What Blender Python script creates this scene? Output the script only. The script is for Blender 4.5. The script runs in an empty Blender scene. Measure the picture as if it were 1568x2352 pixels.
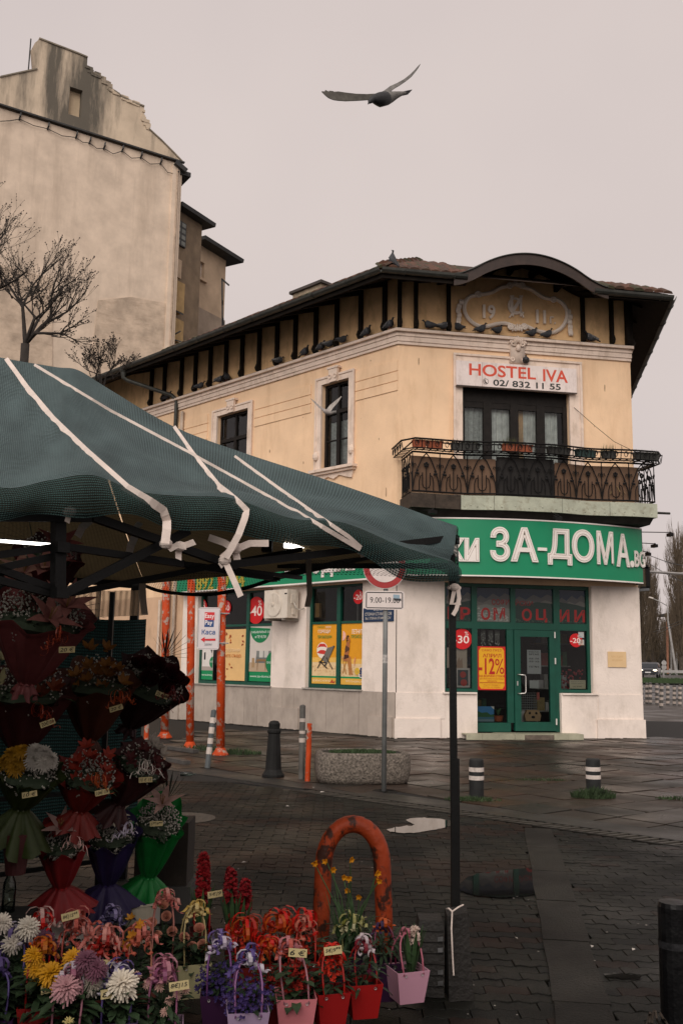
import bpy, math, random
from mathutils import Vector, Matrix
R = random.Random(7)
PI = math.pi
sc = bpy.context.scene
col = sc.collection

# ------------------------------------------------------------------ camera
FPX, PITCH, ROLL = 2209.8, 0.15727, 0.014859          # focal length in 1568-wide pixels
cam_d = bpy.data.cameras.new('camera'); cam = bpy.data.objects.new('camera', cam_d); col.objects.link(cam)
cam_d.sensor_fit = 'HORIZONTAL'; cam_d.sensor_width = 24.0; cam_d.lens = 24.0 * FPX / 1568.0
cam_d.clip_start = 0.05; cam_d.clip_end = 2000
_F = Vector((0, math.cos(PITCH), math.sin(PITCH))); _U0 = Vector((0, -math.sin(PITCH), math.cos(PITCH))); _R0 = Vector((1, 0, 0))
CR = _R0 * math.cos(ROLL) + _U0 * math.sin(ROLL); CU = _U0 * math.cos(ROLL) - _R0 * math.sin(ROLL); CF = _F
CAM = Vector((0, 0, 1.6))
cam.matrix_world = Matrix(((CR.x, CU.x, -CF.x, CAM.x), (CR.y, CU.y, -CF.y, CAM.y), (CR.z, CU.z, -CF.z, CAM.z), (0, 0, 0, 1)))
sc.camera = cam

# ------------------------------------------------------------------ overcast sky and sun
world = bpy.data.worlds.new('World'); sc.world = world; world.use_nodes = True
wt = world.node_tree; wt.nodes.clear()
wo = wt.nodes.new('ShaderNodeOutputWorld'); bg = wt.nodes.new('ShaderNodeBackground')
sky = wt.nodes.new('ShaderNodeTexSky'); sky.sky_type = 'NISHITA'; sky.sun_disc = False
SUN_EL, SUN_AZ = math.radians(34), math.radians(196)   # azimuth clockwise from +Y: behind the camera, a little left
sky.sun_elevation = SUN_EL; sky.sun_rotation = SUN_AZ
skm = wt.nodes.new('ShaderNodeMix'); skm.data_type = 'RGBA'; skm.inputs[0].default_value = 0.985   # thick cloud in front of the blue
sks = wt.nodes.new('ShaderNodeVectorMath'); sks.operation = 'SCALE'; sks.inputs[3].default_value = 0.1
wt.links.new(sky.outputs[0], sks.inputs[0]); wt.links.new(sks.outputs[0], skm.inputs[6])
tc = wt.nodes.new('ShaderNodeTexCoord'); nz = wt.nodes.new('ShaderNodeTexNoise'); nz.inputs['Scale'].default_value = 1.6; nz.inputs['Detail'].default_value = 4
cr = wt.nodes.new('ShaderNodeValToRGB')
cr.color_ramp.elements[0].position = 0.25; cr.color_ramp.elements[0].color = (0.372, 0.325, 0.320, 1)
cr.color_ramp.elements[1].position = 0.75; cr.color_ramp.elements[1].color = (0.455, 0.396, 0.374, 1)
wt.links.new(tc.outputs['Generated'], nz.inputs['Vector']); wt.links.new(nz.outputs[0], cr.inputs[0]); wt.links.new(cr.outputs[0], skm.inputs[7])
wt.links.new(skm.outputs[2], bg.inputs[0]); bg.inputs[1].default_value = 1.0; wt.links.new(bg.outputs[0], wo.inputs[0])
sun_d = bpy.data.lights.new('sun', 'SUN'); sun_d.energy = 1.5; sun_d.angle = math.radians(55); sun_d.color = (1.0, 0.93, 0.86)
sun = bpy.data.objects.new('sun', sun_d); col.objects.link(sun); sun['kind'] = 'helper'
_sd = Vector((math.sin(SUN_AZ) * math.cos(SUN_EL), math.cos(SUN_AZ) * math.cos(SUN_EL), math.sin(SUN_EL)))
sun.rotation_euler = _sd.to_track_quat('Z', 'Y').to_euler(); sun.location = (0, 0, 60)
vs = sc.view_settings; vs.view_transform = 'Standard'; vs.look = 'None'; vs.gamma = 1; vs.exposure = 0.66; vs.use_curve_mapping = False
sc.cycles.max_bounces = 5; sc.cycles.transparent_max_bounces = 8; sc.cycles.use_denoising = True

# ------------------------------------------------------------------ pixel (1568 x 2352) to real point helpers
def ray(x, y): return (CF * FPX + CR * (x - 784) - CU * (y - 1176)).normalized()
def hit(x, y, P, n):
    d = ray(x, y); n = Vector(n); return CAM + d * ((Vector(P) - CAM).dot(n) / d.dot(n))
def G(x, y, z=0.0): return hit(x, y, (0, 0, z), (0, 0, 1))
def at(x, y, Y): return hit(x, y, (0, Y, 0), (0, 1, 0))
PA = Vector((1.2807, 21.8406, 0)); PB = Vector((7.0793, 22.9020, 0)); aL = 0.77484; WE = (PB - PA).length
ZU = Vector((0, 0, 1))
class Face:
    """A vertical wall plane: u along it, n outward, z up."""
    def __init__(s, P, d, n): s.P, s.d, s.n = Vector(P), Vector(d), Vector(n)
    def w(s, u, n, z): return s.P + s.d * u + s.n * n + ZU * z
    def px(s, x, y, off=0.0):
        p = hit(x, y, s.P + s.n * off, s.n); return ((p - s.P).dot(s.d), p.z)
    def T(s, n0=0.0): return lambda a, b, c=0.0: s.w(a, n0 + c, b)
dE = (PB - PA).normalized()
FE = Face(PA, dE, (dE.y, -dE.x, 0))                                             # entrance face
FL = Face(PA, (-math.sin(aL), math.cos(aL), 0), (-math.cos(aL), -math.sin(aL), 0))  # long street face
dR = Vector((0.173, 0.985, 0)).normalized(); FR = Face(PB, dR, (dR.y, -dR.x, 0))    # far side face

# ------------------------------------------------------------------ mesh builder
ORG = {}
def lin(c):
    c = c.lstrip('#'); o = []
    for i in (0, 2, 4):
        v = int(c[i:i + 2], 16) / 255; o.append(v / 12.92 if v <= 0.04045 else ((v + 0.055) / 1.055) ** 2.4)
    return tuple(o)
class MB:
    def __init__(s): s.v = []; s.f = []; s.mi = []; s.m = 0; s.uv = {}
    def add(s, vs, fs):
        o = len(s.v); s.v += [tuple(v) for v in vs]
        for f in fs: s.f.append(tuple(i + o for i in f)); s.mi.append(s.m)
        return o
    def hexa(s, p): s.add(p, [(0, 3, 2, 1), (4, 5, 6, 7), (0, 1, 5, 4), (1, 2, 6, 5), (2, 3, 7, 6), (3, 0, 4, 7)])
    def box(s, a, b, T=None):
        (x0, y0, z0), (x1, y1, z1) = a, b
        p = [(x0, y0, z0), (x1, y0, z0), (x1, y1, z0), (x0, y1, z0), (x0, y0, z1), (x1, y0, z1), (x1, y1, z1), (x0, y1, z1)]
        if T: p = [T(*q) for q in p]
        s.hexa(p)
    def bar(s, a, b, w, h=None, up=(0, 0, 1)):
        a, b = Vector(a), Vector(b); h = h or w; d = (b - a).normalized(); sx = d.cross(Vector(up))
        if sx.length < 1e-4: sx = d.cross(Vector((0, 1, 0)))
        sx.normalize(); sz = sx.cross(d).normalized(); sx = sx * w / 2; sz = sz * h / 2
        s.hexa([a - sx - sz, a + sx - sz, a + sx + sz, a - sx + sz, b - sx - sz, b + sx - sz, b + sx + sz, b - sx + sz])
    def tube(s, pts, r, n=8, caps=True, closed=False):
        pts = [Vector(p) for p in pts]; k = len(pts); rr = r if isinstance(r, (list, tuple)) else [r] * k
        o = len(s.v); prev = None
        for i, p in enumerate(pts):
            if closed: d = pts[(i + 1) % k] - pts[i - 1]
            else: d = pts[min(i + 1, k - 1)] - pts[max(i - 1, 0)]
            d = d.normalized() if d.length > 1e-9 else Vector((0, 0, 1))
            if prev is None: u = d.cross(Vector((0, 0, 1))) if abs(d.z) < 0.95 else d.cross(Vector((0, 1, 0)))
            else: u = prev - d * prev.dot(d)
            u = u.normalized() if u.length > 1e-9 else d.orthogonal().normalized()
            prev = u; w = d.cross(u)
            for j in range(n):
                a = 2 * PI * j / n; s.v.append(tuple(p + (u * math.cos(a) + w * math.sin(a)) * rr[i]))
        m = k if closed else k - 1
        for i in range(m):
            i2 = (i + 1) % k
            for j in range(n):
                j2 = (j + 1) % n; s.f.append((o + i * n + j, o + i * n + j2, o + i2 * n + j2, o + i2 * n + j)); s.mi.append(s.m)
        if caps and not closed:
            s.f.append(tuple(o + j for j in range(n))[::-1]); s.f.append(tuple(o + (k - 1) * n + j for j in range(n))); s.mi += [s.m, s.m]
    def lathe(s, prof, n=16, c=(0, 0, 0), T=None, caps=True):
        o = len(s.v); k = len(prof)
        for r, z in prof:
            for j in range(n):
                a = 2 * PI * j / n; p = (c[0] + r * math.cos(a), c[1] + r * math.sin(a), c[2] + z); s.v.append(tuple(T(*p)) if T else p)
        for i in range(k - 1):
            for j in range(n):
                j2 = (j + 1) % n; s.f.append((o + i * n + j, o + i * n + j2, o + (i + 1) * n + j2, o + (i + 1) * n + j)); s.mi.append(s.m)
        if caps:
            s.f.append(tuple(o + j for j in range(n))[::-1]); s.f.append(tuple(o + (k - 1) * n + j for j in range(n))); s.mi += [s.m, s.m]
    def prism(s, poly, d0, d1, T):
        k = len(poly)
        vs = [T(a, b, d0) for a, b in poly] + [T(a, b, d1) for a, b in poly]
        s.add(vs, [tuple(range(k))[::-1], tuple(range(k, 2 * k))] + [(i, (i + 1) % k, k + (i + 1) % k, k + i) for i in range(k)])
    def grid(s, nx, ny, fn, uvs=None):
        o = len(s.v)
        for j in range(ny + 1):
            for i in range(nx + 1):
                s.v.append(tuple(fn(i / nx, j / ny)))
                if uvs: s.uv[len(s.v) - 1] = (i / nx * uvs[0], j / ny * uvs[1])
        for j in range(ny):
            for i in range(nx):
                a = o + j * (nx + 1) + i; s.f.append((a, a + 1, a + nx + 2, a + nx + 1)); s.mi.append(s.m)
    def ell(s, c, rx, ry, rz, n=8, k=5, ax=None):
        """ellipsoid; ax = optional three axes"""
        c = Vector(c); X, Y, Z = ax or (Vector((1, 0, 0)), Vector((0, 1, 0)), Vector((0, 0, 1)))
        o = len(s.v); s.v.append(tuple(c - Z * rz))
        for i in range(1, k):
            t = -PI / 2 + PI * i / k
            for j in range(n):
                a = 2 * PI * j / n; s.v.append(tuple(c + X * (rx * math.cos(t) * math.cos(a)) + Y * (ry * math.cos(t) * math.sin(a)) + Z * (rz * math.sin(t))))
        s.v.append(tuple(c + Z * rz)); e = len(s.v) - 1
        for j in range(n):
            j2 = (j + 1) % n; s.f.append((o, o + 1 + j2, o + 1 + j)); s.f.append((e, e - n + j, e - n + j2)); s.mi += [s.m, s.m]
            for i in range(k - 2): s.f.append((o + 1 + i * n + j, o + 1 + i * n + j2, o + 1 + (i + 1) * n + j2, o + 1 + (i + 1) * n + j)); s.mi.append(s.m)
    def oct(s, c, r):
        x, y, z = c; s.add([(x + r, y, z), (x - r, y, z), (x, y + r, z), (x, y - r, z), (x, y, z + r), (x, y, z - r)],
                           [(0, 2, 4), (2, 1, 4), (1, 3, 4), (3, 0, 4), (2, 0, 5), (1, 2, 5), (3, 1, 5), (0, 3, 5)])
    def strip(s, pts, w, side):
        """ribbon of width w along pts; side = across vector or list"""
        o = len(s.v); k = len(pts)
        for i, p in enumerate(pts):
            sd = Vector(side[i] if isinstance(side, list) else side).normalized() * (w / 2); p = Vector(p)
            s.v.append(tuple(p - sd)); s.v.append(tuple(p + sd))
        for i in range(k - 1): s.f.append((o + 2 * i, o + 2 * i + 1, o + 2 * i + 3, o + 2 * i + 2)); s.mi.append(s.m)
    def build(s, name, mat, parent=None, base=None, smooth=False, label=None, cat=None, group=None, kind=None):
        if parent is not None: org = ORG[parent.name]
        elif base is not None: org = Vector(base)
        else:
            xs = [v[0] for v in s.v]; ys = [v[1] for v in s.v]; zs = [v[2] for v in s.v]
            org = Vector(((min(xs) + max(xs)) / 2, (min(ys) + max(ys)) / 2, min(zs)))
        me = bpy.data.meshes.new(name); ox, oy, oz = org
        me.from_pydata([(v[0] - ox, v[1] - oy, v[2] - oz) for v in s.v], [], s.f)
        for m in (mat if isinstance(mat, (list, tuple)) else [mat]): me.materials.append(m)
        if any(s.mi): me.polygons.foreach_set('material_index', s.mi)
        if smooth: me.polygons.foreach_set('use_smooth', [True] * len(me.polygons))
        if s.uv:
            ul = me.uv_layers.new(name='UVMap')
            for lp in me.loops: ul.data[lp.index].uv = s.uv.get(lp.vertex_index, (0, 0))
        me.update(); o = bpy.data.objects.new(name, me); col.objects.link(o); ORG[o.name] = org
        if parent is not None: o.parent = parent
        else: o.location = org
        tag(o, label, cat, group, kind); return o
def tag(o, label=None, cat=None, group=None, kind=None):
    for k, v in (('label', label), ('category', cat), ('group', group), ('kind', kind)):
        if v: o[k] = v
    return o
def thing(name, label, cat, base, group=None, kind=None):
    o = bpy.data.objects.new(name, None); col.objects.link(o); o.location = base; o.empty_display_size = 0.1
    ORG[o.name] = Vector(base); return tag(o, label, cat, group, kind)
def copytree(o, parent=None):
    c = o.copy(); col.objects.link(c); ORG[c.name] = ORG.get(o.name, Vector((0, 0, 0)))
    if parent is not None: c.parent = parent
    for ch in list(o.children): copytree(ch, c)
    return c
_tc = {}; _ts = {}
def glyphs(text, offset=0.0, shear=0.0, space=1.0):
    """outline of a line of text as flat polygons, normalised to its own box"""
    key = (text, offset, shear, space)
    if key in _tc: return _tc[key]
    cu = bpy.data.curves.new('lettering', 'FONT'); cu.body = text; cu.size = 1; cu.offset = offset; cu.shear = shear; cu.space_character = space; cu.resolution_u = 4
    if 'sc' not in _ts: _ts['sc'] = bpy.data.scenes.new('lettering')
    ts = _ts['sc']; ob = bpy.data.objects.new('lettering', cu); ts.collection.objects.link(ob); vl = ts.view_layers[0]; vl.update(); ev = ob.evaluated_get(vl.depsgraph)
    me = ev.to_mesh(); vs = [(v.co.x, v.co.y) for v in me.vertices]; fs = [tuple(p.vertices) for p in me.polygons]; ev.to_mesh_clear()
    bpy.data.objects.remove(ob); bpy.data.curves.remove(cu); _tc[key] = (vs, fs); return vs, fs
def letters(mb, text, x0, x1, y0, y1, T, depth=0.0, offset=0.0, ref=None, shear=0.0, space=1.0):
    """lettering filling the box; T(x, y, d) places it; depth > 0 gives raised letters"""
    vs, fs = glyphs(text, offset, shear, space); rv = glyphs(ref or text, 0.0, shear, space)[0] if (ref or offset) else vs
    ax, bx = min(v[0] for v in rv), max(v[0] for v in rv); ay, by = min(v[1] for v in rv), max(v[1] for v in rv)
    m = lambda v: (x0 + (v[0] - ax) / (bx - ax) * (x1 - x0), y0 + (v[1] - ay) / (by - ay) * (y1 - y0))
    q = [m(v) for v in vs]; mb.add([T(a, b, depth) for a, b in q], fs)
    if depth:
        cnt = {}
        for f in fs:
            for i in range(len(f)):
                e = (f[i], f[(i + 1) % len(f)]); cnt[e] = 1
        ed = [e for e in cnt if (e[1], e[0]) not in cnt]
        for a, b in ed: mb.add([T(*q[a], 0), T(*q[b], 0), T(*q[b], depth), T(*q[a], depth)], [(0, 1, 2, 3)])

def split_letters(m):
    """one builder per separate character of a flat or raised word (pieces that overlap sideways stay together)"""
    par = list(range(len(m.v)))
    def find(i):
        while par[i] != i: par[i] = par[par[i]]; i = par[i]
        return i
    key = {}
    for i, v in enumerate(m.v):
        k = (round(v[0], 5), round(v[1], 5), round(v[2], 5))
        if k in key: par[find(i)] = find(key[k])
        else: key[k] = i
    for f in m.f:
        for i in f[1:]: par[find(i)] = find(f[0])
    groups = {}
    for f in m.f: groups.setdefault(find(f[0]), []).append(f)
    out = []
    for fs in groups.values():
        ids = sorted({i for f in fs for i in f}); mp = {i: k for k, i in enumerate(ids)}; q = MB(); q.add([m.v[i] for i in ids], [tuple(mp[i] for i in f) for f in fs]); xs = [v[0] for v in q.v]; out.append([min(xs), max(xs), q])
    out.sort(key=lambda t: t[0]); res = []
    for a, b, q in out:
        if res and a < res[-1][1] - .3 * min(b - a, res[-1][1] - res[-1][0]): res[-1][1] = max(res[-1][1], b); res[-1][2].add(q.v, q.f)
        else: res.append([a, b, q])
    return [r[2] for r in res]
def build_letters(m, mt, par, name='letter'):
    for q in split_letters(m): q.build(name, mt, par)

# ------------------------------------------------------------------ materials
MATS = {}
def NN(t, k, **kw):
    n = t.nodes.new('ShaderNode' + k)
    for a, b in kw.items(): setattr(n, a, b)
    return n
def mat(name, c, rough=0.75, var=0.12, vs=2.5, bump=0.15, bs=45, metal=0.0, spec=0.4, stain=None, rand=0.0, stretch=1.0, trans=0.0, emit=0.0, wet=False, c2=None):
    """procedural material: base colour with noise variation, optional stains (colour, amount, scale, vertical stretch), bump"""
    if name in MATS: return MATS[name]
    if isinstance(c, str): c = lin(c)
    m = bpy.data.materials.new(name); m.use_nodes = True; t = m.node_tree; b = t.nodes['Principled BSDF']; L = t.links.new
    g = NN(t, 'NewGeometry'); mp = NN(t, 'Mapping'); mp.inputs['Scale'].default_value = (1, 1, stretch); L(g.outputs['Position'], mp.inputs[0])
    n1 = NN(t, 'TexNoise'); n1.inputs['Scale'].default_value = vs; n1.inputs['Detail'].default_value = 6; n1.inputs['Roughness'].default_value = 0.62; L(mp.outputs[0], n1.inputs[0])
    r1 = NN(t, 'ValToRGB'); e = r1.color_ramp.elements
    lo = tuple(x * (1 - var) for x in c); hi = tuple(min(1, x * (1 + var)) for x in c)
    if c2: hi = lin(c2) if isinstance(c2, str) else c2; lo = c
    e[0].position = 0.3; e[1].position = 0.7; e[0].color = (*lo, 1); e[1].color = (*hi, 1); L(n1.outputs[0], r1.inputs[0]); out = r1.outputs[0]
    if stain:
        sc_, amt, ss, sz = stain[:4]; s_lo, s_hi = stain[4] if len(stain) > 4 else (.5, .74); sc_ = lin(sc_) if isinstance(sc_, str) else sc_
        mp2 = NN(t, 'Mapping'); mp2.inputs['Scale'].default_value = (1, 1, sz); L(g.outputs['Position'], mp2.inputs[0])
        n2 = NN(t, 'TexNoise'); n2.inputs['Scale'].default_value = ss; n2.inputs['Detail'].default_value = 8; n2.inputs['Roughness'].default_value = 0.7; L(mp2.outputs[0], n2.inputs[0])
        r2 = NN(t, 'ValToRGB'); r2.color_ramp.elements[0].position = s_lo; r2.color_ramp.elements[1].position = s_hi; r2.color_ramp.elements[1].color = (amt, amt, amt, 1); r2.color_ramp.elements[0].color = (0, 0, 0, 1); L(n2.outputs[0], r2.inputs[0])
        mx = NN(t, 'Mix', data_type='RGBA'); L(r2.outputs[0], mx.inputs[0]); L(out, mx.inputs[6]); mx.inputs[7].default_value = (*sc_, 1); out = mx.outputs[2]
    if rand:
        oi = NN(t, 'ObjectInfo'); mr = NN(t, 'MapRange'); mr.inputs[3].default_value = 1 - rand; mr.inputs[4].default_value = 1 + rand; L(oi.outputs['Random'], mr.inputs[0])
        vm = NN(t, 'VectorMath', operation='SCALE'); L(out, vm.inputs[0]); L(mr.outputs[0], vm.inputs[3]); out = vm.outputs[0]
    L(out, b.inputs['Base Color'])
    b.inputs['Roughness'].default_value = rough; b.inputs['Metallic'].default_value = metal; b.inputs['Specular IOR Level'].default_value = spec
    if wet:
        n4 = NN(t, 'TexNoise'); n4.inputs['Scale'].default_value = 0.9; n4.inputs['Detail'].default_value = 5; L(g.outputs['Position'], n4.inputs[0])
        r4 = NN(t, 'MapRange'); r4.inputs[1].default_value = 0.35; r4.inputs[2].default_value = 0.65; r4.inputs[3].default_value = rough - 0.17; r4.inputs[4].default_value = rough + 0.2; L(n4.outputs[0], r4.inputs[0]); L(r4.outputs[0], b.inputs['Roughness'])
    if bump:
        n3 = NN(t, 'TexNoise'); n3.inputs['Scale'].default_value = bs; n3.inputs['Detail'].default_value = 5; L(g.outputs['Position'], n3.inputs[0])
        bp = NN(t, 'Bump'); bp.inputs['Strength'].default_value = bump; bp.inputs['Distance'].default_value = 0.02; L(n3.outputs[0], bp.inputs['Height']); L(bp.outputs[0], b.inputs['Normal'])
    if trans:
        tr = NN(t, 'BsdfTranslucent'); L(out, tr.inputs[0]); ms = NN(t, 'MixShader'); ms.inputs[0].default_value = trans
        L(b.outputs[0], ms.inputs[1]); L(tr.outputs[0], ms.inputs[2]); L(ms.outputs[0], t.nodes['Material Output'].inputs[0])
    if emit:
        b.inputs['Emission Color'].default_value = (*c, 1); b.inputs['Emission Strength'].default_value = emit
    MATS[name] = m; return m
def glassmat(name, tint, refl=1.0, rough=0.03, see=0.85):
    """thin pane: see-through glass with a real mirror share that grows at grazing angles"""
    if name in MATS: return MATS[name]
    m = bpy.data.materials.new(name); m.use_nodes = True; t = m.node_tree; t.nodes.clear(); L = t.links.new
    o = NN(t, 'OutputMaterial'); tr = NN(t, 'BsdfTransparent'); tr.inputs[0].default_value = (*[see * x for x in tint], 1)
    gl = NN(t, 'BsdfGlossy'); gl.inputs['Roughness'].default_value = rough; gl.inputs['Color'].default_value = (refl, refl, refl, 1)
    fr = NN(t, 'Fresnel'); fr.inputs['IOR'].default_value = 1.5; ms = NN(t, 'MixShader'); L(fr.outputs[0], ms.inputs[0]); L(tr.outputs[0], ms.inputs[1]); L(gl.outputs[0], ms.inputs[2]); L(ms.outputs[0], o.inputs[0])
    MATS[name] = m; return m
def netmat(name, ca, cb, fu, fv, alpha=0.0, trans=0.25, thr=0.5):
    """woven shade net: threads crossing in UV metres, open holes where alpha > 0"""
    m = bpy.data.materials.new(name); m.use_nodes = True; t = m.node_tree; b = t.nodes['Principled BSDF']; L = t.links.new
    uv = NN(t, 'UVMap'); sp = NN(t, 'SeparateXYZ'); L(uv.outputs[0], sp.inputs[0])
    nz_ = NN(t, 'TexNoise'); nz_.inputs['Scale'].default_value = 3; nz_.inputs['Detail'].default_value = 6; L(uv.outputs[0], nz_.inputs[0])
    def wave(ax, fr, ph):
        a = NN(t, 'Math', operation='MULTIPLY_ADD'); a.inputs[1].default_value = fr * 2 * PI; L(sp.outputs[ax], a.inputs[0])
        w = NN(t, 'Math', operation='MULTIPLY'); w.inputs[1].default_value = ph; L(nz_.outputs[0], w.inputs[0]); L(w.outputs[0], a.inputs[2])
        s = NN(t, 'Math', operation='SINE'); L(a.outputs[0], s.inputs[0]); h = NN(t, 'Math', operation='MULTIPLY_ADD'); h.inputs[1].default_value = 0.5; h.inputs[2].default_value = 0.5; L(s.outputs[0], h.inputs[0]); return h.outputs[0]
    a = wave(0, fu, 5.0); c = wave(1, fv, 8.0)
    mx = NN(t, 'Math', operation='MULTIPLY'); L(a, mx.inputs[0]); L(c, mx.inputs[1])
    ad = NN(t, 'Math', operation='MULTIPLY_ADD'); ad.inputs[1].default_value = 0.55; L(c, ad.inputs[0]); L(mx.outputs[0], ad.inputs[2])
    ad2 = NN(t, 'Math', operation='MULTIPLY_ADD'); ad2.inputs[1].default_value = 0.9; L(nz_.outputs[0], ad2.inputs[0]); ad2.inputs[2].default_value = -0.4
    ad3 = NN(t, 'Math', operation='ADD', use_clamp=True); L(ad.outputs[0], ad3.inputs[0]); L(ad2.outputs[0], ad3.inputs[1])
    mc = NN(t, 'Mix', data_type='RGBA'); mc.inputs[6].default_value = (*lin(ca), 1); mc.inputs[7].default_value = (*lin(cb), 1); L(ad3.outputs[0], mc.inputs[0]); L(mc.outputs[2], b.inputs['Base Color'])
    b.inputs['Roughness'].default_value = 0.75; b.inputs['Specular IOR Level'].default_value = 0.2
    bp = NN(t, 'Bump'); bp.inputs['Strength'].default_value = 0.5; bp.inputs['Distance'].default_value = 0.01; L(ad.outputs[0], bp.inputs['Height']); L(bp.outputs[0], b.inputs['Normal'])
    tr = NN(t, 'BsdfTranslucent'); L(mc.outputs[2], tr.inputs[0]); ms = NN(t, 'MixShader'); ms.inputs[0].default_value = trans; L(b.outputs[0], ms.inputs[1]); L(tr.outputs[0], ms.inputs[2]); out = ms.outputs[0]
    if alpha:
        gt = NN(t, 'Math', operation='LESS_THAN'); gt.inputs[1].default_value = thr; L(mx.outputs[0], gt.inputs[0]); ml = NN(t, 'Math', operation='MULTIPLY'); ml.inputs[1].default_value = alpha; L(gt.outputs[0], ml.inputs[0])
        tp = NN(t, 'BsdfTransparent'); m2 = NN(t, 'MixShader'); L(ml.outputs[0], m2.inputs[0]); L(out, m2.inputs[1]); L(tp.outputs[0], m2.inputs[2]); out = m2.outputs[0]
    L(out, t.nodes['Material Output'].inputs[0]); MATS[name] = m; return m
# ------------------------------------------------------------------ ground, paving, road
def tz(Y): return 0.0 if Y < 44 else (0.75 * (Y - 44) / 51 if Y < 110 else 0.97 + 0.3 * min(1, (Y - 110) / 60))
asph = mat('wet asphalt', (0.020, 0.0185, 0.0175), 0.5, 0.25, 0.7, 0.3, 60, wet=True)
def sheet(x0, x1, ys, dz):
    m = MB(); n = len(ys)
    for y in ys: m.v += [(x0, y, tz(y) + dz), (x1, y, tz(y) + dz)]
    for i in range(n - 1): m.f.append((2 * i, 2 * i + 1, 2 * i + 3, 2 * i + 2)); m.mi.append(0)
    return m
yy = [-40, 0, 20, 44, 60, 74, 88, 95, 110, 130, 150, 170, 300, 700, 1500]
sheet(-600, 900, yy, -0.045).build('ground', asph, base=(0, 0, 0), kind='structure')
sheet(6.2, 90, [24.5, 44, 50], -0.024).build('pavement', mat('pavement concrete', (0.085, 0.074, 0.064), 0.55, 0.2, 1.2, 0.2, 50, wet=True), base=(12, 30, 0), kind='structure')
sheet(9, 140, [50, 60, 74], -0.01).build('road', mat('road asphalt', (0.085, 0.08, 0.078), 0.45, 0.15, 0.6, 0.2, 50, wet=True), base=(12, 60, 0), kind='structure')
sheet(9, 140, [88, 95, 110], -0.01).build('road', MATS['road asphalt'], base=(12, 95, 0.6), kind='structure')
lane = mat('worn lane paint', (0.5, 0.48, 0.45), 0.6, 0.2)
for k in range(6):
    m = MB(); x = 26 + 4.5 * k
    m.add([(x, 98.0, tz(98) + .004), (x + 2.4, 98.0, tz(98) + .004), (x + 2.4, 98.25, tz(98.25) + .004), (x, 98.25, tz(98.25) + .004)], [(0, 1, 2, 3)])
    m.build('lane_marking', lane, base=(x, 98, tz(98)), kind='structure')
grassm = mat('grass blades', (0.03, 0.055, 0.018), 0.8, 0.5, 5, 0, rand=0.15)
def grass_patch(name, cx, cy, rx, ry, n, h, label, z0=0.0, fz=None, kind='stuff', w=0.006, cat='grass'):
    m = MB()
    for _ in range(n):
        a = R.uniform(0, 2 * PI); q = math.sqrt(R.random()); x = cx + rx * q * math.cos(a); y = cy + ry * q * math.sin(a); z = z0 + (fz(y) if fz else 0)
        hh = h * R.uniform(.5, 1.2) * (1.15 - .6 * q); b = R.uniform(0, 2 * PI); lx, ly = math.cos(b) * hh * .5, math.sin(b) * hh * .5; c = b + PI / 2
        dx, dy = math.cos(c) * w, math.sin(c) * w
        m.add([(x - dx, y - dy, z), (x + dx, y + dy, z), (x + lx * .4 + dx * .7, y + ly * .4 + dy * .7, z + hh * .6), (x + lx, y + ly, z + hh)], [(0, 1, 2), (0, 2, 3)])
    return m.build(name, grassm, base=(cx, cy, z0), label=label, cat=cat, kind=kind)
sheet(9, 140, [74, 81, 88], 0.1).build('grass_verge', mat('verge soil', (0.022, 0.032, 0.012), 0.9, 0.4, 3), base=(12, 80, 0.5), kind='structure')
sheet(9, 300, [110.6, 130, 170, 300], 0.06).build('lawn', mat('lawn', (0.03, 0.05, 0.015), 0.9, 0.4, 0.6), base=(12, 130, 1), kind='structure')
m = MB()
for _ in range(5000):
    x = R.uniform(20, 34); y = R.uniform(74.2, 87.8); h = R.uniform(.06, .2); z = tz(y) + .1; m.add([(x - .03, y, z), (x + .03, y, z), (x + R.uniform(-.05, .05), y, z + h)], [(0, 1, 2)])
m.build('verge_grass', grassm, label='strip of rough grass between the two carriageways', cat='grass', kind='stuff')

# --- interlocking pavers
pv_cols = [(0.0092, 0.0093, 0.0076), (0.0108, 0.0106, 0.0086), (0.0142, 0.0086, 0.0064), (0.0170, 0.0092, 0.0066), (0.0080, 0.0082, 0.0074)]
pvm = [mat('wet paver %s' % n, c, 0.5, 0.3, 9, 0.4, 120, wet=True, spec=0.11) for n, c in zip(('grey', 'pale', 'red', 'rust', 'dark'), pv_cols)]
bed = mat('paving bed', (0.006, 0.0058, 0.005), 0.8, 0.3, 4)
PLX, PLY = .225, .1125
def paver_mesh(L=PLX, h=PLY, a=.014, g=.0014, top=0.0):
    xs = [0, L / 8, 3 * L / 8, 5 * L / 8, 7 * L / 8, L]; zs = [0, a, -a, a, -a, 0]
    bot = [(x + (g if i == 0 else -g if i == 5 else 0), z + g) for i, (x, z) in enumerate(zip(xs, zs))]
    tp = [(x + (g if i == 0 else -g if i == 5 else 0), h + z - g) for i, (x, z) in enumerate(zip(xs, zs))][::-1]
    p = bot + tp; cx, cy = L / 2, h / 2; b = .0026
    q = [(x + (b if x < L * .05 else -b if x > L * .95 else 0), y + (b if y < cy else -b)) for x, y in p]
    return p, q
_p, _q = paver_mesh()
def paver(m, x, y, z, tilt=(0, 0)):
    f = lambda a, b, c: (x + a, y + b, z + c + tilt[0] * (a - .11) + tilt[1] * (b - .05))
    m.add([f(a, b, -.02) for a, b in _p] + [f(a, b, -.004) for a, b in _p] + [f(a, b, 0) for a, b in _q],
          [(i, (i + 1) % 12, 12 + (i + 1) % 12, 12 + i) for i in range(12)] + [(12 + i, 12 + (i + 1) % 12, 24 + (i + 1) % 12, 24 + i) for i in range(12)] + [tuple(range(24, 36))])
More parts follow.
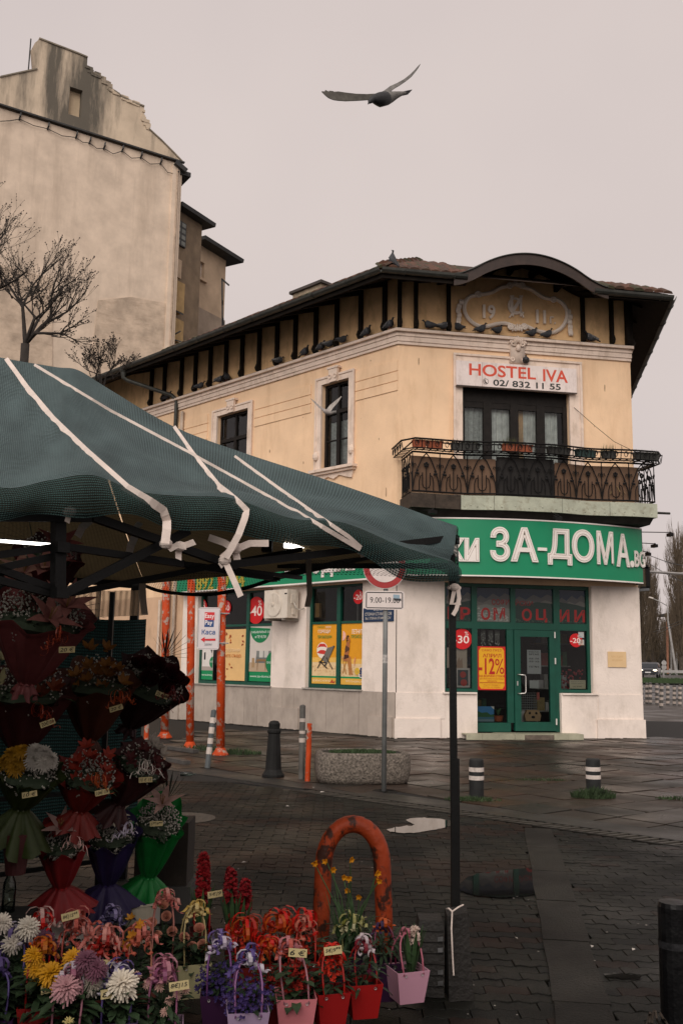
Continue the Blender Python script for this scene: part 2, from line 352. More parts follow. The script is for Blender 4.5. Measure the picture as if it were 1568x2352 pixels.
D1 = G(900, 1845); D2 = G(1568, 1940); dD = (D2 - D1).normalized(); nD = Vector((-dD.y, dD.x, 0))
if nD.y < 0: nD = -nD                                   # towards the shop
def dside(x, y): return (Vector((x, y, 0)) - D1).dot(nD)
K0, K1 = G(1236, 1907), G(1346, 2352); dK = (K1 - K0).normalized(); nK = Vector((-dK.y, dK.x, 0))   # concrete strip axis
if nK.x < 0: nK = -nK
def kside(x, y): return (Vector((x, y, 0)) - K0).dot(nK)
def paver_tint(x, y, kx):
    r = math.sin(x * 1.1 + 1.7 * math.sin(y * .9)) * .5 + math.sin(y * 3.3 + .7 * math.sin(x * 2)) * .8
    p = R.random()
    if kx < 0 and r > .35 and p < .75: return 2 if p < .4 else 3
    if p < .06: return 2
    return 0 if p < .45 else 1 if p < .75 else 4
paving = sheet(-9, 9, [0, 18], -.03).build('plaza_paving', bed, base=(0, 6, 0), kind='structure')
cand = []
row = 0; y = 2.6
while y < 13.5:
    x = -6 + (PLX / 2 if row % 2 else 0)
    while x < 6.5:
        cx, cy = x + PLX / 2, y + PLY / 2; kd = kside(cx, cy)
        if dside(cx, cy) < -.13 and abs(cx) < .37 * cy + 1.0 and not (abs(kd) < .045 and dside(cx, cy) < -.1):
            cand.append((x, y, kd))
        x += PLX
    y += PLY; row += 1
def inview(x, y):
    d = Vector((x, y, 0)) - CAM; z = d.dot(CF); px = 784 + FPX * d.dot(CR) / z; py = 1176 - FPX * d.dot(CU) / z; return 560 < px < 1568 and py < 2352
cand.sort(key=lambda c: c[1])
near = [c for c in cand if inview(c[0] + .11, c[1] + .05)][:300]; nset = set((c[0], c[1]) for c in near)
protos = {}
for i, (x, y, kd) in enumerate(near):
    ti = paver_tint(x, y, kd); key = (ti, i % 3)
    if key not in protos:
        m = MB(); paver(m, 0, 0, 0, (R.uniform(-.02, .02), R.uniform(-.02, .02))); o = m.build('paver', pvm[ti], parent=None, base=(0, 0, 0)); protos[key] = o.data
    else: o = bpy.data.objects.new('paver', protos[key]); col.objects.link(o)
    o.parent = paving; o.location = (x, y - 6, R.uniform(-.002, .002))
m = MB()
for x, y, kd in cand:
    if (x, y) in nset: continue
    m.m = paver_tint(x, y, kd); paver(m, x, y, R.uniform(-.002, .002), (R.uniform(-.02, .02), R.uniform(-.02, .02)))
m.build('paver_field', pvm, parent=paving, kind='stuff')
# --- concrete strip of kerb stones laid flat
conc = mat('worn concrete', (0.0125, 0.0112, 0.0088), 0.62, 0.4, 5, 0.5, 70, wet=True, rand=.2, spec=.18, stain=((.005, .0045, .004), .8, 3, 1))
t = -.06; L_ = (K1 - K0).length + 1.6
strip = MB(); strip.box((0, -.14, -.03), (L_, .14, -.012), lambda a, b, c: K0 + dK * a + nK * b + ZU * c)
strip = strip.build('kerb_strip', bed, kind='structure')
while t < L_:
    l = R.uniform(.85, 1.1); m = MB(); w = .14
    p0 = [(t + .008, -w + R.uniform(0, .012)), (t + l * .5, -w + R.uniform(-.006, .012)), (t + l - .008, -w + R.uniform(0, .012)), (t + l - .008, w - R.uniform(0, .012)), (t + l * .45, w - R.uniform(-.006, .012)), (t + .008, w - R.uniform(0, .012))]
    m.prism(p0, -.02, R.uniform(.008, .012), lambda a, b, c: K0 + dK * a + nK * b + ZU * c); m.build('kerb_stone', conc, parent=strip); t += l
# --- drainage channel with slanted slats
chan = MB()
DT = lambda a, b, c: D1 + dD * a + nD * b + ZU * c
drust = mat('drain iron', (0.045, 0.040, 0.032), 0.55, 0.3, 8, 0.3, 80)
chan.box((-1.6, -.121, -.035), (6.5, .121, -.03), DT)
chan = chan.build('drain_channel', mat('drain dark', (0.006, 0.006, 0.006), 0.7), label='long slotted drain running across the wet paving towards the planter', cat='drain')
for b0, b1 in ((-.155, -.122), (.122, .155)):
    m = MB(); m.box((-1.6, b0, -.03), (6.5, b1, .004), DT); m.build('drain_edge', conc, parent=chan)
t = -1.5; sm = None
while t < 6.4:
    q = R.uniform(-.004, .004); m = MB()
    m.prism([(t, -.12), (t + .045, -.12), (t + .115, .12), (t + .07, .12)], -.02, q + .003, DT); m.build('drain_slat', drust, parent=chan); t += .105
# --- big square slabs in front of the shop, laid diagonally
sl_cols = [(0.031, 0.024, 0.018), (0.037, 0.026, 0.019), (0.042, 0.024, 0.016), (0.024, 0.021, 0.017), (0.048, 0.034, 0.026)]
slm = [mat('wet slab %s' % n, c, 0.42, 0.3, 3.5, 0.3, 70, wet=True, spec=0.24) for n, c in zip(('brown', 'tan', 'rose', 'grey', 'pale'), sl_cols)]
apron = MB(); apron.prism([(-12, 14), (-2, 13.5), (D1.x - 2, D1.y + 1.9), (D2.x + 5, D2.y - 4.6), (16, 9), (16, 30), (-12, 34)], -.03, -.018, lambda a, b, c: Vector((a, b, c)))
apron = apron.build('shop_pavement', bed, base=(2, 16, 0), kind='structure')
S = .6; ang = math.radians(38); du = Vector((math.cos(ang), math.sin(ang), 0)); dv = Vector((-du.y, du.x, 0)); o0 = Vector((1, 15, 0)); n_ = 0; slabs = []
for i in range(-24, 25):
    for j in range(-24, 25):
        c = o0 + du * (i * S) + dv * (j * S)
        inb = (c - PA).dot(FE.n) < -.2 and (c - PA).dot(FL.n) < -.2
        if dside(c.x, c.y) > .62 and not inb and -.31 * c.y - .5 < c.x < .40 * c.y and c.y < 29 and not (c.x < -3.2): slabs.append(c)
slabs.sort(key=lambda c: c.y)
for k, c in enumerate(slabs[:300]):
    g = .010; z = R.uniform(-.008, .004); tx, ty = R.uniform(-.012, .012), R.uniform(-.012, .012); m = MB(); h = S / 2 - g
    f = lambda a, b, d: c + du * a + dv * b + ZU * (z + d + tx * a + ty * b)
    pp = [(-h, -h), (h, -h), (h, h), (-h, h)]
    if R.random() < .15: k2 = R.uniform(.05, .16); pp = [(-h, -h), (h - k2, -h), (h - R.uniform(0, .03), -h + k2), (h, h), (-h, h)]
    m.prism(pp, -.02, 0, f); wt_ = R.random(); m.build('slab', slm[0 if wt_ < .3 else 1 if wt_ < .55 else 2 if wt_ < .72 else 3 if wt_ < .9 else 4], parent=apron)
# concrete band between drain and slabs
m = MB(); m.box((-6, .156, -.03), (9, .66, -.004), DT); m.build('concrete_band', mat('patched concrete', (0.026, 0.0235, 0.020), 0.5, 0.35, 2.5, 0.4, 70, wet=True), kind='structure')
# --- puddles: flat sheets of still water
wat = bpy.data.materials.new('still water'); wat.use_nodes = True; b_ = wat.node_tree.nodes['Principled BSDF']; b_.inputs['Base Color'].default_value = (.012, .011, .010, 1); b_.inputs['Roughness'].default_value = .02; b_.inputs['IOR'].default_value = 1.5; b_.inputs['Specular IOR Level'].default_value = 0.8
def puddle(pts, label, jit=.3):
    m = MB(); P = [G(*p) for p in pts]; k = len(P); Q = []
    for i in range(k):
        for t in (0, .14, .28, .43, .57, .71, .86):
            p0, p1, p2, p3 = P[i - 1], P[i], P[(i + 1) % k], P[(i + 2) % k]
            q = .5 * ((2 * p1) + (p2 - p0) * t + (2 * p0 - 5 * p1 + 4 * p2 - p3) * t * t + (3 * p1 - p0 - 3 * p2 + p3) * t ** 3)
            Q.append((q.x + R.uniform(-.02, .02) * jit, q.y + R.uniform(-.035, .035) * jit, .0065))
    m.add(Q, [tuple(range(len(Q)))]); m.build('puddle', wat, label=label, cat='puddle', kind='structure')
puddle([(888, 1908), (925, 1899), (950, 1897), (932, 1884), (975, 1880), (1030, 1886), (1052, 1893), (1020, 1903), (975, 1912), (925, 1915)], 'pale bright puddle on the pavers beside the drain', .8)
puddle([(1062, 2026), (1095, 2010), (1165, 2001), (1222, 1998), (1240, 2030), (1244, 2052), (1205, 2061), (1150, 2064), (1085, 2058), (1052, 2044)], 'dark puddle mirroring the shop front beside the concrete strip')
puddle([(1386, 2242), (1415, 2239), (1470, 2245), (1462, 2252), (1405, 2250)], 'thin puddle on the grey pavers beside the dark bollard at the right edge')
# ------------------------------------------------------------------ the corner building
cream = mat('cream plaster', (0.82, 0.575, 0.37), 0.85, 0.09, 1.1, 0.2, 22, stain=((0.55, 0.34, 0.18), 0.5, 2.6, 0.2))
white = mat('white painted plaster', (0.79, 0.69, 0.615), 0.8, 0.08, 1.4, 0.3, 22, stain=((0.45, 0.38, 0.31), 0.6, 2.2, 0.5))
trim = mat('trim plaster', (0.74, 0.60, 0.50), 0.8, 0.10, 3, 0.12, 60, stain=((0.34, 0.24, 0.16), 0.55, 5, 0.4))
frieze = mat('ochre frieze plaster', (0.80, 0.52, 0.27), 0.85, 0.16, 1.5, 0.1, 30, stain=((0.20, 0.10, 0.03), 0.55, 3, 0.4))
stone = mat('grey plinth stone', (0.40, 0.34, 0.29), 0.75, 0.12, 3, 0.15, 80, stain=((0.16, 0.13, 0.11), 0.5, 2.2, 0.4), rand=.07)
dwood = mat('dark eave timber', (0.013, 0.0095, 0.007), 0.8, 0.4, 6, 0.2, 60, spec=.15)
gutm = mat('gutter zinc', (0.050, 0.051, 0.045), 0.5, 0.35, 4, 0.1, 60, metal=0.3)
blackw = mat('black window timber', (0.012, 0.0095, 0.008), 0.6, 0.4, 8, 0.2, 70, spec=.2)
greenf = mat('green shop frame', (0.004, 0.065, 0.042), 0.4, 0.15, 4, 0.05)
iron = mat('black wrought iron', (0.007, 0.0065, 0.0065), 0.6, 0.3, 12, 0.2, 150, spec=.2)
pane_up = glassmat('window glass', (.78, .84, .84), 0.9, 0.04, 0.95)
pane_shop = glassmat('shop glass', (.8, .85, .85), 0.6, 0.03, 0.9)
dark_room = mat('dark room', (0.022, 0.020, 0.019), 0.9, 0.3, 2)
hostel = thing('corner_building', 'two-storey cream corner building with balcony, arched gable and green shop front', 'building', PA)
def cut(lo, hi, holes, axis):
    s = {lo, hi}
    for h in holes: s |= {min(max(h[axis * 2], lo), hi), min(max(h[axis * 2 + 1], lo), hi)}
    return sorted(s)
def wallface(m, F, u0, u1, z0, z1, holes, n=0.0, rev=0.0):
    """wall sheet at offset n with rectangular holes (u0,u1,z0,z1) and reveals rev deep"""
    us, zs = cut(u0, u1, holes, 0), cut(z0, z1, holes, 1)
    for a, b in zip(us, us[1:]):
        for c, d in zip(zs, zs[1:]):
            if any(h[0] < (a + b) / 2 < h[1] and h[2] < (c + d) / 2 < h[3] for h in holes): continue
            m.add([F.w(a, n, c), F.w(b, n, c), F.w(b, n, d), F.w(a, n, d)], [(0, 1, 2, 3)])
    if rev:
        for a, b, c, d in holes:
            for p, q in (((a, c), (b, c)), ((b, c), (b, d)), ((b, d), (a, d)), ((a, d), (a, c))):
                m.add([F.w(p[0], n, p[1]), F.w(q[0], n, q[1]), F.w(q[0], n - rev, q[1]), F.w(p[0], n - rev, p[1])], [(0, 1, 2, 3)])
def lining(m, F, a, b, c, d, n, n1=-.23):
    """five inner sides of a dark room behind an opening"""
    m.box((a - .02, n - .02, c - .02), (b + .02, n, d + .02), F.w); m.box((a - .02, n, c - .02), (a, n1, d + .02), F.w); m.box((b, n, c - .02), (b + .02, n1, d + .02), F.w); m.box((a, n, c - .02), (b, n1, c), F.w); m.box((a, n, d), (b, n1, d + .02), F.w)
def glassq(F, u0, u1, z0, z1, n, mt, par, name='pane'):
    q = [F.w(u0, n, z0), F.w(u1, n, z0), F.w(u1, n, z1), F.w(u0, n, z1)]
    if (q[1] - q[0]).cross(q[3] - q[0]).dot(F.n) < 0: q = q[::-1]
    m = MB(); m.add(q, [(0, 1, 2, 3)]); return m.build(name, mt, par)
def slabbox(m, F, u0, u1, n0, n1, z0, z1): m.box((u0, n0, z0), (u1, n1, z1), F.w)
LU = 17.5
w1 = (1.60, 2.58, 6.42, 8.61); w2 = (5.53, 6.93, 6.40, 8.56); w3 = (10.0, 11.2, 6.4, 8.5); w4 = (13.2, 14.4, 6.4, 8.5)
sw1 = (1.06, 3.00, 1.03, 3.52); sw2 = (4.30, 7.54, 1.02, 3.52)
# upper walls
m = MB(); wallface(m, FL, 0, LU, 3.5, 9.2, [w1, w2, w3, w4], 0, .16); m.build('wall', cream, hostel)
bdo = (1.56, 4.25, 5.36, 8.2)
m = MB(); wallface(m, FE, 0, WE, 3.5, 9.2, [bdo], 0, .22); m.build('wall', cream, hostel)
m = MB(); wallface(m, FR, 0, 14, 0, 10.2, []); m.build('wall', cream, hostel)
m = MB(); wallface(m, FL, 0, LU, 9.2, 10.86, [], -.02); wallface(m, FE, 0, WE, 9.2, 10.86, [], -.02)
# curved gable piece of the frieze above the eave line
ua = FE.px(1070, 642, 1.3)[0]; ub = FE.px(1365, 680, 1.3)[0]; zp = FE.px(1185, 592, 1.3)[1]; ze = 10.28
uc = (ua + ub) / 2
def archz(u, e=ze, p=None):
    p = zp if p is None else p; x = abs(u - uc) / ((ub - ua) / 2)
    return e + (p - e) * (math.cos(x * PI * .5) ** .75 if x < .75 else .487 * max(0, (1.2 - x) / .45) ** 1.5)
N = 28
for i in range(N):
    a, b = ua + (ub - ua) * i / N, ua + (ub - ua) * (i + 1) / N
    m.add([FE.w(a, -.021, 10.6), FE.w(b, -.021, 10.6), FE.w(b, -.021, max(10.62, archz(b) + .42)), FE.w(a, -.021, max(10.62, archz(a) + .42))], [(0, 1, 2, 3)])
m.build('frieze_wall', frieze, hostel)
# lower walls: white plaster ground floor
doorU = (1.88, 3.90); shop = (1.12, 4.69, 1.02, 3.52)
m = MB(); wallface(m, FL, 0, 8.24, 1.0, 3.52, [sw1, sw2], .02, .22); wallface(m, FE, 0, WE, 0, 3.52, [shop, (doorU[0], doorU[1], -.1, 1.021)], .02, 0)
for (u, s) in ((shop[0], 1), (shop[1], -1)): m.add([FE.w(u, .02, 1.02), FE.w(u, -.25, 1.02), FE.w(u, -.25, 3.52), FE.w(u, .02, 3.52)], [(0, 1, 2, 3)])
for u in doorU: m.add([FE.w(u, .02, 0), FE.w(u, -.25, 0), FE.w(u, -.25, 1.02), FE.w(u, .02, 1.02)], [(0, 1, 2, 3)])
for a, b in ((shop[0], doorU[0]), (doorU[1], shop[1])): m.add([FE.w(a, .02, 1.02), FE.w(b, .02, 1.02), FE.w(b, -.25, 1.02), FE.w(a, -.25, 1.02)], [(0, 1, 2, 3)])
slabbox(m, FR, 0, 14, .0, .03, 0, 3.5)
m.build('shop_wall', white, hostel)
m = MB(); wallface(m, FL, 8.24, LU, 0, 3.5, [], 0.0); m.build('lower_wall', mat('pinkish plaster', (0.60, 0.40, 0.26), 0.85, 0.10, 1.2, 0.15, 30, stain=((0.3, 0.2, 0.13), 0.5, 2, 0.5)), hostel)
# wall pilaster bits, plinth courses
for q_ in ((-.05, 1.0, .02, .075, 0, .43), (4.75, WE + .05, .02, .075, 0, .43), (-.02, 1.12, .021, .034, .432, 1.0), (4.80, WE + .02, .021, .034, .432, 1.0)): m = MB(); slabbox(m, FE, *q_); m.build('white_plinth', white, hostel)
t = 0.0
while t < 8.2:
    l = min(R.uniform(.42, .62), 8.22 - t)
    m = MB(); slabbox(m, FL, t + .004, t + l - .004, .0, .045 + R.uniform(0, .006), .0, .995); m.build('plinth_slab', stone, hostel); t += l
for u0, u1, z1 in ((.05, .78, .46), (3.15, 4.1, .52), (8.2, 8.9, .5)):
    m = MB(); slabbox(m, FL, u0, u1, .05, .10, .0, z1); m.build('plinth_block', stone, hostel)
for a, b in ((sw1[0], sw1[1]), (sw2[0], sw2[1])):
    m = MB(); slabbox(m, FL, a - .04, b + .04, -.2, .09, .995, 1.03); m.build('shop_sill', mat('sill grey', (.35, .32, .28), .6, .2, 5), hostel)
# cornice: stepped mouldings round the corner
def moulding(name, steps, mt, z_, fe=True):
    for (n1, a, b) in steps:
        m = MB()
        tA = math.tan((PI - math.acos(max(-1, min(1, -FE.n.dot(FL.n))))) / 2) if False else 0
        # mitred polyline: along L, corner A, along E, corner B, along R
        bis = (FL.n + FE.n); bis = bis / (bis.dot(FE.n)); bis2 = FE.n + FE.d * .12
        path = [lambda n: FL.w(LU, n, 0), lambda n: PA + bis * n, lambda n: PB + bis2 * n, lambda n: PB + bis2 * n + FR.d * 14]
        for p, q in zip(path, path[1:]):
            m.hexa([p(-.05) + ZU * a, p(n1) + ZU * a, q(n1) + ZU * a, q(-.05) + ZU * a, p(-.05) + ZU * b, p(n1) + ZU * b, q(n1) + ZU * b, q(-.05) + ZU * b])
        m.build(name, mt, hostel)
moulding('cornice_band', [(.05, 9.10, 9.17), (.075, 9.172, 9.29), (.10, 9.292, 9.38), (.18, 9.382, 9.45)], trim, 0)
moulding('cornice_grime', [(.17, 9.452, 9.462)], mat('pigeon grime', (.09, .075, .055), .9, .6, 8), 0)
# horizontal plaster bands on the street face
for u0, u1 in ((.0, 1.40), (3.0, 5.28), (7.4, 9.8)):
    for z0, z1 in ((8.46, 8.72), (8.22, 8.44), (7.98, 8.2)):
        m = MB(); slabbox(m, FL, u0 + .002, u1, 0, .022, z0, z1); m.build('wall_band', cream, hostel)
# ---- eaves: soffit, fascia, gutter, brackets
OV = 1.28
bisA = FL.n + FE.n; bisA = bisA / bisA.dot(FE.n); bisB = FE.n + FE.d * .30
def eavepath(n): return [FL.w(LU + .6, n, 0), PA + bisA * n, PB + bisB * n, PB + bisB * n + FR.d * 14]
m = MB(); z0, z1 = 10.84, 10.20
iL, oL = eavepath(-.1), eavepath(OV)
def soff(p0, p1, q0, q1): m.add([p0 + ZU * z0, p1 + ZU * z0, q1 + ZU * z1, q0 + ZU * z1, p0 + ZU * (z0 + .06), p1 + ZU * (z0 + .06), q1 + ZU * (z1 + .06), q0 + ZU * (z1 + .06)], [(0, 3, 2, 1), (4, 5, 6, 7), (0, 1, 5, 4), (1, 2, 6, 5), (2, 3, 7, 6), (3, 0, 4, 7)])
soff(iL[0], iL[1], oL[0], oL[1]); soff(iL[2], iL[3], oL[2], oL[3])
E0 = lambda u, n: FE.w(u, n, 0)
soff(iL[1], E0(ua, -.1), oL[1], E0(ua, OV)); soff(E0(ub, -.1), iL[2], E0(ub, OV), oL[2])
m.build('soffit', dwood, hostel)
# arched hood: barrel of boards with a deep fascia
m = MB(); n_a = 44; ha, hb = uc - (ub - ua) * .6, uc + (ub - ua) * .6
for i in range(n_a):
    a, b = ha + (hb - ha) * i / n_a, ha + (hb - ha) * (i + 1) / n_a
    za, zb = archz(a), archz(b)
    m.hexa([FE.w(a, -1.2, za + .72), FE.w(b, -1.2, zb + .72), FE.w(b, OV + .06, zb), FE.w(a, OV + .06, za), FE.w(a, -1.2, za + .76), FE.w(b, -1.2, zb + .76), FE.w(b, OV + .06, zb + .07), FE.w(a, OV + .06, za + .07)])
m.build('arched_hood', dwood, hostel, smooth=False)
brownp = mat('brown metal fascia', (.034, .020, .015), .45, .3, 5, .1)
m = MB()
for i in range(n_a):
    a, b = ha + (hb - ha) * i / n_a, ha + (hb - ha) * (i + 1) / n_a; za, zb = archz(a), archz(b)
    m.hexa([FE.w(a, OV + .06, za - .17), FE.w(b, OV + .06, zb - .17), FE.w(b, OV + .10, zb - .17), FE.w(a, OV + .10, za - .17), FE.w(a, OV + .06, za + .085), FE.w(b, OV + .06, zb + .085), FE.w(b, OV + .10, zb + .085), FE.w(a, OV + .10, za + .085)])
m.build('arch_fascia', brownp, hostel)
m = MB()
for i in range(n_a):
    a, b = ha + (hb - ha) * i / n_a, ha + (hb - ha) * (i + 1) / n_a; za, zb = archz(a) + .086, archz(b) + .086
    m.hexa([FE.w(a, -1.2, za + .70), FE.w(b, -1.2, zb + .70), FE.w(b, OV + .14, zb), FE.w(a, OV + .14, za), FE.w(a, -1.2, za + .72), FE.w(b, -1.2, zb + .72), FE.w(b, OV + .14, zb + .02), FE.w(a, OV + .14, za + .02)])
m.build('arch_roof_sheet', gutm, hostel)
# gutters (half round troughs)
def gutter(a, b):
    m = MB(); a, b = Vector(a), Vector(b); d = (b - a).normalized(); o = d.cross(ZU).normalized(); k = 7; prof = []
    for i in range(k): t = PI + PI * i / (k - 1); prof.append((math.cos(t) * .105, math.sin(t) * .105))
    pr = prof + [(x * .86, y * .86 + .004) for x, y in prof[::-1]]; n = len(pr)
    m.add([a + o * x + ZU * y for x, y in pr] + [b + o * x + ZU * y for x, y in pr], [(i, (i + 1) % n, n + (i + 1) % n, n + i) for i in range(n)] + [tuple(range(n)), tuple(range(n, 2 * n))[::-1]])
    L = (b - a).length; q = .55
    while q < L: # joints
        p = a + d * q; m.tube([p - d * .02 + o * math.cos(t_) * .111 + ZU * math.sin(t_) * .111 for t_ in [PI + PI * i / 8 for i in range(9)]], .012, 4); q += 1.15
    return m.build('gutter', gutm, hostel)
go = eavepath(OV + .09); zg = 10.36
gutter(go[0] + ZU * zg, go[1] + ZU * zg); gutter(go[1] + ZU * zg, FE.w(ua, OV + .09, zg)); gutter(FE.w(ub - .05, OV + .09, zg - .06), go[2] + ZU * (zg - .06)); gutter(go[2] + ZU * (zg - .06), go[3] + ZU * (zg - .06))
# fascia board under gutter
m = MB(); fo = eavepath(OV)
for p, q in ((fo[0], fo[1]), (fo[1], FE.w(ua, OV, 0)), (FE.w(ub, OV, 0), fo[2]), (fo[2], fo[3])): m.hexa([p + ZU * 10.17, q + ZU * 10.17, q + ZU * 10.17 + (fo[1] - PA) * .02, p + ZU * 10.17 + (fo[1] - PA) * .02, p + ZU * 10.3, q + ZU * 10.3, q + ZU * 10.3 + (fo[1] - PA) * .02, p + ZU * 10.3 + (fo[1] - PA) * .02])
m.build('fascia_board', dwood, hostel)
# brackets: wall post with a foot, rafter arm and curved brace
def bracket(F, u, zt=10.24, arm=OV - .06):
    m = MB(); w = .042
    slabbox(m, F, u - w, u + w, .0, .10, 9.66, 10.8)
    m.prism([(.0, 9.50), (.12, 9.52), (.16, 9.60), (.11, 9.72), (.0, 9.72)], -w * 1.1, w * 1.1, lambda a, b, c: F.w(u + c, a, b))
    m.prism([(.0, zt + .42), (arm, zt - .06 if arm > 1 else zt + .25), (arm, zt + .03 if arm > 1 else zt + .36), (.0, zt + .56)], -w, w, lambda a, b, c: F.w(u + c, a, b))
    m.build('bracket', dwood, hostel)
for px_ in (880, 825, 770, 722, 675, 633, 592, 553, 516, 480, 446, 414, 375, 345):
    bracket(FL, FL.px(px_, 700 + (880 - px_) * .33, .1)[0])
for px_, py in ((912, 700), (955, 705), (1030, 712)): bracket(FE, FE.px(px_, py, .05)[0] + (.06 if px_ == 912 else 0))
for px_, py in ((1338, 740), (1404, 745)): bracket(FE, FE.px(px_, py, .05)[0])
bracket(FE, WE - .08); bracket(FR, .1, arm=.34)
for k in range(1, 10): bracket(FR, .1 + k * 1.1, arm=.34)
for u, in ((ua + .35,), (ua + 1.0,), (uc - .05,), (ub - 1.05,), (ub - .4,)):
    m = MB(); z = archz(u) - .02; m.prism([(-.1, z + .40), (OV, z - .02), (OV, z - .12), (.25, z + .18), (-.1, z + .16)], -.05, .05, lambda a, b, c: FE.w(u + c, a, b)); m.build('arch_rafter', dwood, hostel)
# ---- tiled roof
tileb = mat('roof boarding', (.05, .03, .02), .9, .3)
tm = [mat('old roof tile %s' % n, c, .8, .35, 9, .3, 60, stain=((.035, .04, .018), .8, 5, 1)) for n, c in (('red', (.105, .046, .028)), ('brown', (.075, .038, .025)), ('mossy', (.052, .045, .022)))]
slope = math.tan(math.radians(27)); zr = 10.40; inn = eavepath(OV - .02); back = 4.0
m = MB(); topA = PA + bisA * (OV - back); topB = PB + bisB * (OV - back)
zt_ = zr + back * slope
m.add([inn[0] + ZU * zr, inn[1] + ZU * zr, topA + ZU * zt_, FL.w(LU + .6, OV - back, zt_), inn[2] + ZU * zr, topB + ZU * zt_, inn[3] + ZU * zr, topB + FR.d * 14 + ZU * zt_, Vector((topA.x, topA.y + 3.0, zt_ + .05))],
      [(0, 1, 2, 3), (1, 4, 5, 2), (4, 6, 7, 5), (2, 5, 7, 3)])
roof = m.build('roof', tileb, hostel)
TW, TLn = .24, .34
def tile_proto(cidx):
    m = MB(); k = 4
    for j in range(2):
        for i in range(k + 1): t = PI * i / k; m.v.append((math.cos(t) * TW * .5, -j * TLn * 1.1, math.sin(t) * .055 + (0.02 if j else 0.05)))
    for j in range(1):
        for i in range(k): m.f.append((i, i + 1, k + 1 + i + 1, k + 1 + i)); m.mi.append(0)
    m.add([(TW * .5, -TLn * 1.1, .0), (-TW * .5, -TLn * 1.1, .0)], [])
    m.f.append(tuple([k + 1 + i for i in range(k + 1)] + [2 * k + 3, 2 * k + 2])); m.mi.append(0)
    me = bpy.data.meshes.new('roof_tile'); me.from_pydata(m.v, [], m.f); me.materials.append(tm[cidx]); return me
tmesh = [tile_proto(i) for i in range(3)]
def tiles(F, u0f, u1f, rows):
    ny = math.sqrt(1 + slope * slope); nrm_up = (ZU + F.n * slope).normalized(); dn = (F.n - ZU * slope).normalized(); X = dn.cross(nrm_up)
    cnt = 0
    for r in range(rows):
        d = r * TLn / ny; u = u0f(d)
        while u < u1f(d):
            o = bpy.data.objects.new('roof_tile', tmesh[R.choice((0, 0, 1, 1, 2))]); col.objects.link(o); o.parent = roof
            P = F.w(u, OV - .0 - d - TLn * .9, zr + d * slope + .32 * slope) - ORG[roof.name] + nrm_up * R.uniform(.0, .015)
            Ymat = -dn; Zm = nrm_up; Xm = Ymat.cross(Zm)
            mt = Matrix(((Xm.x, Ymat.x, Zm.x, P.x), (Xm.y, Ymat.y, Zm.y, P.y), (Xm.z, Ymat.z, Zm.z, P.z), (0, 0, 0, 1)))
            o.matrix_local = mt @ Matrix.Rotation(R.uniform(-.05, .05), 4, 'Z'); u += TW * 1.02; cnt += 1
    return cnt
uA = (PA + bisA * OV - PA).dot(FE.d); uB = WE + (bisB * OV).dot(FE.d)
tiles(FE, lambda d: uA + d * .5, lambda d: ua + .3, 9); tiles(FE, lambda d: ub - .1, lambda d: uB - d * .5, 3)
uLA = (bisA * OV).dot(FL.d); tiles(FL, lambda d: uLA + d * .5, lambda d: 8, 2)
m = MB()
for k in range(9): # hip tiles climbing from the eave corner
    a = PA + bisA * (OV - .05 - k * .36) + ZU * (zr + .06 + (.05 + k * .36) * slope); b = PA + bisA * (OV - .05 - (k + 1) * .36 - .05) + ZU * (zr + .05 + (.05 + (k + 1) * .36) * slope)
    m = MB(); m.tube([a, b], [.13, .10], 8); m.build('hip_tile', tm[k % 3], roof)
# chimney
c0 = FL.w(3.05, -1.4, 0); m = MB(); CT = lambda a, b, c: c0 + FL.d * a + FL.n * b + ZU * c
cz = 11.55
cmx = mat('chimney render', (.30, .24, .17), .9, .3, 6, .4, 40, stain=((.10, .08, .06), .7, 5, 1))
u_a, zt1 = FL.px(672, 690, -1.4); u_b, _ = FL.px(737, 668, -1.4); _, zc = FL.px(735, 655, -1.4)
m.box((u_b, -1.9, 10.2), (u_a, -1.4, zc + .05), FL.w); ch = m.build('chimney', cmx, hostel)
m = MB(); m.box((u_b - .08, -1.98, zc + .05), (u_a + .08, -1.32, zc + .13), FL.w); m.build('chimney_cap', mat('chimney cap', (.06, .05, .045), .8, .3), ch)
# ---- downpipe with swan neck
dpu = 8.9; zdp = 10.3
m = MB(); P0 = FL.w(9.95, OV + .05, 10.28)
m.tube([P0 + ZU * .12, P0 - ZU * .02, P0 - ZU * .22, FL.w(9.9, OV - .05, 9.98), FL.w(dpu + .12, .22, 9.56), FL.w(dpu, .10, 9.42), FL.w(dpu, .10, 9.2), FL.w(dpu, .10, 0)], [.10, .10, .065, .06, .06, .06, .06, .06], 10)
m.lathe([(.055, -.14), (.13, .0), (.13, .05)], 10, P0); m.build('downpipe', gutm, hostel, smooth=True)
m = MB()
for u, r in ((8.6, .05), (9.35, .04)): m.tube([FL.w(u, .08, 0), FL.w(u, .08, 9.0 if r > .045 else 3.4)], r, 8)
m.build('wall_pipe', mat('pale drain pipe', (.52, .42, .34), .6, .2, 3, stain=((.2, .15, .1), .6, 4, .5)), hostel, smooth=True)

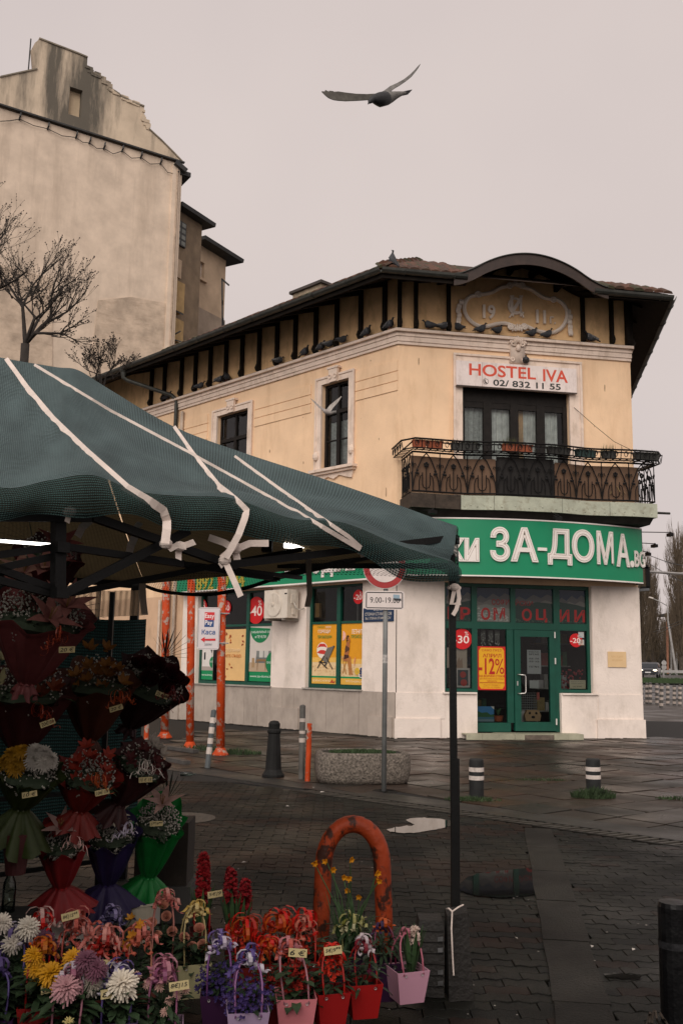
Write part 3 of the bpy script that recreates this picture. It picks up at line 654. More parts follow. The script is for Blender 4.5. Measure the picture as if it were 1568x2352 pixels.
# ---- windows on the street face
lace = mat('net curtain', (.75, .74, .70), .9, .3, 14, 0, trans=.4)  # net curtain, lightened to imitate reflections in the balcony door glass
def upper_window(F, h, cols, curtain=True):
    a, b, c, d = h; m = MB(); n0, n1 = -.16, -.10
    fw = .07
    for q in ((a, a + fw, c, d), (b - fw, b, c, d), (a + fw, b - fw, c, c + fw), (a + fw, b - fw, d - fw, d)): slabbox(m, F, q[0], q[1], n0, n1, q[2], q[3])
    zt = c + (d - c) * .66; slabbox(m, F, a + fw, b - fw, n0, n1 + .02, zt - .05, zt + .05)
    for k in range(1, cols): u = a + (b - a) * k / cols; slabbox(m, F, u - .05, u + .05, n0 + .001, n1 + .015, c + fw, zt - .05); slabbox(m, F, u - .03, u + .03, n0 + .001, n1 + .005, zt + .05, d - fw)
    zm = (c + zt) / 2
    slabbox(m, F, a + fw, b - fw, n0 + .002, n1 - .01, zm - .015, zm + .015)
    w = m.build('window', blackw, hostel)
    for k in range(cols):
        u0 = a + (b - a) * k / cols + .04; u1 = a + (b - a) * (k + 1) / cols - .04
        for z0, z1 in ((c + .03, zt), (zt, d - .03)):
            glassq(F, u0, u1, z0, z1, -.14, pane_up, w)
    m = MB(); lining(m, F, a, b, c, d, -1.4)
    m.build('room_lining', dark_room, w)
    if curtain:
        m = MB(); m.grid(14, 3, lambda s, t: F.w(a + .05 + (b - a - .1) * s, -.30 + .03 * math.sin(s * 40), c + .1 + (zt - c - .1) * t * .85)); m.build('curtain', lace, w)
    # surround, sill, keystone
    sw = .19; m = MB()
    slabbox(m, F, a - sw, a, 0, .05, c, d + sw); slabbox(m, F, b, b + sw, 0, .05, c, d + sw); slabbox(m, F, a, b, 0, .05, d, d + sw)
    slabbox(m, F, a - sw - .02, a - sw + .03, .05, .075, c, d + sw); slabbox(m, F, b + sw - .03, b + sw + .02, .05, .075, c, d + sw); slabbox(m, F, a - sw + .03, b + sw - .03, .05, .075, d + sw - .05, d + sw)
    m.build('window_surround', trim, w)
    m = MB(); slabbox(m, F, a - sw - .1, b + sw + .1, 0, .18, c - .09, c - .02); slabbox(m, F, a - sw - .05, b + sw + .05, 0, .12, c - .15, c - .091); m.build('window_sill', trim, w)
    m = MB(); u = (a + b) / 2
    m.prism([(a - sw, c - .15), (b + sw, c - .15), (b + sw - .05, c - .34), (b + sw - .22, c - .30), (u + .2, c - .22), (u, c - .30), (u - .2, c - .22), (a - sw + .22, c - .30), (a - sw + .05, c - .34)], 0, .05, F.T()); m.build('sill_apron', trim, w)
    m = MB(); m.prism([(u - .12, d - .02), (u + .12, d - .02), (u + .16, d + sw + .13), (u - .16, d + sw + .13)], .05, .13, F.T()); slabbox(m, F, u - .2, u + .2, .0, .15, d + sw + .13, d + sw + .18)
    for s in (-1, 1): m.tube([F.w(u + s * (.09 + .05 * math.cos(t_ / 3)), .14, d + .12 + .05 * math.sin(t_ / 3)) for t_ in range(0, 19)], .02, 5)
    m.build('keystone', trim, w)
    for s, uu in ((-1, a - sw + .05), (1, b + sw - .05)): m = MB(); m.ell(F.w(uu, .07, c + .35), .09, .07, .12, 8, 5, (F.d, F.n, ZU)); m.build('surround_scroll', trim, w)
    return w
upper_window(FL, w1, 2); upper_window(FL, w2, 2, False); upper_window(FL, w3, 2, False); upper_window(FL, w4, 2, False)

# ---- balcony door and its surround
a, b, c, d = bdo
m = MB()
ncol = 4; cw = (b - a) / ncol
slabbox(m, FE, a, b, -.20, -.12, 7.86, 8.2)
for k in range(ncol + 1): u = a + cw * k; slabbox(m, FE, max(a, u - .10), min(b, u + .10), -.22, -.11, c, 7.86)
for k in range(ncol):
    u0, u1 = a + cw * k + .10, a + cw * (k + 1) - .10; slabbox(m, FE, u0, u1, -.2, -.13, 7.72, 7.86); slabbox(m, FE, u0, u1, -.2, -.14, c, 6.35); slabbox(m, FE, u0, u1, -.2, -.13, 6.35, 6.45)
bd = m.build('balcony_door', blackw, hostel)
for k in range(ncol):
    u0, u1 = a + cw * k + .09, a + cw * (k + 1) - .09; glassq(FE, u0, u1, 6.44, 7.73, -.16, pane_up, bd)
cm = mat('reflection-pale curtain', (.72, .70, .66), .9, .25, 5, 0)  # curtain paled to stand in for reflections on the door panes
cm2 = mat('ochre curtain', (.70, .48, .28), .9, .25, 5, 0)
for u0, u1, mm in ((a + .02, a + cw * .9, lace), (a + cw * 1.1, a + cw * 1.95, cm), (a + cw * 2.15, a + cw * 2.42, cm2), (a + cw * 2.42, a + cw * 2.9, cm), (a + cw * 3.1, a + cw * 3.72, cm)):
    m = MB(); m.grid(12, 2, lambda s, t: FE.w(u0 + (u1 - u0) * s, -.30 + .025 * math.sin(s * 26), 6.3 + 1.5 * t)); m.build('curtain', mm, bd)
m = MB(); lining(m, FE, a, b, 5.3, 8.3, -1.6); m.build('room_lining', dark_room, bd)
m = MB(); sw = .20
slabbox(m, FE, a - sw, a, 0, .06, 5.4, 8.72 + sw); slabbox(m, FE, b, b + sw + .1, 0, .06, 5.4, 8.72 + sw); slabbox(m, FE, a, b, 0, .06, 8.2, 8.72 + sw)
slabbox(m, FE, a - sw - .03, a - sw + .03, .06, .09, 5.4, 8.95); slabbox(m, FE, b + sw + .07, b + sw + .13, .06, .09, 5.4, 8.95); slabbox(m, FE, a - sw - .03, b + sw + .13, .06, .10, 8.92, 8.97)
m.build('door_surround', trim, bd)
# keystone ornament above the sign
ku, kz = FE.px(1188, 806, .1); m = MB()
m.prism([(ku - .2, kz - .3), (ku + .2, kz - .3), (ku + .17, kz + .05), (ku + .22, kz + .22), (ku + .1, kz + .34), (ku, kz + .38), (ku - .1, kz + .34), (ku - .22, kz + .22), (ku - .17, kz + .05)], 0, .12, FE.T())
for s in (-1, 1):
    m.tube([FE.w(ku + s * (.12 + (.09 - t_ * .004) * math.cos(t_ * .5)), .14, kz + .17 + (.09 - t_ * .004) * math.sin(t_ * .5)) for t_ in range(18)], .028, 6)
    m.tube([FE.w(ku + s * (.14 + (.06 - t_ * .003) * math.cos(t_ * .5)), .13, kz - .24 + (.06 - t_ * .003) * math.sin(t_ * .5)) for t_ in range(16)], .022, 6)
for s in range(-2, 3): m.ell(FE.w(ku + s * .045, .15, kz + .27 - abs(s) * .03), .03, .05, .09, 6, 4, (FE.d, FE.n, ZU))
m.ell(FE.w(ku, .15, kz + .06), .07, .06, .09, 8, 5, (FE.d, FE.n, ZU)); m.build('keystone_ornament', trim, hostel, smooth=True)
# ---- cartouche with date and monogram
ltr = mat('raised plaster lettering', (.80, .69, .59), .8, .08)
def H(x, y): return FE.px(1012.7 + x * .23958, 620.7 + y * .23958, .05)
car = [(350, 235), (420, 222), (490, 205), (560, 165), (620, 148), (660, 140), (712, 128), (775, 150), (830, 165), (880, 185), (930, 222), (985, 255), (1050, 270), (1110, 275), (1165, 310), (1205, 370), (1210, 440), (1180, 520), (1120, 575), (1050, 595), (950, 583), (880, 560), (820, 530), (775, 535), (725, 565), (680, 525), (620, 505), (540, 508), (450, 532), (370, 532), (295, 490), (245, 430), (225, 360), (240, 290), (285, 245)]
P = [H(*p) for p in car]; k = len(P)
Ps = []
for i in range(k):
    p0, p1, p2, p3 = [Vector(P[(i + j) % k]) for j in (-1, 0, 1, 2)]
    for t in (0, .5): Ps.append(.5 * ((2 * p1) + (p2 - p0) * t + (2 * p0 - 5 * p1 + 4 * p2 - p3) * t * t + (3 * p1 - p0 - 3 * p2 + p3) * t ** 3))
m = MB(); m.add([FE.w(p.x, -.01, p.y) for p in Ps], [tuple(range(len(Ps)))]); cart = m.build('cartouche', mat('cartouche field', (.80, .53, .28), .85, .12, 2, stain=((.45, .26, .1), .5, 3, 1)), hostel)
m = MB(); m.tube([FE.w(p.x, .02, p.y) for p in Ps], .052, 8, closed=True); m.tube([FE.w(p.x, .055, p.y) for p in Ps], .022, 6, closed=True)
m.build('cartouche_frame', ltr, cart, smooth=True)
def volute(m, x, y, s, r=.085, th=.024):
    u, z = H(x, y); m.tube([FE.w(u + s * (r - t_ * .0035) * math.cos(t_ * .55), .07, z + (r - t_ * .0035) * math.sin(t_ * .55)) for t_ in range(20)], th, 6); m.ell(FE.w(u, .07, z), .03, .03, .03, 6, 4)
m = MB()
for x, y, s in ((355, 235, -1), (655, 150, 1), (775, 150, -1), (1075, 285, 1), (665, 545, 1), (795, 545, -1)): volute(m, x, y, s)
for i in range(-3, 4): u, z = H(715 + i * 16, 115 + abs(i) * 12); m.ell(FE.w(u, .06, z), .022, .03, .075, 6, 4, (FE.d, FE.n, ZU))
for i in range(-2, 3): u, z = H(728 + i * 22, 545 + abs(i) * 4); m.ell(FE.w(u, .05, z), .03, .035, .10, 6, 4, (FE.d, FE.n, ZU))
m.build('cartouche_scrolls', ltr, cart, smooth=True)
for pts in ([(195, 300), (175, 340), (165, 380), (175, 425), (170, 470), (165, 505)], [(1225, 395), (1240, 440), (1235, 490), (1240, 540), (1240, 580), (1245, 600)]):
    m = MB()
    for i, p in enumerate(pts):
        u, z = H(*p)
        for s in (-1, 0, 1): m.ell(FE.w(u + s * .035, .03, z), .03, .04, .075, 6, 4, (FE.d, FE.n, ZU))
    m.build('garland', ltr, cart, smooth=True)
def raised(txt, x0, y0, x1, y1, off=.03, dep=.06):
    (u0, za), (u1, zb) = H(x0, y0), H(x1, y1); z0 = min(za, zb)
    m = MB(); letters(m, txt, u0, u1, zb, za, FE.T(.0), dep, off); return m
raised('19', 405, 330, 515, 460).build('date_numerals', ltr, cart); raised('11', 915, 380, 1000, 505).build('date_numerals', ltr, cart); raised('г.', 1045, 440, 1098, 512, .0).build('date_numerals', ltr, cart)
m = raised('С', 642, 250, 780, 425, .0, .04); q = raised('И', 665, 250, 775, 400, .0, .05); m.add(q.v, q.f); q = raised('А', 655, 395, 795, 452, .0, .045); m.build('monogram', ltr, cart)
m = MB()
for p, q in (((680, 240), (690, 440)), ((770, 240), (765, 440)), ((690, 400), (765, 285)), ((655, 450), (690, 395)), ((690, 395), (795, 405)), ((765, 380), (790, 450)), ((660, 245), (700, 245)), ((750, 245), (785, 245))):
    (u0, za), (u1, zb) = H(*p), H(*q); m.bar(FE.w(u0, .03, za), FE.w(u1, .03, zb), .035, .05, FE.n)
m.build('monogram', ltr, cart)
# chipped plaster patches and dirt along the wall foot
chipm = mat('bared render', (.40, .27, .17), .95, .25, 12, .4, 60)
for F, spots in ((FL, [(1.2, 7.5), (3.3, 7.9), (3.25, 6.7), (4.6, 7.2), (4.2, 5.9), (.6, 6.9), (.35, 5.6), (5.1, 8.4), (2.2, 5.6), (7.6, 7.7), (8.2, 6.5), (.9, 8.9), (4.9, 5.2)]), (FE, [(.5, 8.7), (.8, 5.2), (5.2, 8.4), (5.6, 6.9), (4.9, 7.4)])):
    for u, z in spots:
        m = MB(); n = 9; r = R.uniform(.008, .026); st_ = R.uniform(1.5, 6); m.prism([(u + r * R.uniform(.5, 1.2) * math.cos(2 * PI * i / n), z + st_ * r * R.uniform(.5, 1.2) * math.sin(2 * PI * i / n)) for i in range(n)], 0, .003, F.T()); m.build('plaster_chip', chipm, hostel)
m = MB()
for F, L_ in ((FL, 8.2), (FE, WE)):
    u = 0
    while u < L_:
        w = R.uniform(.05, .25); d = R.uniform(.03, .14); m.prism([(u, .0), (u + w, .0), (u + w * .9, d * R.uniform(.4, 1)), (u + w * .4, d), (u + w * .1, d * R.uniform(.3, .9))], .0, R.uniform(.006, .02), lambda a, b, c: F.w(a, .06 + b, c)); u += w * .9
m.build('foot_dirt', mat('wall foot dirt', (.035, .03, .022), .95, .4, 9, .5, 50), label='dark crumbs of dirt along the foot of the shop walls', cat='dirt', kind='stuff')
# ------------------------------------------------------------------ balcony
def boff(u):
    ks = [(-.4, .95), (0, 1.02), (1.2, .95), (2.3, 1.12), (3.3, 1.12), (4.3, .96), (5.3, 1.05), (6.2, 1.0)]
    for (a, p), (b, q) in zip(ks, ks[1:]):
        if u <= b: t = (u - a) / (b - a); t = t * t * (3 - 2 * t); return p + (q - p) * t
    return ks[-1][1]
bu0, bu1 = .10, 5.88
N = 40; us = [bu0 + (bu1 - bu0) * i / N for i in range(N + 1)]
m = MB()
for u, v in zip(us, us[1:]): m.hexa([FE.w(u, -.05, 5.06), FE.w(v, -.05, 5.06), FE.w(v, boff(v) - .06, 5.06), FE.w(u, boff(u) - .06, 5.06), FE.w(u, -.05, 5.33), FE.w(v, -.05, 5.33), FE.w(v, boff(v) - .06, 5.33), FE.w(u, boff(u) - .06, 5.33)])
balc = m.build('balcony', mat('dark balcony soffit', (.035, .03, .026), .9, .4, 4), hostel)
m = MB()
for u, v in zip(us, us[1:]): m.hexa([FE.w(u, .2, 4.92), FE.w(v, .2, 4.92), FE.w(v, boff(v) - .3, 4.92), FE.w(u, boff(u) - .3, 4.92), FE.w(u, -.05, 5.058), FE.w(v, -.05, 5.058), FE.w(v, boff(v) - .1, 5.058), FE.w(u, boff(u) - .1, 5.058)])
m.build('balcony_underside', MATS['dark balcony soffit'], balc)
pale = mat('pale flaking board', (.40, .42, .33), .75, .15, 4, .2, 60, stain=((.16, .12, .07), .7, 7, 1)); brd = mat('weathered dark board', (.045, .033, .024), .85, .5, 7, .3, 60)
for k, (a, b, mm) in enumerate(((bu0, .62, brd), (.63, 1.22, brd), (1.23, 1.95, pale), (1.96, 3.55, pale), (3.56, 4.75, pale), (4.76, bu1, pale))):
    m = MB(); n = 8
    for i in range(n):
        u, v = a + (b - a) * i / n, a + (b - a) * (i + 1) / n
        m.hexa([FE.w(u, boff(u) - .06, 5.05), FE.w(v, boff(v) - .06, 5.05), FE.w(v, boff(v), 5.05), FE.w(u, boff(u), 5.05), FE.w(u, boff(u) - .06, 5.37), FE.w(v, boff(v) - .06, 5.37), FE.w(v, boff(v), 5.37), FE.w(u, boff(u), 5.37)])
    if mm is pale:
        for i in range(5): u = a + (b - a) * (i + .5) / 5; m.ell(FE.w(u, boff(u) + .004, 5.12 + .03 * (i % 2)), .02, .012, .02, 6, 4, (FE.d, FE.n, ZU))
    m.build('fascia_panel', mm, balc)
for u in (bu0, bu1):
    m = MB(); s = -1 if u == bu0 else 1; n1 = boff(u)
    m.hexa([FE.w(u, -.05, 5.05), FE.w(u + s * .04, -.05, 5.05), FE.w(u + s * .04, n1, 5.05), FE.w(u, n1, 5.05), FE.w(u, -.05, 5.37), FE.w(u + s * .04, -.05, 5.37), FE.w(u + s * .04, n1, 5.37), FE.w(u, n1, 5.37)]); m.build('fascia_panel', brd if s < 0 else pale, balc)
m = MB(); m.tube([FE.w(5.7, .8, 5.2), FE.w(6.35, .8, 5.2)], .03, 6); m.build('drain_spout', gutm, balc)
# railing: path coordinate -> point (left return, front, right return)
zb, zt = 5.42, 6.30
def rp(s, z, o=0.0):
    """s < 0: left return; 0..6: front; > 6: right return"""
    n0 = boff(bu0) - .03; n1 = boff(bu1) - .03
    if s < 0: return FE.w(bu0 - o, n0 + s, z)
    if s > bu1 - bu0: return FE.w(bu1 + o, n1 - (s - (bu1 - bu0)), z)
    u = bu0 + s; return FE.w(u, boff(u) - .03 + o, z)
BL = bu1 - bu0
def railbay(s0, s1):
    m = MB(); w = s1 - s0; X = lambda a, z: rp(s0 + a * w, z)
    t = .011
    m.tube([X(0, zb), X(0, zt)], t * 1.1, 5); m.tube([X(.5, zb), X(.5, zb + .55)], t, 5)
    for sg in (0, 1): # pointed arch
        m.tube([X(abs(sg - a), z) for a, z in ((0, zb), (.06, zb + .25), (.18, zb + .5), (.34, zb + .74), (.5, zt - .02))], t * 1.25, 5)
        m.tube([X(abs(sg - a), z) for a, z in ((.24, zb), (.24, zb + .22), (.28, zb + .33), (.34, zb + .36))], t, 4)
        m.tube([X(abs(sg - a), z) for a, z in ((.36, zb + .42), (.36, zb + .16), (.40, zb + .09), (.5, zb + .06))], t, 4)
        m.tube([X(abs(sg - a), z) for a, z in ((0, zb + .52), (.05, zb + .6), (.10, zb + .62), (.12, zb + .56))], t, 4)
        for a, z in ((.17, zb + .46), (.13, zb + .40), (.20, zb + .39)): m.ell(X(abs(sg - a), z), .03, .018, .03, 6, 4, (FE.d, FE.n, ZU))
    for i in range(5): a = 2 * PI * i / 5 + .3; m.ell(X(.5, zb + .6) + FE.d * (.035 * math.cos(a)) + ZU * (.035 * math.sin(a)), .03, .02, .03, 6, 4, (FE.d, FE.n, ZU))
    m.ell(X(0, zb + .62), .025, .02, .045, 6, 4, (FE.d, FE.n, ZU))
    return m.build('railing_panel', iron, balc)
nb = 9
for k in range(nb): railbay(BL * k / nb, BL * (k + 1) / nb)
railbay(-.92, -.46); railbay(-.46, 0); railbay(BL, BL + .46); railbay(BL + .46, BL + .92)
ss = [-.95 + (BL + 1.9) * i / 80 for i in range(81)]; ss = sorted(set(ss + [0.0, BL]))
for z, r in ((zb, .018), (zt, .022)):
    m = MB(); m.tube([rp(s, z) for s in ss], r, 6); m.build('railing_bar', iron, balc)
# flower tray on top: three rails and scrolls
for z, o, r in ((zt + .05, .20, .016), (zt + .05, .02, .014), (zt + .25, .24, .022), (zt + .25, -.02, .018)):
    m = MB(); m.tube([rp(s, z, o) for s in ss], r, 5); m.build('tray_rail', iron, balc)
m = MB(); s = -.9
while s < BL + .9:
    c = rp(s, zt + .15, .23); e = (rp(s + .02, 0) - rp(s - .02, 0)).normalized()
    m.tube([c + e * (.05 * math.cos(a * .6) * (1 - a * .03)) + ZU * (.075 * math.sin(a * .6) * (1 - a * .03)) for a in range(14)], .009, 4); m.tube([rp(s + .12, zt + .05, .2), rp(s + .12, zt + .25, .24)], .01, 4); s += .235
m.build('tray_scrolls', iron, balc)
m = MB(); s = -.9
while s < BL + .9: m.bar(rp(s, zt + .04, .0), rp(s, zt + .04, .2), .03, .012); s += .16
m.build('tray_slats', iron, balc)
# reed boards inside the railing
bbm = mat('brown screen board', (.13, .075, .045), .8, .15, 3, .1)
for a, b in ((.06, 2.02), (3.42, 5.5)):
    m = MB()
    for i in range(12):
        u, v = a + (b - a) * i / 12, a + (b - a) * (i + 1) / 12; m.hexa([FE.w(u, boff(u) - .10, 5.4), FE.w(v, boff(v) - .10, 5.4), FE.w(v, boff(v) - .09, 5.4), FE.w(u, boff(u) - .09, 5.4), FE.w(u, boff(u) - .10, 6.22), FE.w(v, boff(v) - .10, 6.22), FE.w(v, boff(v) - .09, 6.22), FE.w(u, boff(u) - .09, 6.22)])
    m.build('screen_board', bbm, balc)
m = MB()
for i in range(12):
    u, v = 2.04 + 1.36 * i / 12, 2.04 + 1.36 * (i + 1) / 12; m.hexa([FE.w(u, boff(u) - .10, 5.4), FE.w(v, boff(v) - .10, 5.4), FE.w(v, boff(v) - .09, 5.4), FE.w(u, boff(u) - .09, 5.4), FE.w(u, boff(u) - .10, 6.28), FE.w(v, boff(v) - .10, 6.28), FE.w(v, boff(v) - .09, 6.28), FE.w(u, boff(u) - .09, 6.28)])
m.build('screen_board', mat('black screen board', (.014, .012, .011), .8, .3), balc)
# flower boxes in the tray
terra = mat('terracotta plastic', (.30, .075, .03), .6, .15, 5); darkp = mat('dark planter plastic', (.03, .03, .026), .6, .3); weed = mat('dry weeds', (.06, .062, .022), .9, .5, 8)
def fbox(u, L, mm, label, plant=.06, name='flower_box'):
    o = thing(name, label, 'flower box', FE.w(u, boff(u) + .1, zt + .06), 'boxes in the balcony tray')
    T = lambda a, b, c: FE.w(u + a, boff(u + a) + .09 + b, zt + .065 + c)
    m = MB(); h, w = L / 2, .075
    m.hexa([T(-h * .94, -w * .8, 0), T(h * .94, -w * .8, 0), T(h * .94, w * .8, 0), T(-h * .94, w * .8, 0), T(-h, -w, .16), T(h, -w, .16), T(h, w, .16), T(-h, w, .16)]); m.build('tub', mm, o)
    m = MB(); m.box((-h - .01, -w - .012, .14), (h + .01, w + .012, .165), T); m.build('rim', mm, o)
    m = MB()
    for _ in range(int(60 * L / .4)):
        a, b = R.uniform(-h, h), R.uniform(-w, w); hh = plant * R.uniform(.4, 1.4); dx, dy = R.uniform(-.04, .04), R.uniform(-.04, .04)
        m.add([T(a - .006, b, .16), T(a + .006, b, .16), T(a + dx, b + dy, .16 + hh)], [(0, 1, 2)])
    m.build('weeds', weed, o)
fbox(.22, .30, terra, 'short terracotta flower box nearest the left railing corner'); fbox(.58, .36, terra, 'terracotta flower box second from the left railing corner')
fbox(1.28, .62, darkp, 'dark flower box between the terracotta boxes, left half of balcony', .09); fbox(2.28, .32, terra, 'terracotta box with green shoots before the balcony door, left of a pair', .16); fbox(2.64, .32, terra, 'terracotta box before the balcony door, right of a pair', .03)
fbox(3.45, .55, darkp, 'dark low flower box right of the terracotta pair', .03); fbox(4.15, .5, mat('teal planter plastic', (.02, .045, .04), .6, .2), 'dark teal flower box on the right half of the balcony', .05); fbox(4.72, .3, darkp, 'small dark flower box with dry stalks right of the teal one', .15); fbox(5.62, .62, darkp, 'dark flower box full of green weeds at the right railing corner', .08)
m = MB(); pc = FE.w(5.0, .7, 5.36)
for i in range(26): a = R.uniform(0, 2 * PI); l = R.uniform(.25, .45); m.strip([pc, pc + Vector((math.cos(a) * l * .5, math.sin(a) * l * .5, l * 1.1)), pc + Vector((math.cos(a) * l, math.sin(a) * l, l * .6))], .02, (-math.sin(a), math.cos(a), 0))
m.build('dead_potted_plant', mat('dead leaves', (.16, .11, .05), .9, .3), label='withered straw-coloured plant standing behind the right end of the balcony railing', cat='plant')
m = MB(); m.tube([FE.w(4.3, .02, 7.9), FE.w(4.75, .3, 7.35), FE.w(5.1, .6, 6.9), FE.w(5.55, .95, 6.55)], .006, 4); m.build('loose_cable', iron, label='thin dark cable slanting from the balcony door to the railing', cat='cable')

# ------------------------------------------------------------------ flat print helper
def ink(c, rough=.6):
    n = 'ink ' + (c if isinstance(c, str) else '%.2f %.2f %.2f' % c); return mat(n, c, rough, .05, 6, 0)
class Print:
    """flat printed sheet on a wall plane, x left to right and y up in 0..1; each colour a thin layer"""
    def __init__(s, F, uL, uR, z0, z1, n, c, name, label, cat, thick=.003, group=None, rough=.5, poly=None, mt=None):
        s.F, s.uL, s.uR, s.z0, s.z1, s.n, s.k, s.rough = F, uL, uR, z0, z1, n + thick, 0, rough
        s.o = thing(name, label, cat, F.w((uL + uR) / 2, n, z0), group)
        m = MB(); T = lambda x, y, d: F.w(uL + (uR - uL) * x, n + d, z0 + (z1 - z0) * y)
        m.prism(poly or [(0, 0), (1, 0), (1, 1), (0, 1)], 0, thick, T); m.build('sheet', mt or ink(c, rough), s.o)
    def T(s, lift): return lambda x, y, d=0: s.F.w(s.uL + (s.uR - s.uL) * x, s.n + lift + d, s.z0 + (s.z1 - s.z0) * y)
    def poly(s, pts, c, name='print'):
        s.k += 1; m = MB(); T = s.T(.0012 * s.k); pts = pts if isinstance(pts[0], list) else [pts]
        for p in pts: m.add([T(*q) for q in p], [tuple(range(len(p)))])
        return m.build(name, ink(c, s.rough), s.o, kind='stuff' if len(pts) > 8 else None)
    def rect(s, x0, y0, x1, y1, c, name='print'): return s.poly([(x0, y0), (x1, y0), (x1, y1), (x0, y1)], c, name)
    def disc(s, x, y, r, c, n=28, a0=0, a1=2 * PI, name='print'):
        asp = abs(s.uR - s.uL) / (s.z1 - s.z0); return s.poly([(x + r * math.cos(a0 + (a1 - a0) * i / n), y + r * asp * math.sin(a0 + (a1 - a0) * i / n)) for i in range(n)], c, name)
    def text(s, t, x0, x1, y0, y1, c, off=.0, depth=0, big=False):
        s.k += 1; m = MB(); letters(m, t, x0, x1, y0, y1, s.T(.0012 * s.k), depth, off); (build_letters(m, ink(c, s.rough), s.o) if big else m.build('lettering', ink(c, s.rough), s.o))
    def ring(s, x, y, r0, r1, c, n=30):
        asp = abs(s.uR - s.uL) / (s.z1 - s.z0); s.k += 1; m = MB(); T = s.T(.0012 * s.k)
        p = [(math.cos(2 * PI * i / n), math.sin(2 * PI * i / n)) for i in range(n)]
        m.add([T(x + a * r0, y + b * r0 * asp) for a, b in p] + [T(x + a * r1, y + b * r1 * asp) for a, b in p], [(i, (i + 1) % n, n + (i + 1) % n, n + i) for i in range(n)]); return m.build('print', ink(c, s.rough), s.o)
RED, GRN = '#c8171c', '#0b8a52'
def circle_poly(n=30): return [(.5 + .5 * math.cos(2 * PI * i / n), .5 + .5 * math.sin(2 * PI * i / n)) for i in range(n)]
def sale(F, px, py, r, t, n, label, pc=True):
    u, z = F.px(px, py, n); s = 1 if F is FE else -1
    p = Print(F, u - s * r, u + s * r, z - r, z + r, n, RED, 'sale_sticker', label, 'sticker', poly=circle_poly())
    p.text(t, .06, .84, .30, .66, '#f2ded6', .012, big=True)
    if pc: p.text('%', .62, .82, .68, .86, '#f2ded6')
    return p

# ------------------------------------------------------------------ shop signs
sgreen = mat('green sign panel', (.004, .22, .10), .35, .06, 1.0, .02, 20); swhite = mat('sign edge white', (.78, .72, .68), .5, .06); sdark = mat('sign underside', (.10, .095, .085), .8, .2)
def arcn(u): # plan of the bowed sign in front of the entrance face
    t = (u + .35) / (WE + .33); t = max(0, min(1, t)); return .33 + .62 * math.sin(PI * t) ** .8
su0, su1 = -.30, 5.86; sz0, sz1 = 3.575, 4.89
sg = thing('shop_sign', 'long green bowed shop sign with white lettering above the entrance', 'shop sign', FE.w(2.8, .8, sz0))
us = [su0 + (su1 - su0) * i / 44 for i in range(45)]
def bowband(m, z0, z1, dn0, dn1):
    for u, v in zip(us, us[1:]):
        m.hexa([FE.w(u, arcn(u) + dn0, z0), FE.w(v, arcn(v) + dn0, z0), FE.w(v, arcn(v) + dn1, z0), FE.w(u, arcn(u) + dn1, z0), FE.w(u, arcn(u) + dn0, z1), FE.w(v, arcn(v) + dn0, z1), FE.w(v, arcn(v) + dn1, z1), FE.w(u, arcn(u) + dn1, z1)])
m = MB(); bowband(m, sz0 + .03, sz1 - .03, -.05, 0); m.build('panel', sgreen, sg, smooth=False)
for a, b in ((sz0, sz0 + .03), (sz1 - .03, sz1)): m = MB(); bowband(m, a, b, -.06, .012); m.build('edge_trim', swhite, sg)
m = MB()
for u, v in zip(us, us[1:]): m.add([FE.w(u, -.02, sz0 + .06), FE.w(v, -.02, sz0 + .06), FE.w(v, arcn(v) - .05, sz0 + .01), FE.w(u, arcn(u) - .05, sz0 + .01)], [(0, 1, 2, 3)]); m.add([FE.w(u, .0, sz1 - .06), FE.w(v, .0, sz1 - .06), FE.w(v, arcn(v) - .05, sz1 - .04), FE.w(u, arcn(u) - .05, sz1 - .04)], [(0, 1, 2, 3)])
m.build('underside', sdark, sg)
m = MB(); m.hexa([FE.w(su1, 0, sz0), FE.w(su1 + .01, 0, sz0), FE.w(su1 + .01, arcn(su1), sz0), FE.w(su1, arcn(su1), sz0), FE.w(su1, 0, sz1), FE.w(su1 + .01, 0, sz1), FE.w(su1 + .01, arcn(su1), sz1), FE.w(su1, arcn(su1), sz1)]); m.build('end_plate', sdark, sg)
lw = mat('sign letter white', (.80, .74, .69), .45, .05); ll = mat('sign letter inline', (.30, .22, .17), .5, .1); lsd = mat('sign letter side', (.25, .22, .2), .6, .1)
def signword(t, x0, y0, x1, y1, off=.03, F=FE, nf=None, inline=True, T=None, parent=None):
    """word between two pixel corners on the bowed sign"""
    def solve(x, y):
        n = .8
        for _ in range(6): u, z = FE.px(x, y, n); n = arcn(u)
        return u, z
    (u0, za), (u1, zb_) = solve(x0, y0), solve(x1, y1); z0, z1 = min(za, zb_), max(za, zb_)
    TT = lambda lift: (lambda x, y, d=0: FE.w(x, arcn(x) + lift + d, y))
    m = MB(); letters(m, t, u0, u1, z0, z1, TT(.012), .04, off); build_letters(m, lw, sg)
    if inline:
        m = MB(); letters(m, t, u0, u1, z0, z1, TT(.0535), 0, off - .030, ref=t); m.build('letter_inline', ll, sg)
        m = MB(); letters(m, t, u0, u1, z0, z1, TT(.0550), 0, off - .040, ref=t); m.build('letter_core', lw, sg)
signword('З', 1126, 1213, 1167, 1288, .03); signword('А', 1174, 1214, 1231, 1289, .03); signword('-', 1233, 1258, 1254, 1266, 0, inline=False)
signword('Д', 1257, 1216, 1310, 1297, .028); signword('О', 1313, 1218, 1361, 1291, .03); signword('М', 1369, 1222, 1406, 1296, .028); signword('А', 1414, 1228, 1443, 1301, .028)
signword('.', 1446, 1290, 1453, 1302, .02, inline=False); signword('BG', 1455, 1266, 1479, 1304, .02); signword('ки', 1030, 1238, 1097, 1288, .03)
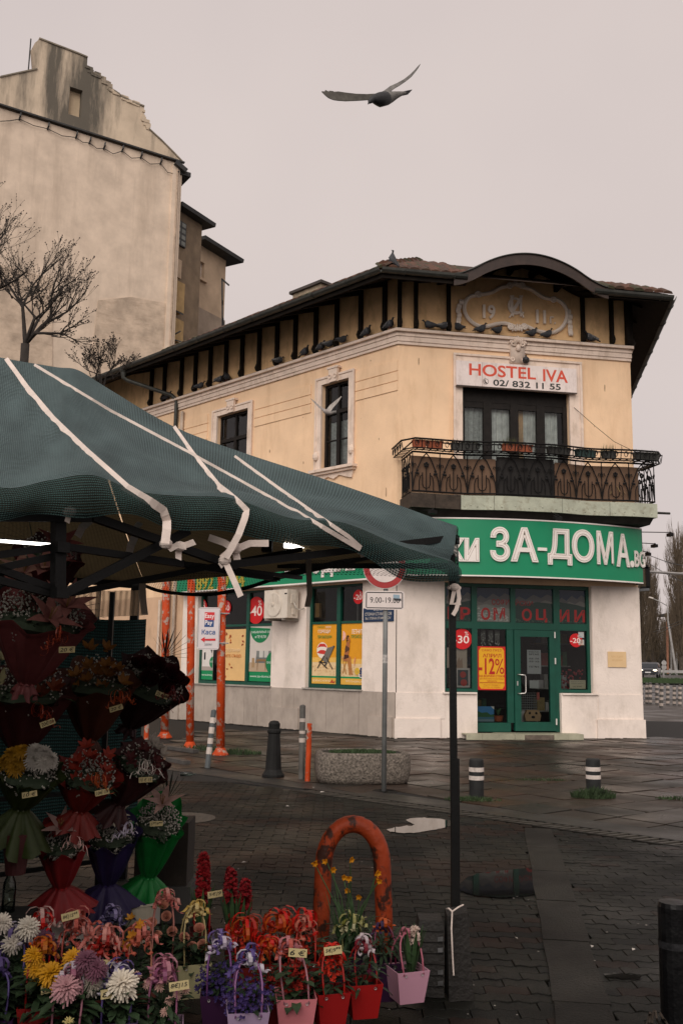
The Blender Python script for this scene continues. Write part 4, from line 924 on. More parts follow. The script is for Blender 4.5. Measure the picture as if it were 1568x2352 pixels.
# long sign on the street face
ls = thing('shop_sign', 'straight green sign along the street face behind the awning', 'shop sign', FL.w(4, .3, 3.55))
def lbox(n0, n1, z0, z1, mt, name, u0=.02, u1=8.2): m = MB(); slabbox(m, FL, u0, u1, n0, n1, z0, z1); return m.build(name, mt, ls)
lbox(.05, .30, 3.57, 4.85, sgreen, 'panel'); lbox(.0, .315, 3.535, 3.57, swhite, 'edge_trim'); lbox(.0, .315, 4.85, 4.885, swhite, 'edge_trim')
def lword(t, x0, y0, x1, y1, c, off=.02):
    (u0, za), (u1, zb_) = FL.px(x0, y0, .32), FL.px(x1, y1, .32); m = MB(); letters(m, t, u0, u1, min(za, zb_), max(za, zb_), FL.T(.302), .02, off); build_letters(m, c, ls)
lword('изгодни сто', 655, 1285, 905, 1312, lw); lword('892 29 04', 452, 1326, 560, 1348, mat('sign letter yellow', (.45, .36, .05), .5, .1)); lword('и', 585, 1300, 610, 1322, lw)
# clip-on lamps on arms
lampm = mat('lamp black', (.008, .0075, .0075), .6, .2, spec=.2)
def signlamp(P, Q, label):
    o = thing('sign_lamp', label, 'lamp', P, 'lamps on arms above the green signs'); m = MB(); m.tube([P, Q], .012, 6); m.build('arm', lampm, o)
    d = (Q - P).normalized(); m = MB(); m.tube([Q, Q + d * .03 - ZU * .02], .03, 6); m.box((-.09, -.05, -.1), (.09, .05, -.02), lambda a, b, c: Q + d.cross(ZU).normalized() * a + d * b + ZU * c); m.build('lamp_head', lampm, o)
u, z = FE.px(1262, 1168, 1.15); signlamp(FE.w(u, .9, z + .02), FE.w(u + .1, 1.35, z - .18), 'small black lamp on a short arm over the middle of the bowed sign')
u, z = FL.px(960, 1180, .3); signlamp(FE.w(.1, .5, 4.98), FE.w(.5, 1.2, 4.98), 'black lamp on an arm above the left end of the bowed sign')
for (x0, y0, x1, y1, n_, lb) in ((1479, 1222, 1538, 1223, .4, 'topmost of the lamps sticking out right of the sign'), (1480, 1247, 1502, 1249, .2, 'middle lamp sticking out right of the sign'), (1481, 1265, 1486, 1268, .05, 'lowest lamp, close to the right edge of the sign')):
    Q = at(x1, y1, 23.9 if n_ > .3 else 25.2 if n_ > .1 else 26.5); Pq = at(x0 - 12, y0, Q.y - .15); signlamp(Pq, Q, lb)
u0, z0 = FE.px(1482, 1300, 0); m = MB(); P = at(1470, 1352, 23.6)
fr = thing('street_box_sign', 'dark empty sign frame sticking out past the right building edge', 'sign', at(1485, 1375, 23.6)); m = MB()
for p, q in (((1486, 1302), (1488, 1352)), ((1470, 1352), (1490, 1352)), ((1470, 1302), (1487, 1302))): m.bar(at(*p, 23.6), at(*q, 23.6), .06, .1)
m.build('frame', lampm, fr); m = MB(); m.bar(at(1464, 1356, 23.6), at(1489, 1354, 23.6), .12, .06); m.build('tray', mat('grey tin', (.12, .13, .14), .5, .2), fr)

# ------------------------------------------------------------------ hostel sign
hu0, hz1 = FE.px(1047, 827, .16); hu1, _ = FE.px(1323, 848, .16)
hs = Print(FE, hu0, hu1, 8.15, 8.765, .06, (.74, .64, .60), 'hostel_sign', 'white weathered box sign reading HOSTEL IVA above the balcony door', 'sign', .10, mt=mat('sign box white', (.76, .66, .62), .6, .08, 3, .05, 40, stain=((.35, .25, .2), .5, 7, .4)))
def hx(u): return (u - hu0) / (hu1 - hu0)
def hzz(z): return (z - 8.15) / .615
hs.text('HOSTEL', hx(1.70), hx(3.35), hzz(8.425), hzz(8.705), '#cf4f38', .02, big=True); hs.text('IVA', hx(3.55), hx(4.16), hzz(8.40), hzz(8.69), '#cf4f38', .02, big=True)
hs.text('02/ 832 11 55', hx(2.29), hx(3.98), hzz(8.205), hzz(8.35), '#1c2320', .018, big=True)
hs.ring(hx(2.10), hzz(8.29), .020, .023, '#3a3430'); hs.poly([(hx(2.06), hzz(8.32)), (hx(2.09), hzz(8.33)), (hx(2.09), hzz(8.29)), (hx(2.13), hzz(8.26)), (hx(2.14), hzz(8.24)), (hx(2.10), hzz(8.24)), (hx(2.07), hzz(8.27))], '#3a3430')
for u in (2.01, 3.03): hs.rect(hx(u), .02, hx(u) + .002, .98, '#8a7468', 'panel_seam')
hs.rect(0, -.03, 1, .02, '#3a2d26', 'lower_edge')
# ------------------------------------------------------------------ shop front on the entrance face
def fbar(m, F, u0, u1, z0, z1, n0=-.19, n1=-.10): slabbox(m, F, u0, u1, n0, n1, z0, z1)
sf = MB()
ma, mb_, mc, md = 1.865, 2.80, 2.83, 3.90
fbar(sf, FE, 1.12, 1.19, 1.03, 3.5); fbar(sf, FE, 4.62, 4.69, 1.03, 3.5); fbar(sf, FE, 1.19, 4.62, 3.42, 3.5); fbar(sf, FE, 1.19, 4.62, 2.46, 2.62, -.19, -.09)
fbar(sf, FE, 1.80, 1.93, .14, 3.42, -.191, -.095); fbar(sf, FE, 2.745, 2.86, 2.62, 3.42, -.191, -.095); fbar(sf, FE, 3.80, 3.95, .14, 3.42, -.191, -.095)
fbar(sf, FE, 1.19, 1.80, 1.03, 1.10); fbar(sf, FE, 3.95, 4.62, 1.03, 1.10); fbar(sf, FE, 1.93, 2.72, .14, .34, -.19, -.11); fbar(sf, FE, 2.64, 2.80, .34, 2.46, -.19, -.10)
shopf = sf.build('shop_front', greenf, hostel)
def pane(F, u0, u1, z0, z1, par, n=-.15, mt=None, name='pane'):
    return glassq(F, u0, u1, z0, z1, n, mt or pane_shop, par, name)
for u0, u1 in ((1.18, 1.81), (1.92, 2.75), (2.85, 3.81), (3.94, 4.63)): pane(FE, u0, u1, 2.61, 3.43, shopf)
pane(FE, 1.18, 1.81, 1.09, 2.47, shopf); pane(FE, 3.94, 4.63, 1.09, 2.47, shopf); pane(FE, 1.92, 2.66, .33, 2.47, shopf)
door = MB()
fbar(door, FE, 2.81, 2.96, .16, 2.45, -.18, -.07); fbar(door, FE, 3.67, 3.79, .16, 2.45, -.18, -.07); fbar(door, FE, 2.96, 3.67, .16, .36, -.18, -.07); fbar(door, FE, 2.96, 3.67, 2.30, 2.45, -.18, -.07)
door = door.build('shop_door', greenf, hostel); pane(FE, 2.95, 3.68, .35, 2.31, door, -.12)
steel = mat('brushed steel', (.6, .58, .55), .35, .1, 5, 0, metal=.8)
m = MB(); m.tube([FE.w(2.88, -.07, 1.00), FE.w(2.90, .01, 1.0), FE.w(3.02, .03, 1.01), FE.w(3.04, .03, 1.05), FE.w(3.04, .03, 1.38), FE.w(3.02, .03, 1.42), FE.w(2.90, .01, 1.43), FE.w(2.88, -.07, 1.43)], .014, 8); m.build('handle', steel, door, smooth=True)
m = MB(); m.box((2.86, -.07, 1.18), (2.89, -.06, 1.28), FE.w); m.build('lock', steel, door)
for z in (2.28, 1.68, .30): m = MB(); m.tube([FE.w(3.80, -.05, z), FE.w(3.80, -.05, z + .14)], .018, 8); m.build('hinge', mat('hinge white', (.6, .58, .54), .4), door)
# white reveals beside the glazing
for q_ in ((4.70, 4.74, .021, .045, 1.021, 3.5), (3.92, 4.80, .021, .07, .985, 1.02), (1.06, 1.86, .021, .07, .985, 1.02)): m = MB(); slabbox(m, FE, *q_); m.build('reveal_trim', white, shopf)
# steps of pale tiles, a few missing
stp = MB(); slabbox(stp, FE, 1.60, 4.16, -.2, .36, -.02, .10); stp = stp.build('doorstep', mat('step core', (.12, .095, .075), .8, .4, 8, .5, 60), hostel)
tl = mat('pale step tile', (.34, .33, .24), .5, .15, 6, .05, rand=.1)
for k, (a, b) in enumerate(((1.50, 1.86), (1.865, 2.25), (2.255, 2.63), (2.635, 2.86), (3.56, 3.9), (3.905, 4.26))): m = MB(); slabbox(m, FE, a, b, .361, .385, -.01, .118); m.build('step_tile', tl, stp)
for k in range(7): a = 1.50 + k * .394; m = MB(); slabbox(m, FE, a, a + .39, -.15 if 1.9 < a < 3.9 else .04, .36, .1005, .122); m.build('step_tile', tl, stp)
# dim shop interior with shelves and goods
itm = mat('shop interior', (.045, .04, .037), .9, .3, 1.5)
m = MB(); m.box((.9, -4.0, .1), (4.9, -3.98, 3.6), FE.w); m.box((.9, -4, .10), (4.9, -.26, .12), FE.w); m.box((.9, -4, 3.52), (4.9, -.26, 3.54), FE.w); m.box((.88, -4, .1), (.9, -.26, 3.54), FE.w); m.box((4.9, -4, .1), (4.92, -.26, 3.54), FE.w); m.build('shop_interior', itm, shopf)
goods = [mat('goods %d' % i, c, .7, .2, 6) for i, c in enumerate(((.3, .28, .25), (.35, .08, .06), (.12, .2, .3), (.35, .25, .1), (.1, .22, .12), (.45, .42, .4)))]
for k in range(4):
    z = .55 + .55 * k
    for (u0, u1, nn) in ((1.0, 1.9, -2.2), (3.95, 4.85, -1.6), (2.2, 3.4, -3.4)):
        m = MB(); slabbox(m, FE, u0, u1, nn - .35, nn, z - .03, z); m.build('shelf', goods[0], shopf); u = u0 + .03
        while u < u1 - .12:
            w, h = R.uniform(.07, .2), R.uniform(.1, .35); m = MB(); slabbox(m, FE, u, u + w, nn - .3, nn - .05, z, z + h); m.build('shelf_goods', R.choice(goods), shopf); u += w + .02
# things seen right behind the glass
def goods_thing(name, label, cat, base): return thing(name, label, cat, base)
o = goods_thing('shopping_basket_rack', 'grey wire basket stand just inside the shop door', 'basket', FE.w(3.25, -.55, .5)); m = MB(); wire = mat('basket wire', (.35, .35, .34), .4, .1, metal=.5)
for k in range(8): z = .62 + k * .055; m.tube([FE.w(3.05, -.5, z), FE.w(3.5, -.5, z)], .007, 4)
for k in range(11): u = 3.05 + k * .045; m.tube([FE.w(u, -.5, .62), FE.w(u, -.5, 1.0)], .005, 4)
m.build('wire_panel', wire, o); m = MB()
for u in (3.02, 3.53): m.box((u - .03, -.52, .85), (u + .03, -.46, 1.02), FE.w)
m.build('red_grip', goods[1], o); m = MB(); m.box((3.0, -.9, .14), (3.55, -.55, .6), FE.w); m.build('stand', goods[5], o)
o = Print(FE, 3.17, 3.51, 1.45, 2.0, -.21, (.34, .34, .33), 'paper_notice', 'grey opening-hours notice hanging inside the shop door glass', 'notice'); 
for i, (t, y) in enumerate((('РАБОТНО', .88), ('ВРЕМЕ', .78), ('09.00 - 19.00', .60), ('09.00 - 14.00', .48), ('ПЕТЪК', .26))): o.text(t, .14, .86, y, y + .07, '#1d1d1d', .01)
o = Print(FE, 3.22, 3.45, 1.12, 1.30, -.21, (.36, .36, .34), 'paper_notice', 'blank grey paper below the opening-hours notice on the door', 'notice')
o = thing('plush_cushion', 'brown cushion with dark buttons at the bottom of the shop door', 'cushion', FE.w(3.33, -.35, .36)); m = MB(); m.prism([(3.16, .37), (3.5, .37), (3.53, .5), (3.47, .62), (3.19, .62), (3.13, .5)], -.4, -.3, FE.T()); m.build('pad', mat('cushion tan', (.30, .19, .10), .9, .2), o)
m = MB(); [m.ell(FE.w(u, -.3, .55), .03, .02, .03, 8, 5) for u in (3.25, 3.41)]; m.ell(FE.w(3.33, -.3, .46), .05, .02, .03, 8, 5); m.build('button', lampm, o)
# posters and stickers on the entrance glazing
p = Print(FE, 1.945, 2.62, 1.07, 2.06, -.145, '#c5201b', 'sale_poster', 'red and yellow poster reading -12% on the entrance window', 'poster')
yl = '#e0a51c'; p.poly([(.05, .10), (.12, .03), (.88, .03), (.95, .10), (.95, .90), (.88, .97), (.12, .97), (.05, .90)], yl)
rd = '#b02018'
for t, x0, x1, y0, y1, o_ in (('САМО ПРЕЗ', .15, .85, .885, .94, .0), ('АПРИЛ', .19, .84, .75, .83, .015), ('-12', .05, .60, .37, .72, .02), ('%', .62, .94, .37, .72, .0), ('НА ВСИЧКИ СТОКИ', .06, .94, .295, .345, .01), ('БЕЗ ПЕРИЛНИ И ПОЧИСТВАЩИ', .08, .92, .24, .27, 0), ('ПРЕПАРАТИ', .33, .67, .19, .22, 0), ('Акцията е валидна от', .2, .8, .105, .13, 0), ('01.04.2025г. до 30.04.2025г.', .2, .8, .06, .08, 0)): p.text(t, x0, x1, y0, y1, rd, o_)
p.rect(.06, .165, .94, .175, rd)
sale(FE, 1055 + 6, 1468, .235, '-30', -.14, 'large red round sticker reading -30% left of the entrance'); sale(FE, 1322, 1471, .16, '-20', -.14, 'red round sticker reading -20% on the narrow window right of the door')
def transom(u0, u1, t, small, sx, hill, label, ice=False):
    p = Print(FE, u0, u1, 2.63, 3.41, -.165, '#1c3352', 'window_picture', label, 'window picture', group='mountain pictures over the shop door')
    p.poly([(0, .42), (1, .42), (1, .8), (.86, .86), (.7, .74), (.5, .84), (.3, .68), (.12, .78), (0, .66)], '#66605f'); p.poly([(0, .40), (1, .40), (1, .62), (.8, .68), (.62, .58), (.4, .66), (.2, .55), (0, .6)], '#857c76')
    p.poly([(0, 0), (1, 0)] + hill, '#9a958d' if ice else '#1d3b32')
    if ice: p.poly([[(x, y), (x + .10, y + .01), (x + .05, y + .05)] for x, y in [(R.uniform(0, .88), R.uniform(.02, .4)) for _ in range(60)]], '#d0cac2')
    p.poly([[(x, y), (x + .03, y + .01), (x + .015, y + .03)] for x, y in [(R.uniform(0, .95), R.uniform(0, .09)) for _ in range(40)]], '#c9c2b6' if ice else '#5f8068')
    p.text(t[0], t[2], t[3], .06, .40, '#d01f1a', .03); p.text(t[1], t[4], t[5], .03 if t[1] == 'Ц' else .06, .40, '#d01f1a', .03)
    if small: p.text(small, sx[0], sx[1], .50, .68, '#a8201c', .02)
transom(1.19, 1.80, ('П', 'Р', .1, .4, .6, .95), None, None, [(1, .62), (.6, .55), (0, .5)], 'leftmost dark mountain picture over the shop front, letters П Р')
transom(1.93, 2.745, ('О', 'М', .15, .40, .52, .84), 'СОФИ', (.46, .98), [(1, .40), (.6, .44), (.3, .52), (0, .45)], 'pale rocky mountain picture over the shop front, letters О М', True)
transom(2.86, 3.80, ('О', 'Ц', .20, .44, .57, .84), 'ЙСКИ', (.02, .48), [(1, .58), (.6, .62), (.25, .55), (0, .60)], 'dark mountain picture above the door leaf, letters О Ц')
transom(3.95, 4.62, ('И', 'И', .03, .38, .60, .96), None, None, [(1, .50), (.7, .56), (.4, .60), (0, .64)], 'rightmost dark mountain picture over the shop front, letters И И')
p = Print(FE, 1.93, 2.35, .36, .70, -.2, '#3b78a8', 'lake_picture', 'small picture of a blue lake low in the entrance window', 'picture'); p.poly([(0, .3), (1, .3), (1, .5), (.8, .45), (.6, .62), (.3, .58), (.1, .68), (0, .6)], '#2c5a33'); p.rect(0, .0, 1, .16, '#6a7f86'); p.rect(0, .16, 1, .3, '#3d6a7c'); p.poly([(.82, 1), (1, 1), (1, .8)], '#d8d2c8')
p = Print(FE, 1.45, 1.78, 1.12, 1.56, -.2, '#b9aea6', 'framed_picture', 'white framed picture of red flowers left of the entrance', 'picture'); p.rect(.12, .1, .88, .9, '#3a3f40'); [p.disc(x, y, r, '#a8362a', 14) for x, y, r in ((.5, .66, .22), (.55, .25, .24))]
p = Print(FE, 1.24, 1.72, 1.56, 2.02, -.22, '#b7a493', 'framed_picture', 'pale sketch picture standing behind the red flower picture', 'picture'); p.poly([(.45, .0), (.8, .0), (.75, .5), (.66, .35), (.6, .55), (.5, .3)], '#9c7f6a')
p = Print(FE, 4.20, 4.60, 1.12, 1.32, -.2, '#b8ae92', 'paper_notice', 'cream paper notice low in the narrow window right of the door', 'notice'); p.text('В търговския обект се', .1, .92, .74, .86, '#2f2a20'); p.text('извършва видеонабл.', .1, .9, .56, .66, '#2f2a20'); p.text('тел. 02 832', .2, .75, .2, .32, '#2f2a20')
for y0, y1, c, lb in ((2.30, 2.44, '#9fb0b8', 'white and blue square sticker in the upper corner right of the door'), (2.13, 2.26, '#c9a08a', 'white and orange square sticker right of the door')):
    p = Print(FE, 4.42, 4.56, y0, y1, -.14, '#b8b8b4', 'window_sticker', lb, 'sticker'); p.ring(.5, .5, .2, .28, c); p.rect(.05, .02, .95, .12, c)
m = MB()
for _ in range(60): q = FE.w(R.uniform(4.05, 4.6), R.uniform(-.4, -.25), R.uniform(1.12, 1.55)); m.ell(q, .025, .025, .025, 6, 4)
m.build('berry_wreath', mat('red berries', (.28, .03, .03), .5, .6, 20), label='heap of red and white artificial berries in the narrow window', cat='decoration')
for u, lb in ((2.12, 'left of three'), (2.3, 'middle of three'), (2.46, 'right of three')):
    m = MB()
    for k in range(5): q = FE.w(u + (k - 2) * .022, -.24, 2.44); m.tube([q, q - ZU * R.uniform(.22, .36)], .005, 4); m.ell(q - ZU * R.uniform(.2, .36), .016, .016, .022, 6, 4); m.ell(q - ZU * R.uniform(.08, .2), .012, .012, .02, 6, 4)
    m.build('wind_chime', mat('chime shell', (.30, .29, .26), .5, .3, 20), label='hanging wind chime, %s, above the -12%% poster' % lb, cat='wind chime', group='wind chimes in the entrance window')
o = thing('potted_plant', 'small potted plant low in the entrance window beside the lake picture', 'plant', FE.w(2.5, -.32, .36)); m = MB(); m.lathe([(.09, 0), (.12, .12), (.13, .13)], 12, FE.w(2.5, -.34, .36)); m.build('pot', terra, o); m = MB()
for i in range(26): a = R.uniform(0, 2 * PI); b = FE.w(2.5, -.34, .48); m.strip([b, b + Vector((math.cos(a) * .07, math.sin(a) * .05, .14)), b + Vector((math.cos(a) * .16, math.sin(a) * .1, .17))], .014, (-math.sin(a), math.cos(a), 0))
m.build('leaves', mat('plant leaf', (.05, .10, .04), .7, .3), o)
p = Print(FE, 5.06, 5.52, 1.63, 1.99, .035, '#d9b98c', 'wall_plaque', 'faded cream plaque on the white wall right of the shop', 'plaque', .012); p.text('МАГАЗИН', .2, .8, .62, .74, '#cda878'); p.text('ЗА ДОМА', .2, .8, .38, .5, '#cda878')

# ------------------------------------------------------------------ street face shop windows
def shopwin(h, mull, zt):
    a, b, c, d = h; m = MB(); w = .07
    fbar(m, FL, a, a + w, c, d); fbar(m, FL, b - w, b, c, d); fbar(m, FL, a + w, b - w, c, c + .09); fbar(m, FL, a + w, b - w, d - .06, d)
    for u in mull: fbar(m, FL, u - .06, u + .06, c + .09, d - .06, -.19, -.09)
    es = [a + w] + [x for u in mull for x in (u - .06, u + .06)] + [b - w]
    for u0, u1 in zip(es[::2], es[1::2]): fbar(m, FL, u0, u1, zt - .03, zt + .03, -.185, -.11)
    o = m.build('shop_window', greenf, hostel)
    for u0, u1 in zip(es[::2], es[1::2]): pane(FL, u0 - .01, u1 + .01, c + .08, zt, o); pane(FL, u0 - .01, u1 + .01, zt, d - .05, o)
    m = MB(); lining(m, FL, a, b, c, d, -2.2); m.build('room_lining', itm, o)
    return es
mu1 = FL.px(770, 1480)[0]; muA = FL.px(562, 1450)[0]; muB = FL.px(501, 1450)[0]
e1 = shopwin(sw1, [mu1], 2.60); e2 = shopwin(sw2, [muA, muB], 2.60)
skyo = '#e09a1e'; sand = '#dcb98c'; nP = -.135
def fig(p, parts):
    for pts, c in parts: p.poly(pts, c)
# left beach poster (deck chair)
p = Print(FL, e1[3] - .01, e1[2] + .01, 1.13, 2.57, nP, skyo, 'summer_poster', 'orange summer poster with deck chair and striped beach ball', 'poster')
p.rect(0, .13, 1, .36, '#e3c596'); p.rect(0, .36, 1, .44, '#e8b85a'); p.rect(0, .10, 1, .13, GRN); p.rect(0, 0, 1, .10, '#ddab47'); p.text('ВСИЧКО НУЖНО', .05, .75, .035, .07, '#f3e2c4'); p.poly([[(.72, .02), (.84, .08), (.88, .02)], [(.82, .02), (.95, .06), (.92, .015)]], '#b8452c')
p.text('ГОРЕЩО', .2, .48, .93, .965, '#5f8a3c'); p.text('ВРЕМЕ', .54, .76, .93, .965, '#f3e2c4'); p.text('ГОРЕЩИ', .24, .72, .84, .905, '#f4e6d2', .015); p.text('ПРОМОЦИИ', .22, .78, .75, .81, '#4f8a3a', .01)
p.disc(.42, .56, .22, '#ece0d2'); p.poly([[(.22, .60), (.32, .67), (.52, .67), (.62, .60), (.5, .62), (.34, .62)], [(.20, .52), (.34, .565), (.52, .56), (.62, .52), (.52, .49), (.34, .50)]], '#c9362c')
p.poly([[(.86, .64), (.92, .63), (.55, .28), (.50, .29)]], '#4a463f'); p.poly([[(.62, .60), (.88, .63), (.62, .33), (.42, .40)]], '#6f6a62'); p.poly([[(.3, .38), (.34, .38), (.66, .26), (.60, .255)], [(.58, .44), (.62, .44), (.86, .25), (.82, .25)], [(.22, .26), (.26, .26), (.52, .46), (.48, .47)], [(.28, .37), (.60, .36), (.60, .345), (.28, .355)]], '#2f241c')
p.poly([[(x, y), (x + .05, y + .004), (x + .03, y + .012)] for x, y in [(R.uniform(0, .94), R.uniform(.14, .3)) for _ in range(40)]], '#c39a68')
# right beach poster (sitting bather print)
p = Print(FL, e1[1] - .01, e1[0] - .06, 1.13, 2.57, nP, skyo, 'summer_poster', 'orange summer poster with a bather on a stool and a ball', 'poster')
p.rect(0, .13, 1, .34, '#e3c596'); p.rect(0, .34, 1, .42, '#e8b85a'); p.rect(0, .10, 1, .13, GRN); p.rect(0, 0, 1, .10, '#ddab47'); p.text('ЛЯТОТО ИДВА С НАС', .2, .95, .035, .07, '#f3e2c4')
p.text('ЛЕТНИТЕ', .42, .92, .83, .90, '#f4e6d2', .015); p.text('ПРОМОЦИИ', .40, .97, .745, .81, '#4f8a3a', .01)
p.disc(.05, .80, .14, '#efb6a4', 20, -PI / 2, PI / 2); sk = '#a8683c'
fig(p, [([(.0, .42), (.28, .40), (.30, .45), (.02, .47)], '#c79a5e'), ([[(.03, .44), (.06, .44), (.24, .17), (.20, .17)], [(.24, .44), (.28, .44), (.10, .18), (.06, .18)]], '#b5803f'),
        ([(.22, .70), (.32, .70), (.36, .66), (.34, .55), (.30, .48), (.34, .42), (.16, .40), (.14, .50), (.20, .60)], sk), ([(.10, .44), (.34, .47), (.40, .42), (.34, .38), (.12, .38)], sk), ([[(.30, .46), (.40, .46), (.46, .22), (.50, .16), (.43, .16), (.40, .24)], [(.24, .44), (.33, .44), (.40, .20), (.40, .15), (.34, .16), (.33, .24)]], '#b4763f'),
        ([(.17, .52), (.34, .56), (.35, .60), (.20, .64), (.17, .58)], '#5a3a2a'), ([(.13, .41), (.33, .44), (.33, .48), (.14, .49)], '#4a2a20'), ([(.34, .66), (.38, .72), (.34, .76), (.31, .72)], sk)])
p.disc(.29, .755, .055, sk, 16); p.poly([(.22, .74), (.24, .80), (.31, .81), (.34, .78), (.29, .77), (.26, .72), (.23, .68)], '#4a2c1a')
p.disc(.85, .20, .15, '#e6dfd4'); p.poly([(.80, .13), (.90, .13), (.92, .20), (.88, .28), (.80, .28), (.76, .20)], '#1f3a66'); p.disc(.68, .22, .10, '#d8b23a'); p.poly([(.58, .36), (.61, .44), (.59, .45), (.55, .38), (.56, .30), (.575, .30)], '#d88a72')
p.poly([[(x, y), (x + .05, y + .004), (x + .03, y + .012)] for x, y in [(R.uniform(0, .94), R.uniform(.14, .28)) for _ in range(40)]], '#c39a68')
sale(FL, 823, 1371, .17, '-20', -.13, 'red round sticker reading -20 high in the street window by the corner'); sale(FL, 588, 1402, .36, '-40', -.13, 'big red sticker reading -40 half hidden by the air conditioner')
sale(FL, 463, 1397, .26, '-20', -.13, 'red round sticker partly hidden by the orange posts, far left window'); sale(FL, 520, 1396, .2, '-50', -.13, 'red sticker mostly hidden by the nearest orange post')
p = Print(FL, FL.px(722, 1415, -.3)[0], FL.px(738, 1415, -.3)[0], 2.75, 3.1, -.3, '#9a7448', 'carton_box', 'small brown carton behind the upper pane of the corner window', 'box', .08)
for k in range(4): m = MB(); u = 1.35 + k * .16; m.tube([FL.w(u, -.6, 2.62), FL.w(u, -.6, 3.45)], .012, 5); m.build('broom_handle', goods[0], label='%s pale broom handle from the building corner behind the upper street window' % ('first', 'second', 'third', 'fourth')[k], cat='broom', group='broom handles in the window')
# living-room poster, autumn poster, suitcase poster
def zaposter(uL, uR, label, kind):
    p = Print(FL, uL, uR, 1.13, 2.57, nP, '#cfc6bd', 'shop_poster', label, 'poster'); p.rect(0, 0, 1, .175, '#0d8350'); p.text('www.za-doma.bg', .04, .96, .06, .115, '#dfe8df')
    if kind == 'room':
        p.disc(.42, .98, .42, '#0a7a4a', 28, PI, 2 * PI); p.text('ЗАБАВЛЯВАЙ СЕ', .06, .84, .87, .92, '#e8efe6', .005); p.text('и ПЕЧЕЛИ', .22, .68, .78, .83, '#e8efe6', .005)
        p.rect(0, .175, 1, .34, '#b69f85'); p.poly([(.26, .33), (.30, .52), (.9, .52), (.94, .33)], '#6e716f'); p.rect(.30, .44, .9, .55, '#7c7f7c'); p.rect(.42, .43, .58, .55, '#c9c6bf'); p.rect(.62, .43, .80, .55, '#c4c1ba'); p.rect(.12, .25, .22, .42, '#a98b66')
        p.poly([[(.30, .36), (.74, .36), (.70, .40), (.34, .40)], [(.34, .36), (.38, .36), (.36, .2), (.34, .2)], [(.66, .36), (.70, .36), (.70, .2), (.68, .2)]], '#8a6a48')
        p.disc(1.0, .33, .30, '#0a7a4a', 24, PI / 2, 3 * PI / 2); p.text('ПЕЧЕЛИ', .74, .98, .32, .36, '#dfe8df')
    else:
        p.rect(0, .175, 1, .34, '#a59a92'); p.poly([(.05, .25), (.1, .62), (.75, .66), (.85, .56), (.85, .25)], '#d9d3cd'); p.rect(.2, .38, .34, .52, '#26282c'); p.poly([(.7, .6), (.95, .64), (.9, .5)], '#4a4a48'); p.disc(1.0, .33, .30, '#0a7a4a', 24, PI / 2, 3 * PI / 2); p.text('ПЕЧЕЛИ', .74, .98, .32, .36, '#dfe8df'); p.rect(.0, .78, .3, 1, '#0a7a4a')
zaposter(e2[1] - .01, e2[0] + .01, 'shop poster with grey sofa and green circle beside the air conditioner', 'room'); zaposter(e2[5] - .01, e2[4] + .3, 'shop poster with white suitcase behind the orange posts', 'case')
p = Print(FL, e2[3] - .01, e2[2] + .01, 1.13, 2.5, nP, '#e0b77c', 'shop_poster', 'tan poster with scattered autumn leaves behind the orange post', 'poster')
for _ in range(16): x, y = R.uniform(.05, .9), R.choice((R.uniform(.7, .95), R.uniform(.03, .3))); s_ = .06; a = R.uniform(0, 6); p.poly([(x, y), (x + s_ * math.cos(a), y + s_ * .6 * math.sin(a)), (x + 1.8 * s_ * math.cos(a + .5), y + 1.1 * s_ * math.sin(a + .5)), (x + s_ * math.cos(a + 1), y + s_ * .6 * math.sin(a + 1))], R.choice(('#b5401c', '#8c2a16', '#c8662a')))
p.text('НИТЕ СЪЩО', .05, .8, .44, .51, '#c8742e', .01); p.text('СТОПАНИ', .1, .75, .56, .62, '#e6cda4', .01)
# ------------------------------------------------------------------ air conditioner
acw = mat('air conditioner white', (.68, .61, .52), .5, .08, 4, .05, stain=((.28, .2, .13), .6, 6, .4))
ac = thing('air_conditioner', 'cream outdoor air conditioner on the white wall between shop windows', 'air conditioner', FL.w(3.7, .3, 2.7))
au0, au1, az0, az1, an0, an1 = 3.18, 4.06, 2.72, 3.42, .14, .50
m = MB(); m.box((au0, an0, az0), (au1, an1, az1), FL.w); m.build('casing', acw, ac)
cu_, cz_ = 3.70, 3.06
m = MB(); m.lathe([(.30, 0), (.31, .015), (.28, .02)], 32, (0, 0, 0), lambda x, y, z: FL.w(cu_ + x, an1 + .001 + z, cz_ + y)); m.build('fan_ring', acw, ac)
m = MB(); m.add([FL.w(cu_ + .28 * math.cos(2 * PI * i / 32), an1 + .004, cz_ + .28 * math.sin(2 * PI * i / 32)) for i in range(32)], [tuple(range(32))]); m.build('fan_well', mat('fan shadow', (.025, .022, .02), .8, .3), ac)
for k in range(28):
    a = 2 * PI * k / 28; m = MB(); m.tube([FL.w(cu_ + r_ * math.cos(a + r_ * 2.2), an1 + .02, cz_ + r_ * math.sin(a + r_ * 2.2)) for r_ in (.05, .12, .2, .285)], .0032, 4); m.build('grille_vane', acw, ac)
m = MB(); m.lathe([(.055, 0), (.05, .02), (.02, .03)], 16, (0, 0, 0), lambda x, y, z: FL.w(cu_ + x, an1 + .018 + z, cz_ + y)); m.build('fan_hub', acw, ac)
m = MB(); m.box((au0 + .02, an1, 3.3), (au0 + .1, an1 + .008, 3.33), FL.w); m.build('badge', lampm, ac)
m = MB(); m.box((au0 - .02, .22, 3.08), (au0, .38, 3.3), FL.w); m.box((au0 - .03, .25, 2.8), (au0, .34, 2.95), FL.w); m.build('valve_cover', acw, ac)
m = MB(); m.tube([FL.w(au0 - .03, .3, 3.1), FL.w(au0 - .06, .28, 2.98), FL.w(au0 - .1, .2, 2.92), FL.w(au0 - .14, .06, 2.96)], .018, 6); m.build('hose', mat('white hose', (.5, .46, .4), .6), ac, smooth=True)
m = MB()
